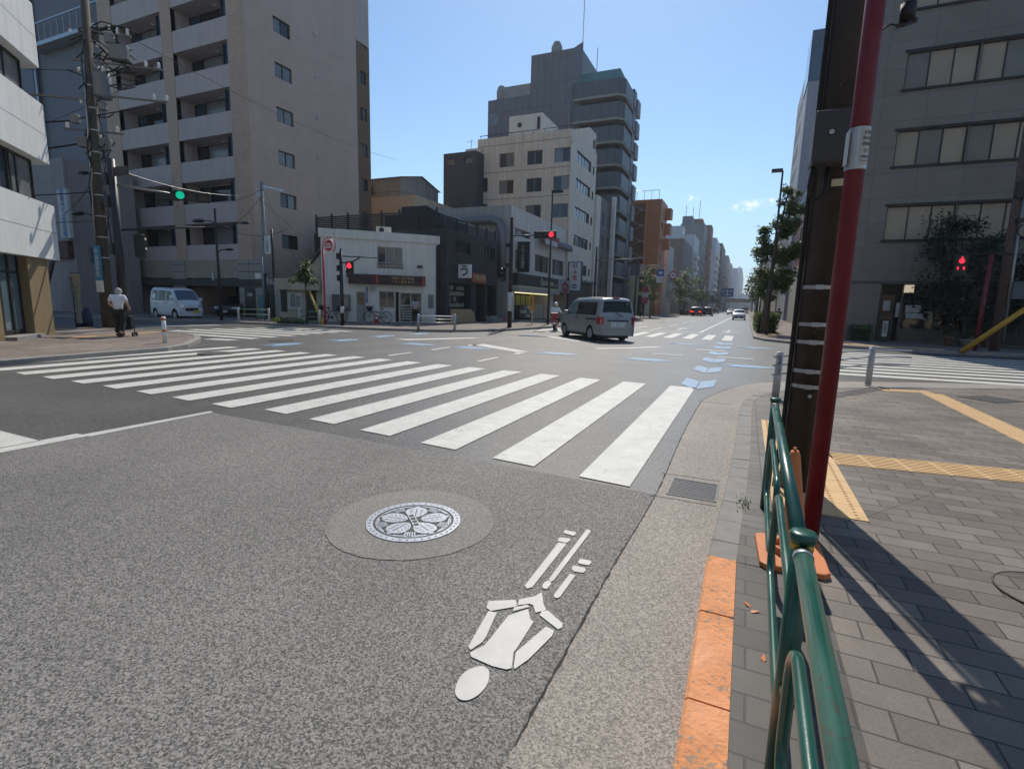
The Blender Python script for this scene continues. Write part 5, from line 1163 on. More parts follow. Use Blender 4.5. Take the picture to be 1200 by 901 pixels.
for u, z, a, b in ((7.15, 1.55, .62, .35), (7.2, 1.25, .9, .27), (7.9, 1.2, .3, .4), (6.75, 1.3, .25, .7), (6.2, 1.6, .3, .5)): mb = MB(); F.box(mb, u, u+a, z, z+b, -.44, -.43); mb.build('paper_notice', MAT['wgrime'], t)
mb = MB(); F.box(mb, 6.95, 7.3, 2.5, 2.86, -.3, -.1); mb.build('lit_lamp', glow('entrance_lamp', (1, .85, .6), .5), t)
mb = MB(); F.box(mb, 6.15, 6.75, .12, 2.4, -.85, -.8); mb.build('door', M('wood_door', (.18, .12, .07), .6), t)
mb = MB(); F.box(mb, 3.79, 24, 2.9, 3.05, .0, .03); mb.build('string_course', M('string_course', (.09, .09, .09), .7), t)
sgn = T('standing_sign', 'small black and white standing sign by the grey office door', 'sign', (6.2, 30.4, .1))
mb = MB(); mb.box(5.98, 30.35, .1, 6.4, 30.45, 1.2); mb.build('frame', MAT['black'], sgn)
mb = MB(); mb.box(6.08, 30.33, .35, 6.3, 30.348, 1.1); pn = mb.build('panel', MAT['wgrime'], sgn)
text('営業中', .19, MAT['ink'], pn, (6.19, 30.325, .73), RS, vert=True)
# right row beyond the office
t = bldg('plain_low_building', 'low pale building just left of the thick pole', 'building', 4.6, 14, 50, 58, 9.2, M('plain_low', (.45, .43, .38), .8, streak=.2), W=[(52, 54, 4.2, 5.5, 1)], base=(8, 53, 0))
t = bldg('red_brick_building', 'dark red building with a glass roof terrace beside the thick pole', 'building', 4.6, 14, 62, 73, 11.9, M('dark_red_tile', (.13, .025, .022), .6, streak=.15), W=[(64, 66, 8.5, 10.2, 1)], base=(8, 66, 0))
mb = MB(); mb.box(4.59, 61.98, .1, 14, 62.3, 6.3); mb.box(4.585, 62, .1, 4.62, 73, 6.3); mb.build('cream_base', M('cream_base', (.36, .33, .27), .8, streak=.15), t)
mb = MB()
for k in range(6): mb.cyl((4.8, 62.3+k*2, 11.8), (4.8, 62.3+k*2, 14.4), .06, n=6)
mb.tube([(4.8, 62.3, 14.3), (4.8, 72.5, 14.3)], .07, 6); mb.tube([(4.8, 62.3, 14.3), (9, 62.3, 14.3)], .07, 6); mb.build('terrace_frame', MAT['steel'], t)
mb = MB(); mb.face([(4.85, 62.2, 11.9), (9, 62.2, 11.9), (9, 62.2, 13.4), (4.85, 62.2, 13.4)]); mb.build('terrace_glass', MAT['panes'][1], t)
W = [(88+2*j, 89+2*j, 5+3.1*k, 6.6+3.1*k, 1) for k in range(9) for j in range(5)]
t = bldg('grey_slab', 'tall light grey slab with a dark crown behind the thick pole', 'building', 4.6, 16, 80, 100, 34, M('slab_grey', (.3, .31, .34), .7, streak=.15), W=W, base=(9, 85, 0))
mb = MB(); mb.box(4.5, 79.9, 30.5, 16.1, 86, 36.5); mb.build('dark_crown', MAT['dpanes'][1], t)
RR = [('beige_right_block', 'beige block behind the street tree on the right', 104, 130, 15, (.33, .29, .24)), ('grey_right_block', 'grey block behind the street tree, second from the red building', 133, 165, 19, (.25, .25, .26)), ('brown_right_block', 'brown block far along the right side', 170, 230, 17, (.17, .12, .1)), ('white_right_block', 'white block furthest along the right side', 235, 330, 22, (.4, .41, .42)), ('far_right_block', 'blue grey blocks at the far right end of the street', 340, 600, 30, (.22, .25, .28))]
for nm, lb, ya, yb, h, c in RR:
    W = [(ya+2+j*6, ya+5+j*6, 3.5+3.1*k, 5+3.1*k, 1) for k in range(int(h/3.2)-1) for j in range(4)]
    bldg(nm, lb, 'building', 4.6, 16, ya, yb, h, M(nm+'_wall', c, .7, streak=.2), W=W, base=(10, (ya+yb)/2, 0))
for i, (y, z, c, lb) in enumerate(((105, 3.6, MAT['cream'], 'striped cream awning on the right pavement'), (100.5, 6.5, MAT['white'], 'white shop sign jutting out behind the street tree'), (110, 8.5, MAT['wgrime'], 'pale upper shop sign jutting out behind the street tree'))):
    mb = MB(); mb.box(3.2, y, z, 4.6, y+(2.5 if i == 0 else .3), z+(.9 if i else .5)); tag(mb.build('awning' if i == 0 else 'shop_sign', c, None, (4, y, z)), lb, 'awning' if i == 0 else 'sign')

# unseen blocks added behind the camera so their sunlit fronts bounce light back
for nm, lb, x0, x1, ya, yb, h, c in (('added_cream_flats', 'unseen cream flats added behind the camera on the right to bounce light onto the crossing', 8.5, 30, -34, -9, 27, (.7, .6, .46)), ('added_pale_flats', 'unseen pale stone flats added behind the camera on the left to bounce light, beyond the banded building', -36, -16.6, -46, -20, 30, (.68, .6, .5)), ('added_white_flats', 'unseen white flats added far behind the camera to bounce light up the street', -12, 6, -130, -110, 36, (.7, .66, .6))):
    t = bldg(nm, lb, 'building', x0, x1, ya, yb, h, M(nm+'_wall', c, .8, 0, .06, .6, streak=.15), base=((x0+x1)/2, (ya+yb)/2, 0))
    for k in range(1, int(h/3)):
        mb = MB(); mb.box(x0+.6, yb+.004, 3*k, x1-.6, yb+1.1, 3*k+1.1); mb.build('balcony', WH, t)
        mb = MB(); mb.box(x0+.8, yb+.003, 3*k+1.12, x1-.8, yb+.03, 3*k+2.7); mb.build('window_band', MAT['panes'][0], t)

# ------------------------------------------------------------------ trees
def crown(name, blobs, n, ls, mats, parent, seed=1, flat=.6):
    """leaf blades scattered through uneven blobs, thinner towards the rim so that gaps show"""
    rd = random.Random(seed); mb = MB()
    tot = sum(b[3]**2 for b in blobs)
    for bx, by, bz, br, *bs in blobs:
        sq = bs[0] if bs else .8
        sub = [(rd.gauss(0, .5), rd.gauss(0, .5), rd.gauss(0, .45)) for _ in range(max(5, int(9*br)))]
        for k in range(int(n*br*br/tot)):
            c = rd.choice(sub); s_ = .26
            p = V((bx+br*(c[0]+rd.gauss(0, s_)), by+br*(c[1]+rd.gauss(0, s_)), bz+br*sq*(c[2]+rd.gauss(0, s_))))
            a = rd.uniform(0, 2*PI); el = rd.gauss(0, .55)
            d = V((math.cos(a)*math.cos(el), math.sin(a)*math.cos(el), math.sin(el)-.25)).normalized()
            s = d.cross(V((rd.gauss(0, .4), rd.gauss(0, .4), 1))).normalized(); L = ls*rd.uniform(.6, 1.3)
            up = d.cross(s)*(.12*L)
            mb.mi = 0 if rd.random() < .8 else 1
            mb.face([p, p+d*L*.45+s*L*.27+up, p+d*L, p+d*L*.45-s*L*.27+up])
    return mb.build(name, mats, parent, recalc=False)
def tree(label, x, y, z0, trunk, blobs, n, ls, mats, seed, r=.12, group=None, cat='tree', name='street_tree'):
    t = T(name, label, cat, (x, y, z0), group)
    mb = MB(); mb.tube([(x+a, y+b, c) for a, b, c in trunk], [r*(1-.75*i/(len(trunk)-1)) for i in range(len(trunk))], 10)
    top = V((x+trunk[-1][0], y+trunk[-1][1], trunk[-1][2]))
    for bx, by, bz, br, *_ in blobs:
        h = max(trunk[1][2], min(trunk[-1][2], bz-br*.5)); f = (h-trunk[0][2])/(trunk[-1][2]-trunk[0][2])
        p = V((x+trunk[-1][0]*f, y+trunk[-1][1]*f, h)); q = V((bx, by, bz)); mid = p.lerp(q, .5)+V((0, 0, -.08))
        mb.tube([p, mid, q+V((0, 0, br*.2))], [r*.28, r*.16, r*.05], 6)
    mb.build('trunk', MAT['bark'], t)
    crown('crown', blobs, n, ls, mats, t, seed)
    return t
LM = [MAT['leaf'], MAT['leafy']]; LD = [MAT['leafd'], MAT['leaf']]; LM2 = [MAT['leafd'], MAT['leafy']]
rp = lambda u, v, y=33.8: (.93+(u-893)/20.8, y, 1.48+(362-v)/20.8)
B = []
for u, v, r, s in ((910, 224, .45, .9), (904, 240, .5, .7), (918, 243, .6, .6), (898, 258, .55, .7), (885, 267, .5, .6), (906, 268, .6, .6), (914, 262, .5, .6), (882, 294, .6, .6), (895, 288, .7, .7), (914, 290, .75, .7), (925, 285, .5, .6), (905, 300, .6, .7), (890, 318, .55, .9), (899, 328, .55, .9), (916, 318, .6, .8), (912, 332, .4, .8), (891, 342, .4, 1.2)):
    q = rp(u, v, 33.8+random.uniform(-.5, .6)); B.append((*q, r, s))
tree('tall cloud pruned street tree on the right pavement', .93, 33.7, .1, [(0, 0, .1), (.02, 0, 1.4), (.12, .05, 3), (.3, .05, 5.5), (.6, .1, 8.0)], B, 11000, .2, LM, 11, .15)
x, y = -21.4, 20.6
tree('small glossy leaved tree before the beige shop', x, y, .1, [(0, 0, .1), (.02, 0, 1.0), (-.02, 0, 2.2), (.05, 0, 3.0)], [(x-.35, y, 2.75, .5, .7), (x+.3, y, 2.85, .55, .7), (x, y+.1, 3.1, .45, .6), (x+.1, y, 2.45, .55, .5), (x+.45, y, 2.3, .4, .5), (x-.5, y, 2.45, .3, .5)], 900, .17, [MAT['leafd'], MAT['leafy']], 3, .06)
x, y = -11.9, 71.3
tree('slender street tree before the cream shop on the left', x, y, .1, [(0, 0, .1), (0, 0, 2), (.1, 0, 4), (.1, 0, 6.6)], [(x, y, 6.4, .7, .9), (x-.8, y, 5.3, .9, .8), (x+.7, y, 5.1, .9, .8), (x, y, 4.2, 1.1, .8), (x-.6, y, 3.3, .8, .8), (x+.6, y, 3.0, .8, .8)], 1500, .28, LM, 4, .12)
x, y = -11.9, 112
tree('broad round street tree with a low hedge further up the left side', x, y, .1, [(0, 0, .1), (0, 0, 2), (.1, 0, 4), (.1, 0, 7)], [(x, y, 8.2, 1.3, .8), (x-1.4, y, 6.8, 1.4, .8), (x+1.5, y, 6.9, 1.4, .8), (x, y, 5.8, 1.8, .8), (x-1.5, y, 4.6, 1.3, .8), (x+1.6, y, 4.4, 1.5, .8), (x, y, 3.4, 1.6, .8)], 2600, .4, LM, 5, .16)
for i, (x, y) in enumerate(((-12, 150), (-12, 178), (-12, 210), (1.5, 75), (1.4, 95), (1.5, 120))):
    tree(('distant left street tree first after the round one', 'distant left street tree second after the round one', 'furthest left street tree before the blue road sign', 'street tree straight behind the pruned one on the right', 'second street tree behind the pruned one on the right', 'third street tree behind the pruned one on the right')[i], x, y, .1, [(0, 0, .1), (0, 0, 2.5), (.1, 0, 5)], [(x, y, 6.2, 1.2), (x-.9, y, 5, 1.2), (x+.9, y, 5.1, 1.2), (x, y, 3.9, 1.2)], 700, .45, LD, 20+i, .13)
def hedge(label, x0, x1, y0, y1, z0, z1, n, ls, seed, mats):
    rd = random.Random(seed); mb = MB()
    for k in range(n):
        p = V((rd.uniform(x0, x1), rd.uniform(y0, y1), z0+(z1-z0)*rd.random()**.6)); f = rd.randrange(4)
        if f == 0: p.y = y0
        elif f == 1: p.z = z1
        elif f == 2: p.x = x0
        p += V((rd.gauss(0, .04), rd.gauss(0, .04), rd.gauss(0, .04)))
        d = V((rd.gauss(0, 1), rd.gauss(0, 1), rd.gauss(.4, .7))).normalized(); s = d.orthogonal().normalized(); L = ls*rd.uniform(.6, 1.3)
        mb.mi = rd.random() < .35
        mb.face([p, p+d*L*.5+s*L*.28, p+d*L, p+d*L*.5-s*L*.28])
    mb.mi = 0
    t = T('hedge', label, 'hedge', ((x0+x1)/2, (y0+y1)/2, z0))
    mb.build('foliage', mats, t, recalc=False)
    c = MB(); c.box(x0+.1, y0+.1, z0, x1-.1, y1-.1, z1-.12); c.build('twigs', M('twig_mass', (.02, .025, .012), .9, bump=.6, bscale=40) if 'twig_mass' not in bpy.data.materials else bpy.data.materials['twig_mass'], t)
LY = [MAT['leaf'], MAT['leafy']]
hedge('clipped green hedge round the foot of the pruned street tree', .55, 1.75, 34.2, 39, .1, 1.25, 2600, .12, 6, LY)
hedge('low bright hedge below the round street tree on the left', -12.3, -11.3, 108, 118, .1, 1.1, 900, .2, 7, LY)
hedge('clipped shrub against the pale corner of the grey office', 4.8, 5.7, 30.0, 30.7, .1, .8, 500, .1, 8, LD)
hedge('low weeds by the foot of the guy guard on the far corner', -23.4, -21.4, 20.2, 20.6, .1, .32, 260, .12, 9, LY)
IVY = leafmat('ivy_leaf', (.02, .032, .016), .15)
# dark climbing tree in front of the grey office with pots
B = [(8.6+random.uniform(-1, 1.6), 29.7+random.uniform(-.4, .5), z, r, .9) for z, r in ((1.2, .9), (1.8, 1), (2.4, 1), (3, 1.1), (3.6, 1.1), (4.3, 1.1), (4.9, 1), (5.4, .7))]+[(8.4, 29.7, 5.5, .7, .7), (9.6, 29.7, 4.3, 1), (10.8, 29.8, 3.8, 1), (11.3, 29.7, 2.8, 1.1), (10.6, 29.7, 1.6, 1.1), (9.4, 29.6, 1.2, .8), (12, 29.8, 2, 1), (7.6, 29.8, 4.2, .5), (7.9, 29.8, 2.4, .6)]
tree('dark overgrown tree climbing the grey office front', 9.2, 29.8, .1, [(0, 0, .1), (0, 0, 1.5), (.1, 0, 3), (0, 0, 5)], B, 10000, .18, [IVY, IVY], 12, .12, name='climbing_tree')
for i, (x, c) in enumerate(((8.3, 'brown clay plant pot, leftmost under the climbing tree'), (9.0, 'grey bowl planter in the middle under the climbing tree'), (9.65, 'brown clay plant pot, rightmost under the climbing tree'))):
    t = T('plant_pot', c, 'plant pot', (x, 28.9, .1), 'pots under the climbing tree')
    mb = MB(); mb.lathe([(.12, .1), (.19, .48), (.21, .5), (.2, .52), (.17, .5), (0, .47)] if i != 1 else [(.2, .1), (.33, .4), (.35, .44), (.3, .43), (0, .4)], 16, (x, 28.9, 0)); mb.build('pot', M('clay', (.2, .1, .06), .8) if i == 0 else MAT['concrete'] if i == 1 else bpy.data.materials['clay'], t)
    crown('plant', [(x, 28.9, .75, .28, .8)], 150, .12, [MAT['leafd'], MAT['leaf']], t, 30+i)

# ------------------------------------------------------------------ poles, lamps, signals on the corners
def bar_at(mb, p, d, L0, L1, w_): mb.bar(V(p)+V(d)*L0, V(p)+V(d)*L1, w_)
cx, cy = -23.3, 12.15; ks = 1.09
t = T('utility_pole', 'concrete utility pole crowded with wires, transformer and insulators on the left corner', 'utility pole', (cx, cy, .1))
lean = lambda z: V((cx+.02*z, cy+.012*z, z*ks))
mb = MB(); mb.tube([lean(0), lean(11.1)], [.2, .13], 20); mb.build('pole', M('old_pole_concrete', (.085, .073, .06), .85, 0, .3, 5, .3, 60, streak=.4), t)
ad = V((.78, .62, 0))*ks
for k in range(9):
    z = 2.6+k*.72; mb = MB(); p = lean(z); r = .203-.0063*z
    mb.prism([(p.x+r*math.cos(a*PI/8), p.y+r*math.sin(a*PI/8)) for a in range(16)], p.z-.02, p.z+.02, caps=False); mb.build('steel_band', MAT['steel'], t)
INS = M('insulator_white', (.7, .7, .66), .25)
for z, a0, a1, ins in ((10.1, -.2, 1.3, (.9, 1.2)), (9.15, -.5, 2.2, (1.7, 2.1)), (8.1, -.3, 2.3, (1.9, 2.3)), (7.9, -2.6, .1, (-2.4,)), (6.9, -.9, .9, (-.8, .7))):
    mb = MB(); bar_at(mb, lean(z), ad, a0, a1, .06); ca = mb.build('crossarm', MAT['dsteel'], t)
    for q in ins:
        mb = MB(); mb.lathe([(.03, 0), (.06, .05), (.04, .08), (.065, .13), (.04, .16), (.055, .2), (0, .24)], 10, lean(z)+ad*q+V((0, 0, .03))); mb.build('insulator', INS, ca)
mb = MB(); p = lean(0)+ad*.5; mb.lathe([(.0, 8.72), (.28, 8.74), (.3, 8.83), (.3, 9.54), (.26, 9.61), (0, 9.65)], 16, (p.x, p.y, 0)); tr = mb.build('transformer', M('transformer_grey', (.17, .18, .185), .5, .2, .15, 5), t)
for q in (-.12, .12): mb = MB(); mb.lathe([(.04, 9.64), (.06, 9.7), (.035, 9.75), (.055, 9.82), (0, 9.88)], 8, (p.x+q, p.y, 0)); mb.build('bushing', INS, tr)
for z, q, w_, h in ((7.25, -.55, .28, .32), (6.5, -.35, .34, .36), (6.5, .35, .3, .42), (9.5, .95, .62, .5), (9.95, .65, .3, .35), (7.75, .3, .26, .3)):
    mb = MB(); c = lean(z)+ad*q; mb.obox(c, (w_, w_*.8, h), .67); mb.build('switch_box', bpy.data.materials['transformer_grey'], t, bevel=.03)
rd = random.Random(5)
for k in range(26):
    z = rd.uniform(6.0, 10.3); q0 = rd.uniform(-.9, .1); q1 = rd.uniform(.2, 1.7)
    if k < 12: z, q0, q1 = 8.9+k*.12, rd.uniform(-.1, .3), rd.uniform(.7, 1.5)
    a, b = lean(z)+ad*q0, lean(z+rd.uniform(-.9, .9))+ad*q1; m_ = (a+b)/2+V((rd.uniform(-.2, .2), rd.uniform(-.2, .2), rd.uniform(-.9, .9)))
    mb = MB(); mb.tube([a.lerp(m_, s_/4).lerp(m_.lerp(b, s_/4), s_/4) for s_ in range(5)], .022, 6); mb.build('jumper_cable', MAT['rubber'], t)
mb = MB(); mb.tube([lean(2.2)+V((-.1, -.2, 0)), lean(6)+V((-.1, -.18, 0)), lean(9)+V((-.05, -.16, 0))], .03, 6); mb.build('riser_pipe', MAT['steel'], t)
for k in range(7):
    g = rd.uniform(0, 6.3); mb = MB(); z0, z1 = rd.uniform(3, 6), rd.uniform(6.5, 10.5)
    P_ = [lean(z0+(z1-z0)*j/6)+V((math.cos(g+j*.25), math.sin(g+j*.25), 0))*(.2+.1*math.sin(j*1.7+k)) for j in range(7)]
    mb.tube(P_, rd.uniform(.015, .028), 6); mb.build('riser_cable', MAT['rubber'], t)
for k in range(9):
    z = rd.uniform(6.2, 10.4); q = rd.uniform(-.5, .7); mb = MB(); c = lean(z)+ad*q; mb.lathe([(.02, 0), (.055, .04), (.035, .08), (.05, .13), (0, .17)], 8, c); mb.build('small_insulator', INS, t)
for k in range(5):
    z = rd.uniform(5.6, 8.2); sd0 = -1 if k % 2 else 1; mb = MB(); c = lean(z)+ad*.22*sd0; P_ = [c+V((.22*math.cos(j*.6)*sd0, .1*math.sin(j*.6), .28*math.sin(j*.6))) for j in range(11)]
    mb.tube(P_, .016, 6); mb.build('cable_coil', MAT['rubber'], t)
mb = MB(); mb.box(cx-.24, cy-.32, 2.6, cx-.05, cy-.2, 3.2); mb.build('meter_box', MAT['black'], t)
bs = T('blue_sign', 'tall narrow blue and white advertising sign strapped to the concrete utility pole', 'sign', (cx+.25, cy-.28, 1.5))
mb = MB(); mb.box(cx+.1, cy-.35, 1.95, cx+.52, cy-.31, 3.25); mb.build('blue_panel', M('blue_ad', (.03, .2, .36), .5), bs)
mb = MB(); mb.box(cx+.1, cy-.35, 1.5, cx+.52, cy-.31, 1.948); mb.build('white_panel', MAT['white'], bs)
text('小山接骨院', .23, MAT['white'], bs, (cx+.31, cy-.355, 2.6), RS, vert=True, ext=.002)
bx_, by_ = -24.5, 12.62
t = T('lamp_pole', 'thin rust brown lamp pole left of the concrete utility pole', 'street lamp', (bx_, by_, .1))
mb = MB(); mb.tube([(bx_, by_, 0), (bx_+.1, by_, 7)], [.085, .06], 12); mb.build('pole', M('rust_paint', (.06, .032, .028), .6), t)
mb = MB(); mb.tube([(bx_+.05, by_, 4.55), (bx_-.5, by_, 4.68), (bx_-.75, by_, 4.7)], .03, 8); mb.build('arm', bpy.data.materials['rust_paint'], t)
mb = MB(); mb.ball((bx_-1.1, by_, 4.7), .45, 12, (1, .35, .22)); mb.build('lamp_head', MAT['darkframe'], t)
mb = MB(); mb.tube([(bx_-.1, by_, 6.25), (bx_-.55, by_, 6.3)], .025, 6); mb.box(bx_-.6, by_-.1, 6.2, bx_-.2, by_+.1, 6.27); mb.build('step_arm', MAT['rubber'], t)

def signal_head(parent, c, axis, nrm, n, on, colors, vertical=False, L=None):
    """traffic lights: a housing, hoods and lenses; axis = direction of the row of lenses"""
    c = V(c); a = V(axis).normalized(); nn = V(nrm).normalized(); up = V((0, 0, 1))
    if vertical: a = V((0, 0, -1)); side = nn.cross(V((0, 0, 1)))
    w_ = .36; L = L or n*.36+.1
    s2 = side*(w_/2) if vertical else up*(w_/2)
    mb = MB(); mb.hexa([c+a*x*L/2+s2*y+nn*z*.08 for x in (-1, 1) for y in (-1, 1) for z in (-1, 1)]); hs = mb.build('housing', MAT['black'], parent, bevel=.03)
    for k in range(n):
        p = c+a*(k-(n-1)/2)*.36+nn*.082
        mb = MB()
        b1 = a; b2 = nn.cross(a)
        mb.face([p+b1*.14*math.cos(q*PI/10)+b2*.14*math.sin(q*PI/10) for q in range(20)])
        mb.build('lens', LENS[colors[k]] if k == on else LENS['off'], hs)
        if n > 1:
            mb = MB(); f0 = []; f1 = []
            for q in range(13):
                g = PI*q/12; d = (a*math.cos(g)+up*math.sin(g)) if not vertical else (side*math.cos(g)+up*math.sin(g))
                f0.append(p+d*.155); f1.append(p+d*.155+nn*.11)
            for q in range(12): mb.face([f0[q], f0[q+1], f1[q+1], f1[q]])
            mb.build('hood', MAT['black'], hs)
    return hs
LENS = dict(off=M('lens_off', (.03, .03, .028), .2), g=glow('lens_green', (.0, .62, .36), .75), r=glow('lens_red', (1, .03, .06), 1.5))
sx, sy = -21.6, 11.85
t = T('signal_pole', 'black signal pole with a long arm carrying the green light', 'traffic signal', (sx, sy, .1))
mb = MB(); mb.tube([(sx, sy, 0), (sx, sy, 6.3)], [.16, .13], 16); mb.build('pole', M('signal_blue_black', (.016, .019, .03), .5), t)
sd_ = V((.76, .64, -.1)).normalized(); sa_ = V((.6, .8, 0)); sn_ = V((.8, -.6, 0))
mb = MB(); mb.tube([(sx, sy, 5.42), V((sx, sy, 5.42))+sd_*1.9], [.05, .035], 10); mb.build('arm', MAT['alu'], t)
signal_head(t, V((sx, sy, 5.42))+sd_*2.55+sn_*.1, sa_, sn_, 3, 0, 'gxr', L=1.25)
mb = MB(); mb.obox(V((sx, sy, 5.3))+sd_*1.75, (.7, .2, .26), .78); mb.build('bracket', MAT['black'], t)
a2 = V((.74, .67, .1)).normalized()
mb = MB(); mb.tube([(sx, sy, 3.8), V((sx, sy, 3.8))+a2*2.9], [.04, .025], 8); la = mb.build('lower_arm', MAT['black'], t)
mb = MB(); mb.obox(V((sx, sy, 3.85))+a2*2.3, (.7, .12, .06), 1.7); mb.build('sensor', MAT['alu'], la)
signal_head(t, (sx+.42, sy+.5, 3.27), (0, 0, 1), (-.3, .95, 0), 2, -1, 'rg', True, L=.85)
mb = MB(); mb.box(sx+.16, sy-.05, 5.68, sx+1.0, sy+.0, 5.98); mb.build('name_plate', M('plate_brown', (.05, .035, .03), .6), t)
for z in (5.4, 4.6, 2.9): mb = MB(); mb.box(sx-.24, sy-.2, z, sx-.05, sy-.05, z+.4); mb.build('junction_box', MAT['black'], t)
t = T('shop_banner', 'cream vertical banner flag with dark characters beside the left pavement', 'banner', (-23.7, 11.4, .1))
mb = MB(); mb.tube([(-24.05, 11.4, .1), (-24.05, 11.4, 2.25)], .02, 6); mb.tube([(-24.1, 11.4, 2.2), (-23.45, 11.4, 2.2)], .012, 5); mb.build('pole', MAT['black'], t)
mb = MB()
for k in range(10):
    z0, z1 = 2.18-k*.19, 2.18-(k+1)*.19; a = lambda z: .0+.06*math.sin(z*2.2); w0 = lambda z: .56+.12*(2.18-z)*.3
    mb.face([(-24.03, 11.4+a(z0), z0), (-24.03+w0(z0), 11.36-a(z0), z0), (-24.03+w0(z1), 11.36-a(z1), z1), (-24.03, 11.4+a(z1), z1)])
bn = mb.build('flag', M('banner_cloth', (.42, .37, .26), .8), t)
text('野菜直売所', .26, MAT['ink'], bn, (-23.86, 11.3, 1.45), RS, vert=True, ext=.001); text('特', .3, MAT['brass'], bn, (-23.58, 11.28, 1.9), RS, ext=.001)
t = T('blue_cover', 'dark blue sheet heaped at the foot of the lamp pole', 'cover', (-24.3, 11.9, .1))
mb = MB(); mb.tube([(-24.5, 11.9, .1), (-24.35, 11.9, .5), (-24.2, 11.9, .85)], [.3, .22, .08], 9); mb.build('sheet', M('blue_sheet', (.02, .035, .09), .6), t)
t = T('bollard', 'white bollard with two orange bands at the left corner', 'bollard', (-15.15, 9.3, .1))
mb = MB(); mb.cyl((-15.15, 9.3, .08), (-15.15, 9.3, .84), .055, n=16); mb.lathe([(.055, .84), (.05, .85), (0, .855)], 16, (-15.15, 9.3, 0)); mb.build('post', MAT['white'], t)
for z in (.74, .42): mb = MB(); mb.cyl((-15.15, 9.3, z), (-15.15, 9.3, z+.075), .0565, n=16); mb.build('orange_band', MAT['orange'], t)

lx, ly = -27.1, 19.85
t = T('street_lamp', 'brown street lamp with arms both ways in front of the apartment garage', 'street lamp', (lx, ly, .1))
mb = MB(); mb.tube([(lx, ly, 0), (lx, ly, 6.2)], [.09, .055], 12); mb.build('pole', MAT['brown'], t)
for s_, L, z in ((-1, 1.0, 5.55), (1, 1.9, 5.3), (1, .55, 3.95)):
    mb = MB(); mb.tube([(lx, ly, z-.1), (lx+s_*L*.5, ly, z+.02), (lx+s_*L, ly, z+.06)], .032, 8); ar = mb.build('arm', MAT['brown'], t)
    mb = MB(); mb.ball((lx+s_*(L+.4), ly, z+.05), .5 if s_ < 0 else .36, 12, (1, .4, .22)); mb.build('lamp_head', MAT['darkframe'], ar)
mb = MB(); mb.box(lx-.5, ly-.06, 2.35, lx-.36, ly+.06, 2.8); mb.tube([(lx, ly, 2.6), (lx-.4, ly, 2.6)], .015, 5); mb.build('small_lamp', MAT['alu'], t)
gx, gy = -27.2, 23.1
t = T('utility_pole', 'grey concrete utility pole with a black wrap beside the gate wall', 'utility pole', (gx, gy, .1))
mb = MB(); mb.tube([(gx, gy, 0), (gx-.05, gy, 8.3)], [.16, .1], 16); mb.build('pole', M('pale_pole', (.27, .28, .29), .8, streak=.2), t)
mb = MB(); mb.tube([(gx+.17, gy-.15, .1), (gx+.08, gy-.15, 2.9)], .14, 10); mb.build('black_wrap', MAT['black'], t)
mb = MB(); mb.bar((gx-.1, gy, 8.1), (gx+2.0, gy-.2, 7.6), .08); mb.bar((gx-.5, gy, 7.9), (gx+.3, gy, 7.9), .08); mb.build('crossarm', MAT['steel'], t)
for q in (-.35, -.1, .2): mb = MB(); mb.lathe([(.04, 7.4), (.07, 7.5), (.04, 7.6), (.06, 7.7), (0, 7.75)], 8, (gx+q, gy-.12, 0)); mb.build('insulator', INS, t)
sgn = T('pole_sign', 'rounded white vertical sign on a black bracket by the grey pole', 'sign', (gx+.45, gy-.2, 4.0))
mb = MB(); mb.box(gx+.25, gy-.26, 4.05, gx+.72, gy-.18, 5.15); mb.build('sign_panel', MAT['white'], sgn, bevel=.04)
text('三宝堂', .32, MAT['ink'], sgn, (gx+.485, gy-.265, 4.6), RS, vert=True)
mb = MB(); mb.cyl((gx+.85, gy-.2, 2.4), (gx+.85, gy-.2, 5.5), .07, n=10); mb.bar((gx, gy-.2, 4.9), (gx+.85, gy-.2, 4.9), .04); mb.build('black_post', MAT['black'], sgn)
vx, vy = -26.1, 21.9
t = T('slim_post', 'slim blue grey post with a white box and a teal banner', 'post', (vx, vy, .1))
mb = MB(); mb.tube([(vx, vy, 0), (vx, vy, 3.9)], .05, 10); mb.build('pole', M('blue_grey_post', (.14, .17, .22), .5), t)
mb = MB(); mb.box(vx-.5, vy-.1, 2.55, vx-.12, vy+.1, 2.85); mb.build('white_box', MAT['white'], t)
mb = MB(); mb.box(vx-.3, vy-.14, .25, vx+.12, vy-.1, 1.5); mb.build('teal_banner', M('teal_cloth', (.06, .19, .22), .8), t)
for i, (p, q) in enumerate((((-25.75, 19.9), (-24.1, 20.5)), ((-21.9, 20.6), (-20.65, 20.75)))):
    t = T('guard_fence', ('green railed guard fence with white posts before the apartment', 'green railed guard fence with white posts round the small tree')[i], 'guard fence', ((p[0]+q[0])/2, p[1], .1), 'green and white fences on the far corner')
    for c in (p, q): mb = MB(); mb.cyl((*c, .08), (*c, .88), .06, n=12); mb.build('post', MAT['wgrime'], t)
    for z in (.78, .5, .28)[:2+i]: mb = MB(); mb.tube([(*p, z), (*q, z)], .025, 8); mb.build('rail', M('pale_green', (.16, .28, .15), .5) if 'pale_green' not in bpy.data.materials else bpy.data.materials['pale_green'], t)
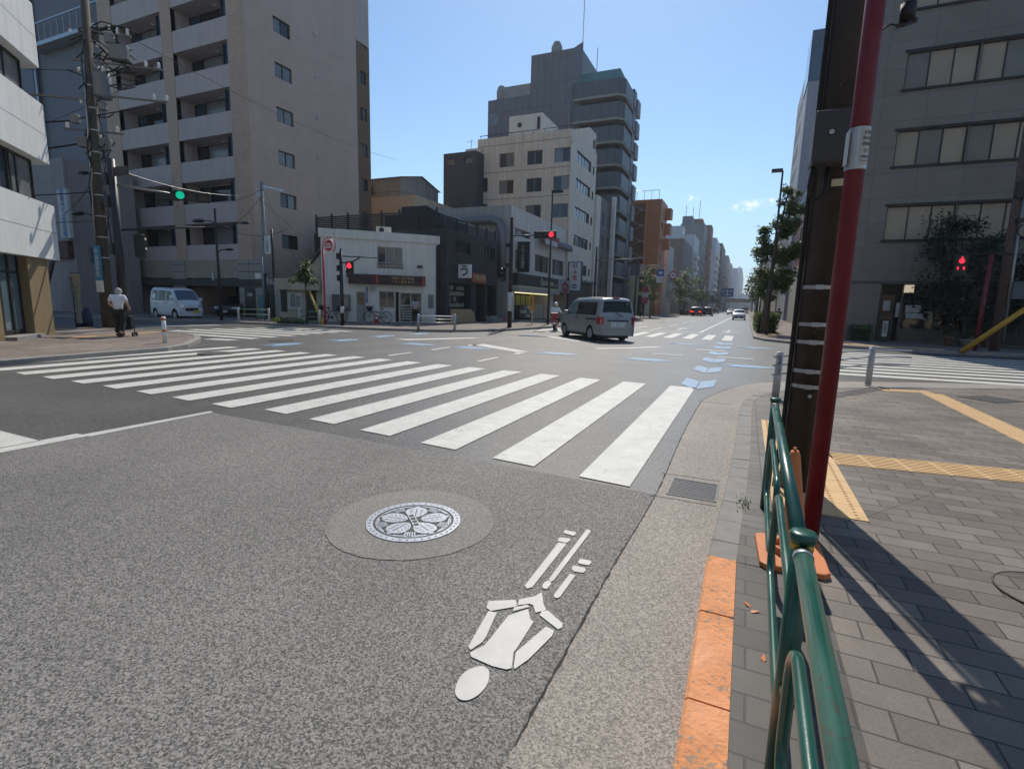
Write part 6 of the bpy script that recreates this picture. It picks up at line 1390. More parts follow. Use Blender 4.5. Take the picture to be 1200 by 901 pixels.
for i, (a, b, lb) in enumerate((((-20.4, 20.75, .1), (-21.75, 21.2, 1.85), 'leaning yellow guy wire guard beside the small tree'), ((7.55, 24.75, .1), (9.75, 24.9, 2.3), 'leaning yellow guy wire guard at the right edge'))):
    t = T('guy_guard', lb, 'guy wire guard', a)
    mb = MB(); mb.tube([a, b], [.075, .06] if i == 0 else [.1, .09], 12); mb.build('guard_tube', MAT['yellow'] if i == 0 else M('guy_yellow', (.5, .27, .02), .5), t)
    a_, b_ = V(a), V(b); e_ = V((-27.2, 23.1, 8)) if i == 0 else b_+(b_-a_)*1.9
    mb = MB(); mb.tube([b, e_], .012, 5); mb.build('guy_wire', MAT['rubber'], t)
fx, fy = -20.5, 21.0
t = T('hydrant_sign', 'red pole with a round fire hydrant sign at the left edge of the white house', 'sign', (fx, fy, .1))
mb = MB(); mb.tube([(fx, fy, 0), (fx, fy, 4.0)], .055, 12)
mb.tube([(fx, fy, 3.95)]+[(fx+.42-.42*math.cos(g), fy, 4.2+.42*math.sin(g)) for g in [R(a) for a in range(0, 235, 15)]], .028, 8); mb.build('pole', MAT['signred'], t)
mb = MB(); mb.cyl((fx+.42, fy-.03, 4.2), (fx+.42, fy+.03, 4.2), .34, n=28); dk = mb.build('white_disc', MAT['white'], t)
mb = MB(); mb.cyl((fx+.42, fy-.032, 4.2), (fx+.42, fy-.04, 4.2), .29, n=28); mb.build('red_disc', MAT['signred'], t)
mb = MB(); mb.box(fx+.15, fy-.045, 4.08, fx+.69, fy-.041, 4.3); mb.build('white_bar', MAT['white'], t)
text('消火栓', .2, MAT['signred'], t, (fx+.42, fy-.05, 4.185), RS, bold=.02)
qx, qy = -19.3, 21.0
t = T('pedestrian_signal', 'black signal pole with a red pedestrian light before the white house', 'pedestrian signal', (qx, qy, .1))
mb = MB(); mb.tube([(qx, qy, 0), (qx, qy, 3.9)], [.1, .085], 12); mb.lathe([(.03, 3.9), (.05, 4.0), (0, 4.1)], 8, (qx, qy, 0)); mb.build('pole', MAT['black'], t)
mb = MB(); mb.tube([(qx, qy, 3.65), (qx+2.3, qy, 3.55)], .03, 8); mb.tube([(qx, qy, 3.3), (qx+.85, qy, 3.4), (qx+1.3, qy, 3.6)], .035, 8); mb.build('arm', MAT['black'], t)
hs = signal_head(t, (qx+.68, qy-.1, 2.98), (0, 0, 1), (.2, -1, 0), 2, 0, 'rg', True, L=.8)
for z in (3.5, 2.9, 2.4): mb = MB(); mb.box(qx-.22, qy-.1, z, qx-.08, qy+.1, z+.3); mb.build('junction_box', MAT['black'], t)
mb = MB(); mb.cyl((qx, qy, .75), (qx, qy, 1.1), .105, n=12); mb.build('white_band', MAT['wgrime'], t)
wx, wy = -12.35, 26.9
t = T('signal_pole', 'dark brown signal pole with a white wrap and a red light over the road', 'traffic signal', (wx, wy, .1))
mb = MB(); mb.tube([(wx, wy, 0), (wx, wy, 6.2)], [.13, .1], 14); mb.build('pole', MAT['brown'], t)
mb = MB(); mb.cyl((wx, wy, 1.05), (wx, wy, 2.1), .135, n=14); mb.build('white_wrap', MAT['wgrime'], t)
mb = MB(); mb.tube([(wx, wy, 5.2), (wx+1.4, wy, 5.22)], [.045, .035], 8); mb.build('arm', M('arm_blue', (.08, .11, .2), .4, .3), t)
signal_head(t, (wx+2.02, wy-.05, 5.2), (1, .12, 0), (.12, -1, 0), 3, 2, 'gxr', L=1.25)
signal_head(t, (wx-.42, wy-.05, 3.1), (0, 0, 1), (-.6, -.8, 0), 2, -1, 'rg', True, L=.8)
for z in (4.6, 3.5): mb = MB(); mb.box(wx-.3, wy-.1, z, wx-.1, wy+.1, z+.2); mb.build('junction_box', MAT['black'], t)
def lamp(x, y, h, side, label, hl=.55):
    t = T('street_lamp', label, 'street lamp', (x, y, .1))
    mb = MB(); mb.tube([(x, y, 0), (x, y, h)], [.09, .045], 12); mb.build('pole', MAT['brown'], t)
    mb = MB(); mb.box(x+min(0, side*.9), y-.2, h-.03, x+max(0, side*.9), y+.2, h+.09); mb.build('lamp_head', MAT['darkframe'], t)
lamp(-12.65, 34, 8.95, .8, 'tall slim street lamp before the white store building')
lamp(1.1, 32.4, 8.9, -.6, 'tall street lamp sticking out above the pruned street tree')
lamp(1.0, 62, 9, -.9, 'street lamp seen behind the pruned street tree')
lamp(-11.6, 130, 9, .9, 'distant street lamp beyond the round sign on the left')
t = T('advert_sign', 'orange yellow vertical sign on a pale post before the black fascia shop', 'sign', (-13.1, 32.15, .1))
mb = MB(); mb.cyl((-13.1, 32.15, .08), (-13.1, 32.15, 2.15), .035, n=10); mb.build('post', MAT['cream'], t)
mb = MB(); mb.box(-13.28, 32.05, 1.05, -12.98, 32.11, 2.1); mb.build('panel', M('advert_orange', (.6, .27, .03), .5), t)
text('大売出し', .21, MAT['ink'], t, (-13.13, 32.04, 1.57), RS, vert=True, ext=.002)
t = T('barrier', 'silver three bar barrier across the far corner kerb', 'barrier', (-13.7, 21.8, .1))
p, q = V((-14.5, 20.95)), V((-13.25, 22.3))
for c in (p, q): mb = MB(); mb.cyl((*c, .05), (*c, .82), .065, n=14); mb.lathe([(.065, .82), (.04, .86), (0, .87)], 12, (*c, 0)); mb.build('post', MAT['steel'], t)
for z in (.76, .6, .44): mb = MB(); mb.tube([(*p, z), (*q, z)], .03, 8); mb.build('bar', MAT['alu'] if z < .7 else MAT['white'], t)
def cone(x, y, h, label, striped):
    t = T('traffic_cone', label, 'traffic cone', (x, y, .1))
    mb = MB(); mb.box(x-h*.28, y-h*.28, .1, x+h*.28, y+h*.28, .1+h*.05); mb.cyl((x, y, .1+h*.05), (x, y, .1+h), h*.2, h*.04, 16); mb.build('cone', M('cone_red', (.55, .07, .03), .5) if 'cone_red' not in bpy.data.materials else bpy.data.materials['cone_red'], t)
    if striped:
        for f0, f1 in ((.35, .5), (.65, .78)): mb = MB(); mb.cyl((x, y, .1+h*f0), (x, y, .1+h*f1), h*(.215-.168*f0), h*(.215-.168*f1), 16); mb.build('white_band', MAT['white'], t)
cone(-20.35, 25.05, .72, 'red and white striped cone leaning by the white house bicycle', True)
cone(-17.1, 36.2, .5, 'small orange cone in front of the exhaust duct', False)
for i, (x, y, h, lb) in enumerate(((-11.6, 42, 6.2, 'dark pole with a thin side arm just behind the silver van'), (-11.4, 57.9, 7.2, 'dark pole carrying hanging road signs before the dark tower'))):
    t = T('sign_pole', lb, 'pole', (x, y, .1))
    mb = MB(); mb.tube([(x, y, 0), (x, y, h)], [.11, .08], 10); mb.build('pole', MAT['brown'], t)
    mb = MB(); mb.tube([(x, y, 5.1+i*.7), (x+(4.2 if i == 0 else 3.2), y, 5.3+i*.7)], .04, 6); mb.build('arm', MAT['alu'], t)
    if i:
        mb = MB(); mb.tube([(x, y, 4.75), (x+4.2, y, 4.85)], .045, 6); mb.build('sign_arm', MAT['alu'], t)
        rs_ = T('road_sign', 'square blue bus lane sign hung over the road', 'road sign', (x+2.6, y-.1, 4.3))
        mb = MB(); mb.box(x+2.25, y-.12, 4.75, x+2.95, y-.08, 5.5); mb.build('blue_panel', MAT['signblue'], rs_)
        mb = MB(); mb.box(x+2.42, y-.13, 5.0, x+2.78, y-.121, 5.25); mb.build('bus_mark', MAT['white'], rs_)
        mb = MB(); mb.box(x+2.2, y-.12, 4.1, x+2.85, y-.08, 4.74); pn = mb.build('white_panel', MAT['white'], rs_); text('7-9\n17-19', .22, MAT['ink'], pn, (x+2.52, y-.13, 4.42), RS, ext=.002)
        rs_ = T('road_sign', 'round red rimmed speed limit sign hung over the road', 'road sign', (x+3.9, y-.1, 4.5))
        mb = MB(); mb.cyl((x+3.9, y-.08, 4.85), (x+3.9, y-.12, 4.85), .42, n=24); mb.build('red_rim', MAT['signred'], rs_)
        mb = MB(); mb.cyl((x+3.9, y-.121, 4.85), (x+3.9, y-.13, 4.85), .3, n=24); mb.build('white_face', MAT['white'], rs_)
        text('40', .34, MAT['signblue'], rs_, (x+3.9, y-.14, 4.85), RS, bold=.03)
t = T('shop_flag', 'pink and red stacked shop sign beside the slender street tree', 'sign', (-12.3, 69, .1))
mb = MB(); mb.cyl((-12.3, 69, 0), (-12.3, 69, 4), .05, n=6); mb.build('post', MAT['steel'], t)
for z, h, m_ in ((3.3, .8, M('pink_sign', (.4, .08, .12), .6)), (2.75, .5, MAT['wgrime']), (1.9, .8, bpy.data.materials['pink_sign'])): mb = MB(); mb.box(-12.7, 68.9, z, -11.9, 68.95, z+h); mb.build('panel', m_, t)
t = T('road_sign', 'wide blue direction sign on a gantry far down the street', 'road sign', (-6, 160, 0))
mb = MB(); mb.tube([(-11.6, 160, 0), (-11.6, 160, 8)], .16, 8); mb.tube([(-11.6, 160, 6.8), (-4, 160, 6.8)], .1, 6); mb.build('gantry', MAT['steel'], t)
mb = MB(); mb.box(-7.2, 159.8, 4.9, -3.9, 159.9, 7.3); pn = mb.build('blue_panel', M('sign_blue_b', (.02, .12, .3), .4), t)
mb = MB(); mb.box(-5.65, 159.75, 5.2, -5.45, 159.79, 6.9); mb.box(-6.5, 159.75, 5.4, -4.6, 159.79, 5.55); mb.build('arrow', MAT['white'], pn)
text('足立', .5, MAT['white'], pn, (-6.6, 159.74, 6.3), RS); text('東京', .5, MAT['white'], pn, (-4.6, 159.74, 6.5), RS)
t = T('footbridge', 'pale footbridge spanning the far end of the street', 'footbridge', (-4, 330, 0))
mb = MB(); mb.box(-12, 330, 5.4, 3, 333, 7.6); mb.box(-12.6, 330, 0, -11.6, 333, 7); mb.box(2, 330, 0, 3, 333, 7); mb.build('deck', MAT['concrete'], t)

# right corner: pole with pedestrian signal
ux, uy = 9.1, 26.5
t = T('utility_pole', 'rust stained utility pole with cable boxes before the climbing tree', 'utility pole', (ux, uy, .1))
mb = MB(); mb.tube([(ux, uy, 0), (ux-.15, uy, 9.5)], [.17, .12], 16); mb.build('pole', M('rusty_pole', (.12, .075, .06), .8, 0, .3, 4, streak=.3), t)
mb = MB(); mb.tube([(ux+.18, uy-.1, .5), (ux+.05, uy-.1, 6)], .05, 8); mb.build('conduit', MAT['alu'], t)
mb = MB(); mb.box(ux-.25, uy-.35, 5.9, ux+.05, uy-.15, 6.5); mb.build('cable_box', MAT['black'], t); mb = MB(); mb.box(ux-.1, uy-.4, 5.0, ux+.6, uy-.2, 5.15); mb.build('cable_bracket', MAT['black'], t)
mb = MB(); mb.tube([(ux+.25+.25*math.cos(k*PI/10), uy-.25, 4.7+.25*math.sin(k*PI/10)) for k in range(20)], .02, 6, closed=True); mb.build('cable_coil', MAT['rubber'], t)
mb = MB(); mb.box(ux+.15, uy-.3, 2.15, ux+.72, uy-.2, 2.8); mb.build('grey_board', M('board_grey', (.1, .11, .12), .6), t)
t = T('pedestrian_signal', 'pedestrian signal with a lit red figure before the dark climbing tree', 'pedestrian signal', (ux-.1, uy-.25, 3.9))
mb = MB(); mb.tube([(ux-.02, uy-.15, 3.85), (ux-1.6, uy-.3, 3.85)], .035, 8); mb.build('arm', MAT['black'], t)
c = V((ux-1.58, uy-.32, 3.4)); K = .72
mb = MB(); mb.box(c.x-.2, c.y-.1, c.z-.42, c.x+.2, c.y+.1, c.z+.42); hs = mb.build('housing', MAT['black'], t, bevel=.02)
mb = MB(); y = c.y-.105; f = lambda u, v: (c.x+u*K, y, c.z+.06+v*K)
mb.face([f(.055*math.cos(k*PI/8), .34+.055*math.sin(k*PI/8)) for k in range(16)])
mb.face([f(u, v) for u, v in ((-.13, .2), (-.09, .27), (.09, .27), (.13, .2), (.13, .1), (.07, .1), (.07, .03), (-.07, .03), (-.07, .1), (-.13, .1))])
mb.build('red_figure', LENS['r'], hs)
for s_ in (-1, 1): mb = MB(); mb.face([f(s_*.17, -.3), f(s_*.09, -.3), f(s_*.09, -.14), f(s_*.17, -.14)]); mb.build('countdown_bar', LENS['r'], hs)
t = T('red_pole', 'short dark red pole left of the rust stained utility pole', 'pole', (8.3, 25.9, .1))
mb = MB(); mb.cyl((8.3, 25.9, 0), (8.35, 25.9, 3.7), .07, n=12); mb.lathe([(.075, 3.7), (.05, 3.78), (0, 3.8)], 10, (8.35, 25.9, 0)); mb.build('pole', MAT['red'], t)

# overhead wires
def wire(a, b, sag, label, r=.012, grp='overhead wires at the left corner'):
    a, b = V(a), V(b); mb = MB()
    mb.tube([a.lerp(b, k/16)+V((0, 0, -sag*4*(k/16)*(1-k/16))) for k in range(17)], r, 5)
    tag(mb.build('overhead_wire', MAT['rubber'] if 'pale' not in label else MAT['alu'], None, a), label, 'wire', grp)
p = lambda z, q=0: lean(z)+ad*q
wire(p(5.9), (gx, gy, 7.6), .5, 'pale wire swooping from the concrete pole past the green light to the grey pole', .014)
wire(p(6.2), (gx, gy, 7.9), 1.3, 'slack dark wire between the concrete pole and the grey pole')
wire(p(7.2, -.5), (-32, 4, 6.9), .3, 'thick cable leaving the concrete pole leftwards past the blue grey tower', .035)
wire(p(6.5, -.3), (-32, 4.2, 5.6), .5, 'sagging cable leaving the concrete pole leftwards at half height', .035)
wire(p(4.9), (-32, 4.4, 4.5), .3, 'thin wire crossing in front of the vertical blue lettered sign', .02)
wire(p(3.9), (-32, 4.6, 3.9), .3, 'lowest thin wire leaving the concrete pole leftwards', .014)
wire((lx+.1, ly, 5.4), (gx+2.3, gy-.4, 5.4), .5, 'short wire from the double armed street lamp to the grey pole')
wire((gx, gy-.1, 7.4), (lx, ly, 4.9), .3, 'wire dropping from the grey pole top to the double armed street lamp')
wire(p(8.9, .3), (-36, 2, 9.6), .5, 'dark wire running left from just above the transformer')
wire(p(10.1, 1.2), (-30, 40, 14), .5, 'dark wire from the top crossarm towards the apartment roof')
wire(p(6.6, .6), (-42.4, 20, 6.6), .4, 'cable from the pole boxes to the low grey block', .02)
wire(p(5.2, .2), (-45, 24.5, 5.6), .5, 'thin cable from the concrete pole along the apartment front', .012)
wire((gx, gy, 7.2), (-24.2, 24.6, 4.6), .2, 'service wire from the grey pole to the roof of the white house', .01)
wire(p(9.1, 2.1), (-60, 22, 13), .4, 'high wire from the long crossarm towards the blue grey tower', .012)
mb = MB(); 
vs_ = T('vertical_sign', 'white vertical sign with blue characters behind the wire pole', 'sign', (-41.9, 19.5, 4.8))
mb = MB(); mb.box(-42.2, 19.7, 5.0, -41.1, 19.9, 8.1); mb.build('sign_box', MAT['wgrime'], vs_)
mb = MB(); mb.bar((-42.2, 19.8, 7.5), (-42.2, 20.35, 7.5), .1); mb.build('bracket', MAT['steel'], vs_)
text('東邦第三事務所', .46, MAT['signblue'], vs_, (-41.65, 19.68, 6.55), RS, vert=True, bold=.03)

# ------------------------------------------------------------------ vehicles
def lerp(a, b, t): return a+(b-a)*t
class Body:
    """car body as a surface: top profile (x, z) from nose to tail, width narrowing above the belt and towards the ends"""
    def __init__(s, L, W, H, prof, belt, tumble, wheels, ra=.37, sill=.26, nose=.16, tail=.06, crown=.035):
        s.L, s.W, s.H, s.belt, s.tumble, s.wheels, s.ra, s.sill, s.nose, s.tail, s.crown = L, W, H, belt, tumble, wheels, ra, sill, nose, tail, crown
        P = []
        for i in range(len(prof)-1):
            a, b = V(prof[i]), V(prof[i+1]); n = max(1, int((b-a).length/.07))
            for k in range(n): P.append(a.lerp(b, k/n))
        P.append(V(prof[-1]))
        for _ in range(2): P = [P[0]]+[(P[i-1]+2*P[i]+P[i+1])/4 for i in range(1, len(P)-1)]+[P[-1]]
        s.P = P
    def w(s, x, z):
        h = s.W/2
        f = (x-(s.L/2-.75))/.75
        if f > 0: h *= 1-s.nose*f*f
        g = (-x-(s.L/2-.5))/.5
        if g > 0: h *= 1-s.tail*g*g
        if z > s.belt: h -= s.tumble*((z-s.belt)/(s.H-s.belt))**1.25
        if z < s.sill+.12: h -= .03*(1-(z-s.sill)/.12)
        return h
    def bottom(s, x):
        b = s.sill
        for xw in s.wheels:
            d = abs(x-xw)
            if d < s.ra: b = max(b, .31+math.sqrt(max(0, s.ra**2-d*d)))
        return b
    def top(s, x):
        for a, b in zip(s.P, s.P[1:]):
            if b.x <= x <= a.x: return lerp(a.y, b.y, (a.x-x)/max(1e-6, a.x-b.x))
        return s.P[-1].y
    def build(s, name, mat, parent):
        mb = MB(); rows = 14; cols = []
        xs = sorted(set([round(p.x, 4) for p in s.P]+[round(xw+s.ra*math.cos(PI*k/14), 4) for xw in s.wheels for k in range(15)]), reverse=True)
        xs = [x for x in xs if -s.L/2 <= x <= s.L/2]
        def zt(x):
            return s.top(x)
        for x in xs:
            z0, z1 = s.bottom(x), max(zt(x), s.bottom(x)+.01); L_, R_ = [], []
            for k in range(rows+1):
                t = k/rows; z = lerp(z0, z1, t); h = s.w(x, z)
                if z1-z < .1: h -= .045*(1-(z1-z)/.1)**2
                L_.append(mb.b.verts.new((x, h, z))); R_.append(mb.b.verts.new((x, -h, z)))
            T_ = [R_[-1]]
            for k in range(1, 8):
                y = lerp(-1, 1, k/8); hw = L_[-1].co.y
                T_.append(mb.b.verts.new((x, y*hw, z1+s.crown*(1-y*y))))
            T_.append(L_[-1]); cols.append((L_, R_, T_))
        def q(a, b, c, d, mi=0):
            if len({a, b, c, d}) < 4: return
            f = mb.b.faces.new((a, b, c, d)); f.smooth = True; f.material_index = mi
        for (La, Ra, Ta), (Lb, Rb, Tb) in zip(cols, cols[1:]):
            for k in range(rows): q(La[k], La[k+1], Lb[k+1], Lb[k]); q(Ra[k], Rb[k], Rb[k+1], Ra[k+1])
            for k in range(8): q(Ta[k], Tb[k], Tb[k+1], Ta[k+1])
            q(La[0], Lb[0], Rb[0], Ra[0], 1)
        for (L_, R_, T_), sg in ((cols[0], 1), (cols[-1], -1)):
            prev = R_
            for j in range(1, 9):
                y = lerp(-1, 1, j/8)
                cur = L_ if j == 8 else [mb.b.verts.new((L_[k].co.x+sg*.07*(1-y*y), L_[k].co.y*y, L_[k].co.z)) for k in range(rows)]+[T_[j]]
                for k in range(rows): q(prev[k], prev[k+1], cur[k+1], cur[k])
                prev = cur
        mb.build(name, [mat, MAT['black']], parent)
    def side(s, pts, sg, off=.008):
        return [V((x, sg*(s.w(x, z)+off), z)) for x, z in pts]
    def cap(s, mb, x0, y0, y1, z0, z1, sg, off=.012, n=8):
        """patch on the nose (sg 1) or tail (sg -1) lower face, which bulges by 7 cm"""
        hw = s.w(x0, (z0+z1)/2)
        f = lambda y: x0+sg*(.07*(1-(y/hw)**2)+off)
        for k in range(n):
            a, b = lerp(y0, y1, k/n), lerp(y0, y1, (k+1)/n)
            mb.face([(f(a), a, z0), (f(b), b, z0), (f(b), b, z1), (f(a), a, z1)])
    def over(s, za, zb, xa, xb, inset, mat, name, parent, off=.012, n=8):
        """patch on the top strip (windscreen, rear window) between two heights, within xa..xb"""
        pts = [p for p in s.P if xb <= p.x <= xa and za <= p.y <= zb]
        if len(pts) < 2: return None
        mb = MB(); rows = []
        for i, p in enumerate(pts):
            d = (pts[min(i+1, len(pts)-1)]-pts[max(i-1, 0)]).normalized(); nrm = V((-d.y, 0, d.x))
            if nrm.z < 0: nrm = -nrm
            if d.x < 0 and abs(d.y) > .95: nrm = V((math.copysign(1, p.x), 0, .1))
            h = s.w(p.x, p.y)-.045
            rows.append([V((p.x, h*inset*y, p.y+s.crown*(1-(inset*y)**2)))+nrm*off for y in [lerp(-1, 1, k/n) for k in range(n+1)]])
        for a, b in zip(rows, rows[1:]):
            for k in range(n):
                f = mb.face([a[k], a[k+1], b[k+1], b[k]]); f.smooth = True
        return mb.build(name, mat, parent)
def wheel(parent, x, y, r, w_, sg, rimm, spokes=7):
    mb = MB(); mb.tube([(x, y-w_/2, r), (x, y-w_/2+.02, r), (x, y+w_/2-.02, r), (x, y+w_/2, r)], [r*.93, r, r, r*.93], 28)
    wh = mb.build('wheel', MAT['rubber'], parent)
    o = y+sg*(w_/2+.004)
    mb = MB(); mb.tube([(x, o-sg*.015, r), (x, o, r)], [r*.66, r*.64], 24); mb.tube([(x, o, r), (x, o+sg*.02, r)], [r*.2, r*.15], 12)
    for k in range(spokes):
        a = 2*PI*k/spokes; mb.obox((x+r*.4*math.cos(a), o+sg*.008, r+r*.4*math.sin(a)), (r*.5, .016, r*.13), ry=-a)
    mb.build('rim', rimm, wh)
PLATE = M('licence_plate', (.7, .72, .7), .4); TAIL = M('tail_lamp', (.42, .01, .015), .15, coat=.5); HEAD = M('head_lamp', (.6, .62, .64), .08, .3); RIM = M('rim_silver', (.4, .41, .42), .35, .8)
def carpaint(name, c, metal=.35): return M(name, c, .32, metal, .05, 3, coat=.7)
def poly_face(mb, pts):
    mb.face(pts)
def inner(mb, pts): mb.face(pts)

# silver one box van turning left
t = T('van', 'silver grey van with tinted rear windows turning in the crossing', 'van', (0, 0, 0), local=True)
bd = Body(4.4, 1.695, 1.84, [(2.2, .62), (2.16, .86), (2.02, 1.0), (1.45, 1.12), (.72, 1.68), (.35, 1.8), (-.6, 1.835), (-1.85, 1.8), (-2.06, 1.72), (-2.13, 1.2), (-2.17, 1.02), (-2.2, .9)], 1.0, .17, (1.38, -1.34), .36, .24, .2, .05)
SV = carpaint('van_silver', (.31, .3, .275), .2)
bd.build('body', SV, t)
bd.over(1.15, 1.66, 1.5, .7, .93, MAT['carglass'], 'windscreen', t)
rw = bd.over(1.13, 1.67, -1.9, -2.2, .93, MAT['carglass'], 'rear_window', t)
mb = MB(); mb.obox((-2.2, -.05, 1.13), (.02, .34, .02), rx=.5); mb.build('rear_wiper', MAT['black'], t)
mb = MB(); mb.obox((-2.12, -.42, 1.52), (.1, .14, .12)); mb.build('rear_mirror', MAT['darkframe'], t, bevel=.02)
for sg in (1, -1):
    for nm, pts in (('front_window', [(1.22, 1.08), (.62, 1.62), (.2, 1.64), (.2, 1.06)]), ('side_window', [(.1, 1.08), (.1, 1.6), (.06, 1.64), (-1.7, 1.62), (-1.78, 1.58), (-1.84, 1.14), (-1.8, 1.09)])):
        mb = MB(); mb.face(bd.side(pts, sg)); o = mb.build(nm, M('front_glass', (.08, .16, .16), .05) if nm == 'front_window' and sg == 1 else MAT['carglass'], t)
    for x0, x1 in ((1.0, 1.007), (.155, .162), (-.99, -.983)):
        mb = MB(); mb.face(bd.side([(x0, .38), (x0, 1.05), (x1, 1.05), (x1, .38)], sg, .004)); mb.build('door_seam', MAT['black'], t)
    mb = MB(); mb.face(bd.side([(-.95, .9), (-.95, .93), (-2.0, .93), (-2.0, .9)], sg, .006)); mb.face(bd.side([(-.9, .88), (-.9, .95), (-1.9, .95), (-1.9, .88)], sg, .009)); mb.build('slide_rail', MAT['black'], t)
    for x in (.32, .0): mb = MB(); mb.obox((x, sg*(bd.w(x, .98)+.015), .98), (.17, .03, .045)); mb.build('door_handle', SV if x else MAT['darkframe'], t, bevel=.01)
    mb = MB(); mb.obox((.98, sg*(bd.w(.98, 1.13)+.12), 1.14), (.16, .2, .2)); mb.build('door_mirror', SV, t, bevel=.04)
    mb = MB(); P = bd.side([(-1.93, .72), (-1.93, 1.02), (-2.17, 1.02), (-2.19, .72)], sg, .012); mb.face(P); mb.face([P[3], P[2], V((-2.235, sg*.66, 1.02)), V((-2.245, sg*.66, .72))]); mb.build('tail_light', TAIL, t)
    mb = MB(); P = bd.side([(2.18, .66), (2.1, .88), (1.72, .98), (1.85, .74)], sg, .014); mb.face(P); mb.build('headlight', HEAD, t)
mb = MB(); bd.cap(mb, -2.2, -.34, .34, .6, .82, -1, .012); pl = mb.build('plate_recess', MAT['steel'], t)
mb = MB(); mb.box(-2.293, -.165, .64, -2.284, .165, .8); lp = mb.build('licence_plate', PLATE, t)
text('足立 480', .06, M('plate_green', (.02, .16, .07), .5), lp, (-2.2945, 0, .765), (PI/2, 0, -PI/2), ext=.001); text('55-55', .11, bpy.data.materials['plate_green'], lp, (-2.2945, 0, .69), (PI/2, 0, -PI/2), ext=.001)
mb = MB(); bd.cap(mb, -2.19, -.5, .5, .84, .9, -1, .03); mb.build('tail_garnish', MAT['black'], t)
mb = MB(); bd.cap(mb, -2.2, -.8, .8, .245, .262, -1, .01); mb.build('bumper_edge', MAT['black'], t)
mb = MB(); bd.cap(mb, -2.2, -.78, .78, .52, .528, -1, .004); mb.build('bumper_seam', MAT['black'], t)
mb = MB(); mb.box(-2.0, -.16, 1.79, -1.96, .16, 1.83); mb.build('stop_lamp', TAIL, t)
mb = MB(); mb.box(-2.1, -.6, .14, 1.9, .6, .3); mb.build('underbody', MAT['black'], t)
mb = MB(); mb.ball((-2.2, 0, 1.0), .05, 10, (.3, 1, .7)); mb.build('emblem', RIM, t)
for x in (1.38, -1.34):
    for sg in (1, -1): wheel(t, x, sg*.73, .315, .2, sg, RIM)
hd = math.atan2(.739, -.674)
t.rotation_euler = (0, 0, hd); t.location = (-5.45+1.34*math.cos(hd), 22.05+1.34*math.sin(hd), 0)

# white kei van parked on the side street
t = T('van', 'small white van parked before the apartment garage', 'van', (0, 0, 0), local=True)
bd = Body(3.4, 1.475, 1.9, [(1.7, .55), (1.68, .86), (1.5, 1.03), (1.02, 1.66), (.75, 1.84), (-1.5, 1.9), (-1.62, 1.82), (-1.68, 1.1), (-1.7, .8)], 1.05, .12, (1.2, -1.1), .32, .22, .1, .04)
WV = carpaint('van_white', (.7, .71, .7), 0)
bd.build('body', WV, t)
bd.over(1.14, 1.72, 1.5, .75, .93, glass('windscreen_blue', (.03, .07, .11), .04), 'windscreen', t)
bd.over(1.15, 1.75, -1.5, -1.8, .9, MAT['carglass'], 'rear_window', t)
for sg in (1, -1):
    for nm, pts in (('front_window', [(1.2, 1.12), (.82, 1.68), (.32, 1.7), (.32, 1.1)]), ('side_window', [(.24, 1.1), (.24, 1.72), (-.62, 1.74), (-.62, 1.1)]), ('rear_side_window', [(-.7, 1.1), (-.7, 1.74), (-1.42, 1.74), (-1.48, 1.12)])):
        mb = MB(); mb.face(bd.side(pts, sg)); mb.build(nm, MAT['carglass'], t)
    for x0 in (1.28, .28, -.66): mb = MB(); mb.face(bd.side([(x0, .36), (x0, 1.08), (x0+.008, 1.08), (x0+.008, .36)], sg, .004)); mb.build('door_seam', MAT['black'], t)
    for x in (.42, .12): mb = MB(); mb.obox((x, sg*(bd.w(x, 1)+.015), 1.0), (.15, .03, .04)); mb.build('door_handle', MAT['darkframe'], t)
    mb = MB(); mb.face(bd.side([(-.62, .93), (-.62, .96), (-1.5, .96), (-1.5, .93)], sg, .006)); mb.build('slide_rail', MAT['black'], t)
    mb = MB(); mb.obox((1.2, sg*(bd.w(1.1, 1.2)+.12), 1.22), (.1, .18, .22)); mb.build('door_mirror', WV, t, bevel=.03)
    mb = MB(); P = bd.side([(1.66, .74), (1.62, .98), (1.38, 1.04), (1.44, .8)], sg, .014); mb.face(P); mb.face([P[0], P[1], V((1.745, sg*.42, .95)), V((1.76, sg*.42, .74))]); mb.build('headlight', HEAD, t)
    mb = MB(); P = bd.side([(-1.58, .85), (-1.58, 1.3), (-1.68, 1.3), (-1.69, .85)], sg, .012); mb.face(P); mb.build('tail_light', TAIL, t)
mb = MB(); bd.cap(mb, 1.7, -.36, .36, .52, .7, 1); mb.build('grille', MAT['darkframe'], t)
mb = MB(); mb.box(1.786, .1, .42, 1.797, .43, .58); lp = mb.build('licence_plate', M('plate_yellow', (.7, .5, .03), .5), t)
mb = MB(); mb.box(-1.6, -.55, .14, 1.5, .55, .28); mb.build('underbody', MAT['black'], t)
for x in (1.2, -1.1):
    for sg in (1, -1): wheel(t, x, sg*.64, .275, .16, sg, RIM, 6)
t.rotation_euler = (0, 0, R(-7)); t.location = (-32.3, 20.7, 0)

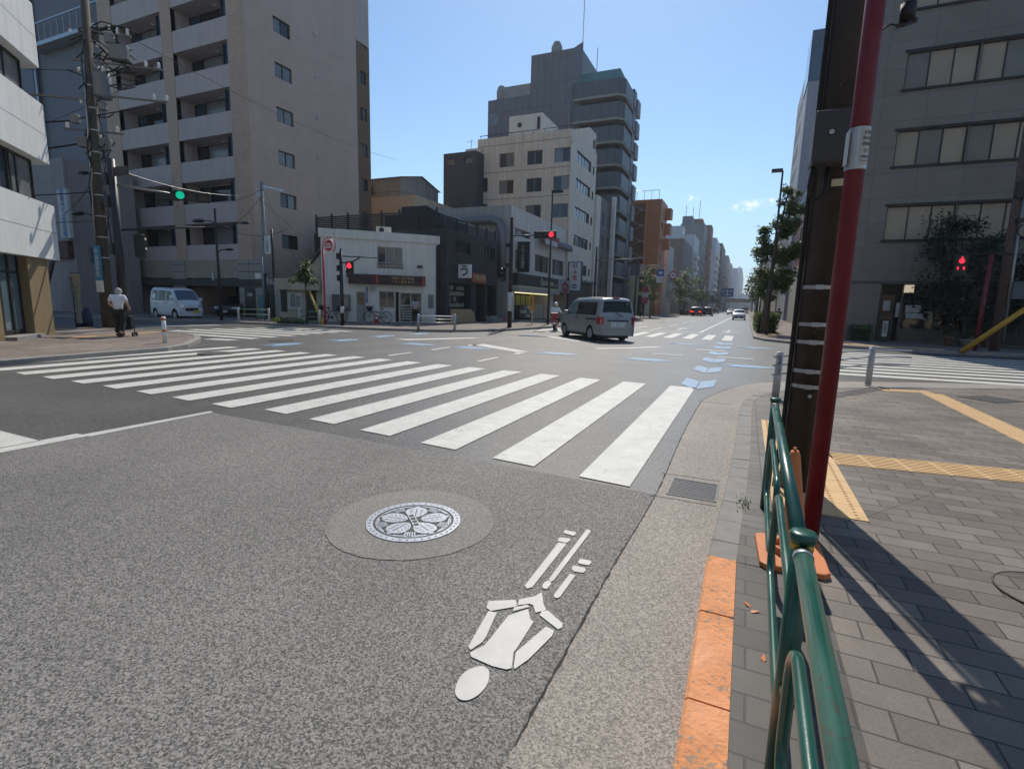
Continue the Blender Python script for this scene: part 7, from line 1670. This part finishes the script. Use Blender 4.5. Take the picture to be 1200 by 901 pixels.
def saloon(label, paint_, loc, rz, tall=0, lights=None, van=0, group=None):
    t = T('car', label, 'car', (0, 0, 0), local=True, group=group)
    H_ = 1.45+tall
    prof = [(2.2, .5), (2.16, .72), (1.95, .82), (1.15, .95), (.45, H_-.08), (0, H_), (-.9, H_-.02), (-1.45, H_-.22), (-1.9, 1.02), (-2.15, .95), (-2.2, .7)]
    if tall: prof = [(2.2, .5), (2.16, .8), (1.9, .95), (1.3, 1.05), (.6, H_-.1), (.2, H_), (-1.7, H_-.03), (-2.0, H_-.15), (-2.15, 1.1), (-2.2, .7)]
    bd = Body(4.4, 1.72, H_, prof, .93, .2, (1.38, -1.32), .35, .22, .16, .1)
    bd.build('body', paint_, t)
    bd.over(1.0, H_-.1, 1.2, .4, .92, MAT['carglass'], 'windscreen', t); bd.over(1.08 if not tall else 1.15, H_-.16, -1.2, -2.2, .9, MAT['carglass'], 'rear_window', t)
    for sg in (1, -1):
        pts = [(.95, .98), (.42, H_-.14), (-.95, H_-.12), (-1.5, 1.02)] if not tall else [(1.1, 1.08), (.55, H_-.15), (-1.75, H_-.14), (-1.9, 1.1)]
        mb = MB(); mb.face(bd.side(pts, sg)); mb.build('side_window', MAT['carglass'], t)
        mb = MB(); P = bd.side([(2.17, .6), (2.12, .74), (1.8, .8), (1.9, .62)], sg, .014); mb.face(P); mb.face([P[0], P[1], V((2.235, sg*.42, .72)), V((2.25, sg*.42, .6))]); mb.build('headlight', HEAD, t)
        mb = MB(); P = bd.side([(-1.95, .74), (-1.95, .92), (-2.16, .92), (-2.19, .74)], sg, .014); mb.face(P); mb.face([P[3], P[2], V((-2.26, sg*.45, .92)), V((-2.27, sg*.45, .74))]); mb.build('tail_light', lights or TAIL, t)
        mb = MB(); mb.obox((.85, sg*.98, 1.02), (.12, .18, .13)); mb.build('door_mirror', paint_, t)
    mb = MB(); bd.cap(mb, 2.2, -.45, .45, .3, .5, 1); mb.build('grille', MAT['black'], t)
    mb = MB(); mb.box(2.285, -.165, .36, 2.295, .165, .5); mb.build('licence_plate', PLATE, t)
    mb = MB(); mb.box(-2.295, -.165, .55, -2.285, .165, .7); mb.build('licence_plate', PLATE, t)
    for x in (1.38, -1.32):
        for sg in (1, -1): wheel(t, x, sg*.74, .3, .19, sg, RIM, 5)
    t.rotation_euler = (0, 0, rz); t.location = loc
    return t
BLK = carpaint('car_black', (.012, .012, .016)); SIL = carpaint('car_silver', (.4, .41, .42)); WHT = carpaint('car_white', (.65, .66, .66), 0)
BRK = glow('brake_light', (1, .03, .02), 2)
saloon('black car parked nose out inside the dark apartment garage', BLK, (-32.9, 25.6, .02), R(-62))
saloon('silver car coming towards the crossing in the right lane', SIL, (-.95, 80, 0), R(-90))
saloon('white car further off in the middle of the street', WHT, (-3.9, 150, 0), R(-92))
saloon('black tall taxi braking on the left side of the street', BLK, (-8.6, 104, 0), R(90), .28, BRK)
saloon('black car ahead of the braking taxi, nearest the kerb', BLK, (-10.2, 118, 0), R(90), .25, BRK)
saloon('black minivan just right of the braking taxi', BLK, (-7.0, 110, 0), R(88), .3)
saloon('dark car in the distance between the taxi and the white car', carpaint('car_dark', (.05, .055, .065)), (-8.6, 170, 0), R(90), .2)
saloon('dark car in the distance close to the left kerb', bpy.data.materials['car_dark'], (-10.4, 190, 0), R(90), .1)
t = T('truck', 'pale box truck in the distance behind the silver car', 'truck', (0, 0, 0), local=True)
mb = MB(); mb.box(-3.6, -1.1, .9, 1.6, 1.1, 3.1); mb.build('cargo_box', MAT['wgrime'], t, bevel=.05)
mb = MB(); mb.prism([(1.7, -1), (3.2, -1), (3.35, 1.35)[:2] if 0 else (3.2, 1), (1.7, 1)], .5, 2.3); cb = mb.build('cab', WHT, t, bevel=.15)
mb = MB(); mb.box(3.201, -.85, 1.35, 3.215, .85, 2.1); mb.build('windscreen', MAT['carglass'], cb)
for x in (2.5, -2.2):
    for sg in (1, -1): wheel(t, x, sg*.95, .42, .26, sg, RIM, 5)
t.rotation_euler = (0, 0, R(-90)); t.location = (1.0-1.6, 190, 0)
t.location = (-.7, 190, 0)

# ------------------------------------------------------------------ people (skin modifier bodies) and two-wheelers
def skin(name, J, E, mat, parent, sub=2, smooth=True):
    me = bpy.data.meshes.new(name); me.from_pydata([j[:3] for j in J], E, [])
    o = bpy.data.objects.new(name, me); COL.objects.link(o); o.parent = parent; me.materials.append(mat)
    s = o.modifiers.new('skin', 'SKIN'); s.use_smooth_shade = True
    me.skin_vertices.new() if not me.skin_vertices else None
    for i, j in enumerate(J):
        r = j[3]; me.skin_vertices[0].data[i].radius = (r, j[4] if len(j) > 4 else r)
    me.skin_vertices[0].data[0].use_root = True
    u = o.modifiers.new('subdivision', 'SUBSURF'); u.levels = sub; u.render_levels = sub
    return o
def mid(a, b, t=.5): return tuple(a[i]+(b[i]-a[i])*t for i in range(3))
def person(label, loc, rz, top, bottom, hair, pose, h=1.6, helmet=None, shoes=None, longsleeve=False):
    """pose: joints in body axes (x right, y forward, z up) for a 1.6 m figure"""
    t = T('person', label, 'person', (0, 0, 0), local=True); k = h/1.6
    P = dict(pel=(0, 0, .84), wst=(0, .0, .98), chs=(0, .02, 1.17), nek=(0, .02, 1.33), hed=(0, .03, 1.41), crn=(0, .03, 1.5),
             sL=(-.17, .01, 1.27), sR=(.17, .01, 1.27), eL=(-.24, -.02, 1.02), eR=(.24, -.02, 1.02), hL=(-.24, .06, .8), hR=(.24, .06, .8),
             pL=(-.085, 0, .8), pR=(.085, 0, .8), kL=(-.09, .03, .44), kR=(.09, .03, .44), aL=(-.09, -.02, .07), aR=(.09, -.02, .07), tL=(-.1, .14, .03), tR=(.1, .14, .03))
    P.update(pose)
    g = lambda n, r, r2=None: (*[c*k for c in P[n]], r*k, (r2 or r)*k)
    J = [g('pel', .12, .095), g('wst', .11, .085), g('chs', .13, .095), g('nek', .052), g('hed', .07, .085), g('crn', .078, .09)]
    E = [(0, 1), (1, 2), (2, 3), (3, 4), (4, 5)]
    hd_ = P['hed']; nz = (hd_[0], hd_[1]+.105, hd_[2]+.02)
    J.append((*[c*k for c in nz], .016*k, .016*k)); E.append((4, 6))
    for sd, sx_ in (('L', -1), ('R', 1)):
        b = len(J); J += [g('s'+sd, .052), g('e'+sd, .038), (*[c*k for c in mid(P['e'+sd], P['h'+sd], .9)], .025*k, .025*k)]
        E += [(2, b), (b, b+1), (b+1, b+2)]
        w_ = V(P['h'+sd])-V(P['e'+sd]); w_.normalize(); lat = w_.orthogonal().normalized(); H0 = V(P['h'+sd])
        pm = len(J); J.append((*(H0+w_*.03)*k, .034*k, .02*k)); E.append((b+2, pm))
        for f, (o_, L) in enumerate(((-.032, .075), (-.011, .085), (.011, .08), (.032, .06))):
            q = len(J); J.append((*(H0+w_*(.03+L*.55)+lat*o_)*k, .0095*k, .0095*k)); J.append((*(H0+w_*(.03+L)+lat*o_+V((0, .015, 0)))*k, .008*k, .008*k)); E += [(pm, q), (q, q+1)]
        q = len(J); J.append((*(H0+w_*.03+lat*.045+V((0, .03, 0)))*k, .01*k, .01*k)); E.append((b+2, q))
        b = len(J); J += [g('p'+sd, .085), g('k'+sd, .057), g('a'+sd, .038), g('t'+sd, .035)]
        E += [(0, b), (b, b+1), (b+1, b+2), (b+2, b+3)]
    skin('body', J, E, MAT['skin'], t)
    G = lambda n, r, r2=None: (*[c*k for c in P[n]], r*k, (r2 or r)*k)
    sl = .55 if not longsleeve else .98
    S = [G('pel', .135, .115), G('wst', .132, .112), G('chs', .155, .118), (*[c*k for c in mid(P['chs'], P['nek'], .75)], .07*k, .065*k)]
    for sd in 'LR': S += [G('s'+sd, .078), (*[c*k for c in mid(P['s'+sd], P['e'+sd], min(1, sl*1.2))], .066*k, .066*k)]+([(*[c*k for c in mid(P['e'+sd], P['h'+sd], .85)], .045*k, .045*k)] if longsleeve else [])
    n_ = 3 if longsleeve else 2
    SE = [(0, 1), (1, 2), (2, 3)]
    for i in range(2):
        b = 4+i*n_; SE += [(2, b), (b, b+1)]+([(b+1, b+2)] if longsleeve else [])
    skin('shirt', S, SE, top, t)
    Tz = [G('pel', .13, .11)]; TE = []
    for sd in 'LR':
        b = len(Tz); Tz += [G('p'+sd, .105), G('k'+sd, .078), (*[c*k for c in mid(P['k'+sd], P['a'+sd], .88)], .062*k, .066*k)]; TE += [(0, b), (b, b+1), (b+1, b+2)]
    skin('trousers', Tz, TE, bottom, t)
    for sd in 'LR':
        a, b = V(P['a'+sd])*k, V(P['t'+sd])*k
        skin('shoe', [(*(a-(b-a)*.25-V((0, 0, .01*k))), .045*k, .04*k), (*b, .042*k, .034*k)], [(0, 1)], shoes or MAT['black'], t)
    hc = V(P['hed'])*k; cr = V(P['crn'])*k; up = (cr-hc).normalized()
    mb = MB()
    if helmet:
        mb.ball(cr+up*.01, .135*k, 16, (1, 1.08, .95)); mb.build('helmet', helmet, t)
    else:
        mb.ball(hc+up*.05*k+V((0, -.018*k, 0)), .108*k, 16, (.92, 1.0, 1.0)); mb.ball(hc+V((0, -.042*k, .0)), .09*k, 12); mb.build('hair', hair, t)
    for sx_ in (-1, 1): mb = MB(); mb.ball(hc+V((sx_*.085*k, 0, .01*k)), .022*k, 8, (.5, .8, 1.3)); mb.build('ear', MAT['skin'], t)
    for sx_ in (-1, 1): mb = MB(); mb.ball(hc+V((sx_*.032*k, .083*k, .035*k)), .011*k, 8); mb.build('eye', MAT['ink'], t)
    t.location = loc; t.rotation_euler = (0, 0, rz)
    return t
TEE = M('white_shirt', (.72, .73, .76), .8, 0, .05, 3); TRD = M('dark_trousers', (.02, .023, .02), .85, 0, .3, 6); SHG = M('grey_shirt', (.4, .37, .38), .8)
wk = dict(kL=(-.09, .09, .45), aL=(-.09, .02, .08), tL=(-.1, .17, .03), kR=(.1, .02, .45), aR=(.1, -.18, .13), tR=(.1, -.1, .03), eR=(.25, .02, 1.04), hR=(.2, .25, .92), eL=(-.25, .02, 1.04), hL=(-.2, .25, .92), chs=(0, .06, 1.16), nek=(0, .1, 1.31), hed=(0, .13, 1.39), crn=(0, .15, 1.475))
ang = math.atan2(9.9-0, -18.2)-PI/2-.35
person('grey haired person in a white shirt pushing a walking cart away on the left pavement', (-18.1, 9.75, .1), ang, TEE, TRD, MAT['hairgrey'], wk, 1.6)
fx_, fy_ = -math.sin(ang), math.cos(ang); c = V((-18.1+fx_*.42+.12, 9.75+fy_*.42, .1))
t = T('walking_cart', 'dark walking cart held by the grey haired person', 'walking cart', c)
mb = MB(); mb.obox((c.x, c.y, .55), (.36, .3, .42), ang); mb.build('bag', MAT['ink'], t, bevel=.04)
mb = MB()
for s_ in (-.18, .18):
    q = V((c.x+s_*math.cos(ang), c.y+s_*math.sin(ang), 0)); mb.tube([q+V((0, 0, .18)), q+V((0, 0, .8)), q+V((-fx_*.2, -fy_*.2, .93))], .014, 6)
a, b = [V((c.x+s_*math.cos(ang)-fx_*.2, c.y+s_*math.sin(ang)-fy_*.2, .93)) for s_ in (-.2, .2)]; mb.tube([a, b], .016, 6); mb.build('frame', MAT['black'], t)
for s_ in (-.18, .18):
    for g_ in (-.14, .14):
        q = V((c.x+s_*math.cos(ang)+g_*fx_, c.y+s_*math.sin(ang)+g_*fy_, .17)); mb = MB(); d = V((math.cos(ang), math.sin(ang), 0))*.02; mb.cyl(q-d, q+d, .07, n=12); mb.build('wheel', MAT['rubber'], t)
person('person in a grey shirt and black trousers standing at the white house door', (-18.35, 26.2, .1), R(38), SHG, MAT['black'], MAT['hairblack'], dict(hR=(.1, .28, 1.0), eR=(.24, .05, 1.03)), 1.62)
person('person in black waiting in the shade by the slender street tree', (-12.2, 66, .1), R(-60), MAT['black'], MAT['black'], MAT['hairblack'], {}, 1.65)

def bicycle(label, loc, rz, fm, basket=True, group=None):
    t = T('bicycle', label, 'bicycle', (0, 0, 0), group, local=True)
    r = .33
    for x in (.53, -.53):
        mb = MB(); mb.tube([(x+r*math.cos(k*PI/16), 0, r+r*math.sin(k*PI/16)) for k in range(32)], .018, 8, closed=True); wh = mb.build('wheel', MAT['rubber'], t)
        mb = MB()
        for k in range(12): a = k*PI/6; mb.tube([(x, 0, r), (x+r*math.cos(a), 0, r+r*math.sin(a))], .003, 4)
        mb.cyl((x, -.04, r), (x, .04, r), .025, n=8); mb.build('spokes', MAT['alu'], wh)
        mb = MB(); mb.tube([(x+(r+.03)*math.cos(g), 0, r+(r+.03)*math.sin(g)) for g in [R(q) for q in range(20, 170, 15)]], .02, 6); mb.build('mudguard', MAT['steel'], t)
    mb = MB()
    for a, b in (((-.53, r), (-.05, .28)), ((-.05, .28), (-.2, .75)), ((-.53, r), (-.2, .72)), ((-.05, .28), (.36, .62)), ((-.17, .6), (.37, .68)), ((.53, r), (.36, .75)), ((.36, .6), (.32, .98))): mb.tube([(a[0], 0, a[1]), (b[0], 0, b[1])], .017, 8)
    mb.build('frame', fm, t)
    mb = MB(); mb.tube([(.18, -.26, .98), (.3, -.2, 1.02), (.32, 0, .98), (.3, .2, 1.02), (.18, .26, .98)], .014, 8); mb.build('handlebar', MAT['alu'], t)
    mb = MB(); mb.ball((-.23, 0, .84), .12, 10, (1.1, .7, .35)); mb.cyl((-.2, 0, .7), (-.22, 0, .84), .014, n=6); mb.build('saddle', MAT['black'], t)
    mb = MB(); mb.cyl((-.05, -.05, .28), (-.05, .05, .28), .08, n=12); mb.tube([(-.05, -.07, .28), (.05, -.08, .16)], .012, 6); mb.tube([(-.05, .07, .28), (-.15, .08, .4)], .012, 6); mb.build('crank', MAT['black'], t)
    if basket:
        mb = MB(); mb.tube([(.5, 0, .72), (.52, 0, .98)], [.14, .2], 10); mb.build('basket', MAT['darkframe'], t)
    t.rotation_euler = (0, 0, rz); t.location = loc
    return t
d = math.atan2(C_.y-A_.y, C_.x-A_.x)
bicycle('bicycle with a front basket leaning by the white house shop window', (*(FA.p(3.2, .1, .45)),), d+PI, M('bike_green', (.02, .06, .06), .4))
bicycle('dark bicycle behind the red pole at the left end of the white house', (*(FA.p(.55, .1, .6)),), d+.1, MAT['darkframe'])
bicycle('dark bicycle parked by the beige shop doorway', (-22.6, 22.3, .1), 1.2, MAT['darkframe'])

def scooter(label, loc, rz, body, box, who, helm, shirt):
    t = T('scooter', label, 'scooter', (0, 0, 0), local=True)
    for x in (.62, -.6):
        mb = MB(); mb.tube([(x, -.05, .24), (x, .05, .24)], [.24, .24], 20); mb.build('wheel', MAT['rubber'], t)
    mb = MB(); mb.tube([(.58, 0, .3), (.45, 0, .75), (.38, 0, 1.02)], [.09, .13, .06], 10); mb.tube([(.42, 0, .35), (0, 0, .26), (-.3, 0, .42), (-.75, 0, .62)], [.14, .15, .2, .1], 10); mb.build('body', body, t)
    mb = MB(); mb.tube([(-.02, 0, .72), (-.6, 0, .74)], [.13, .15], 10); mb.build('saddle', MAT['black'], t)
    mb = MB(); mb.tube([(.3, -.33, 1.0), (.38, 0, 1.04), (.3, .33, 1.0)], .02, 8); mb.build('handlebar', MAT['black'], t)
    mb = MB(); mb.box(-.98, -.2, .72, -.58, .2, 1.02); mb.build('cargo_box', box, t, bevel=.03)
    mb = MB(); mb.box(-.86, -.12, .56, -.8, .12, .66); mb.build('tail_light', TAIL, t)
    mb = MB(); mb.box(-.88, -.1, .38, -.86, .1, .5); mb.build('licence_plate', PLATE, t)
    t.rotation_euler = (0, 0, rz); t.location = loc
    # rider: local y forward, so the body turns by -90 degrees against the scooter's x
    sit = dict(pel=(0, -.05, .84), wst=(0, -.04, .98), chs=(0, .0, 1.17), nek=(0, .04, 1.32), hed=(0, .07, 1.4), crn=(0, .08, 1.48), sL=(-.17, .0, 1.26), sR=(.17, .0, 1.26), eL=(-.27, .17, 1.08), eR=(.27, .17, 1.08), hL=(-.3, .42, 1.03), hR=(.3, .42, 1.03), pL=(-.1, 0, .82), pR=(.1, 0, .82), kL=(-.16, .4, .74), kR=(.16, .4, .74), aL=(-.15, .3, .36), aR=(.15, .3, .36), tL=(-.15, .46, .33), tR=(.15, .46, .33))
    c = V(loc)+V((-.22*math.cos(rz), -.22*math.sin(rz), 0))
    person(who, c, rz-PI/2, shirt, TRD, MAT['hairblack'], sit, 1.6, helmet=helm, longsleeve=True)
scooter('red delivery scooter with a red rear box just left of the silver van', (-9.95, 28.0, 0), R(104), M('scooter_red', (.3, .02, .02), .35, coat=.5), bpy.data.materials['scooter_red'], 'scooter rider in a white jacket and pale helmet beside the silver van', M('helmet_pale', (.5, .5, .42), .3), TEE)
scooter('dark scooter riding away on the right pavement beyond the hedge', (2.9, 58, .1), R(88), MAT['black'], MAT['darkframe'], 'rider in dark clothes on the right pavement beyond the hedge', MAT['darkframe'], M('dark_jacket', (.06, .05, .06), .8))

# ------------------------------------------------------------------ air
hm = bpy.data.materials.new('haze_air'); hm.use_nodes = True; hn = hm.node_tree.nodes; hl = hm.node_tree.links
hn.remove(hn['Principled BSDF']); pv = hn.new('ShaderNodeVolumePrincipled'); pv.inputs['Color'].default_value = (.86, .92, 1, 1); pv.inputs['Density'].default_value = .00035; pv.inputs['Anisotropy'].default_value = .35
hl.new(pv.outputs[0], hn['Material Output'].inputs['Volume'])
mb = MB(); mb.box(-2520, -420, -1.1, 2520, 4020, 86); tag(mb.build('haze', hm), 'thin summer haze in the air over the street', None, None, 'stuff')
SC.cycles.volume_step_rate = 10; SC.cycles.volume_max_steps = 64; SC.cycles.volume_bounces = 0

# ------------------------------------------------------------------ lettering as real meshes
dg = bpy.context.evaluated_depsgraph_get()
for o in [o for o in SC.objects if o.type == 'FONT']:
    me = bpy.data.meshes.new_from_object(o.evaluated_get(dg)); nm = o.name
    n = bpy.data.objects.new('lettering', me); COL.objects.link(n)
    n.parent = o.parent; n.location = o.location; n.rotation_euler = o.rotation_euler
    bpy.data.objects.remove(o)
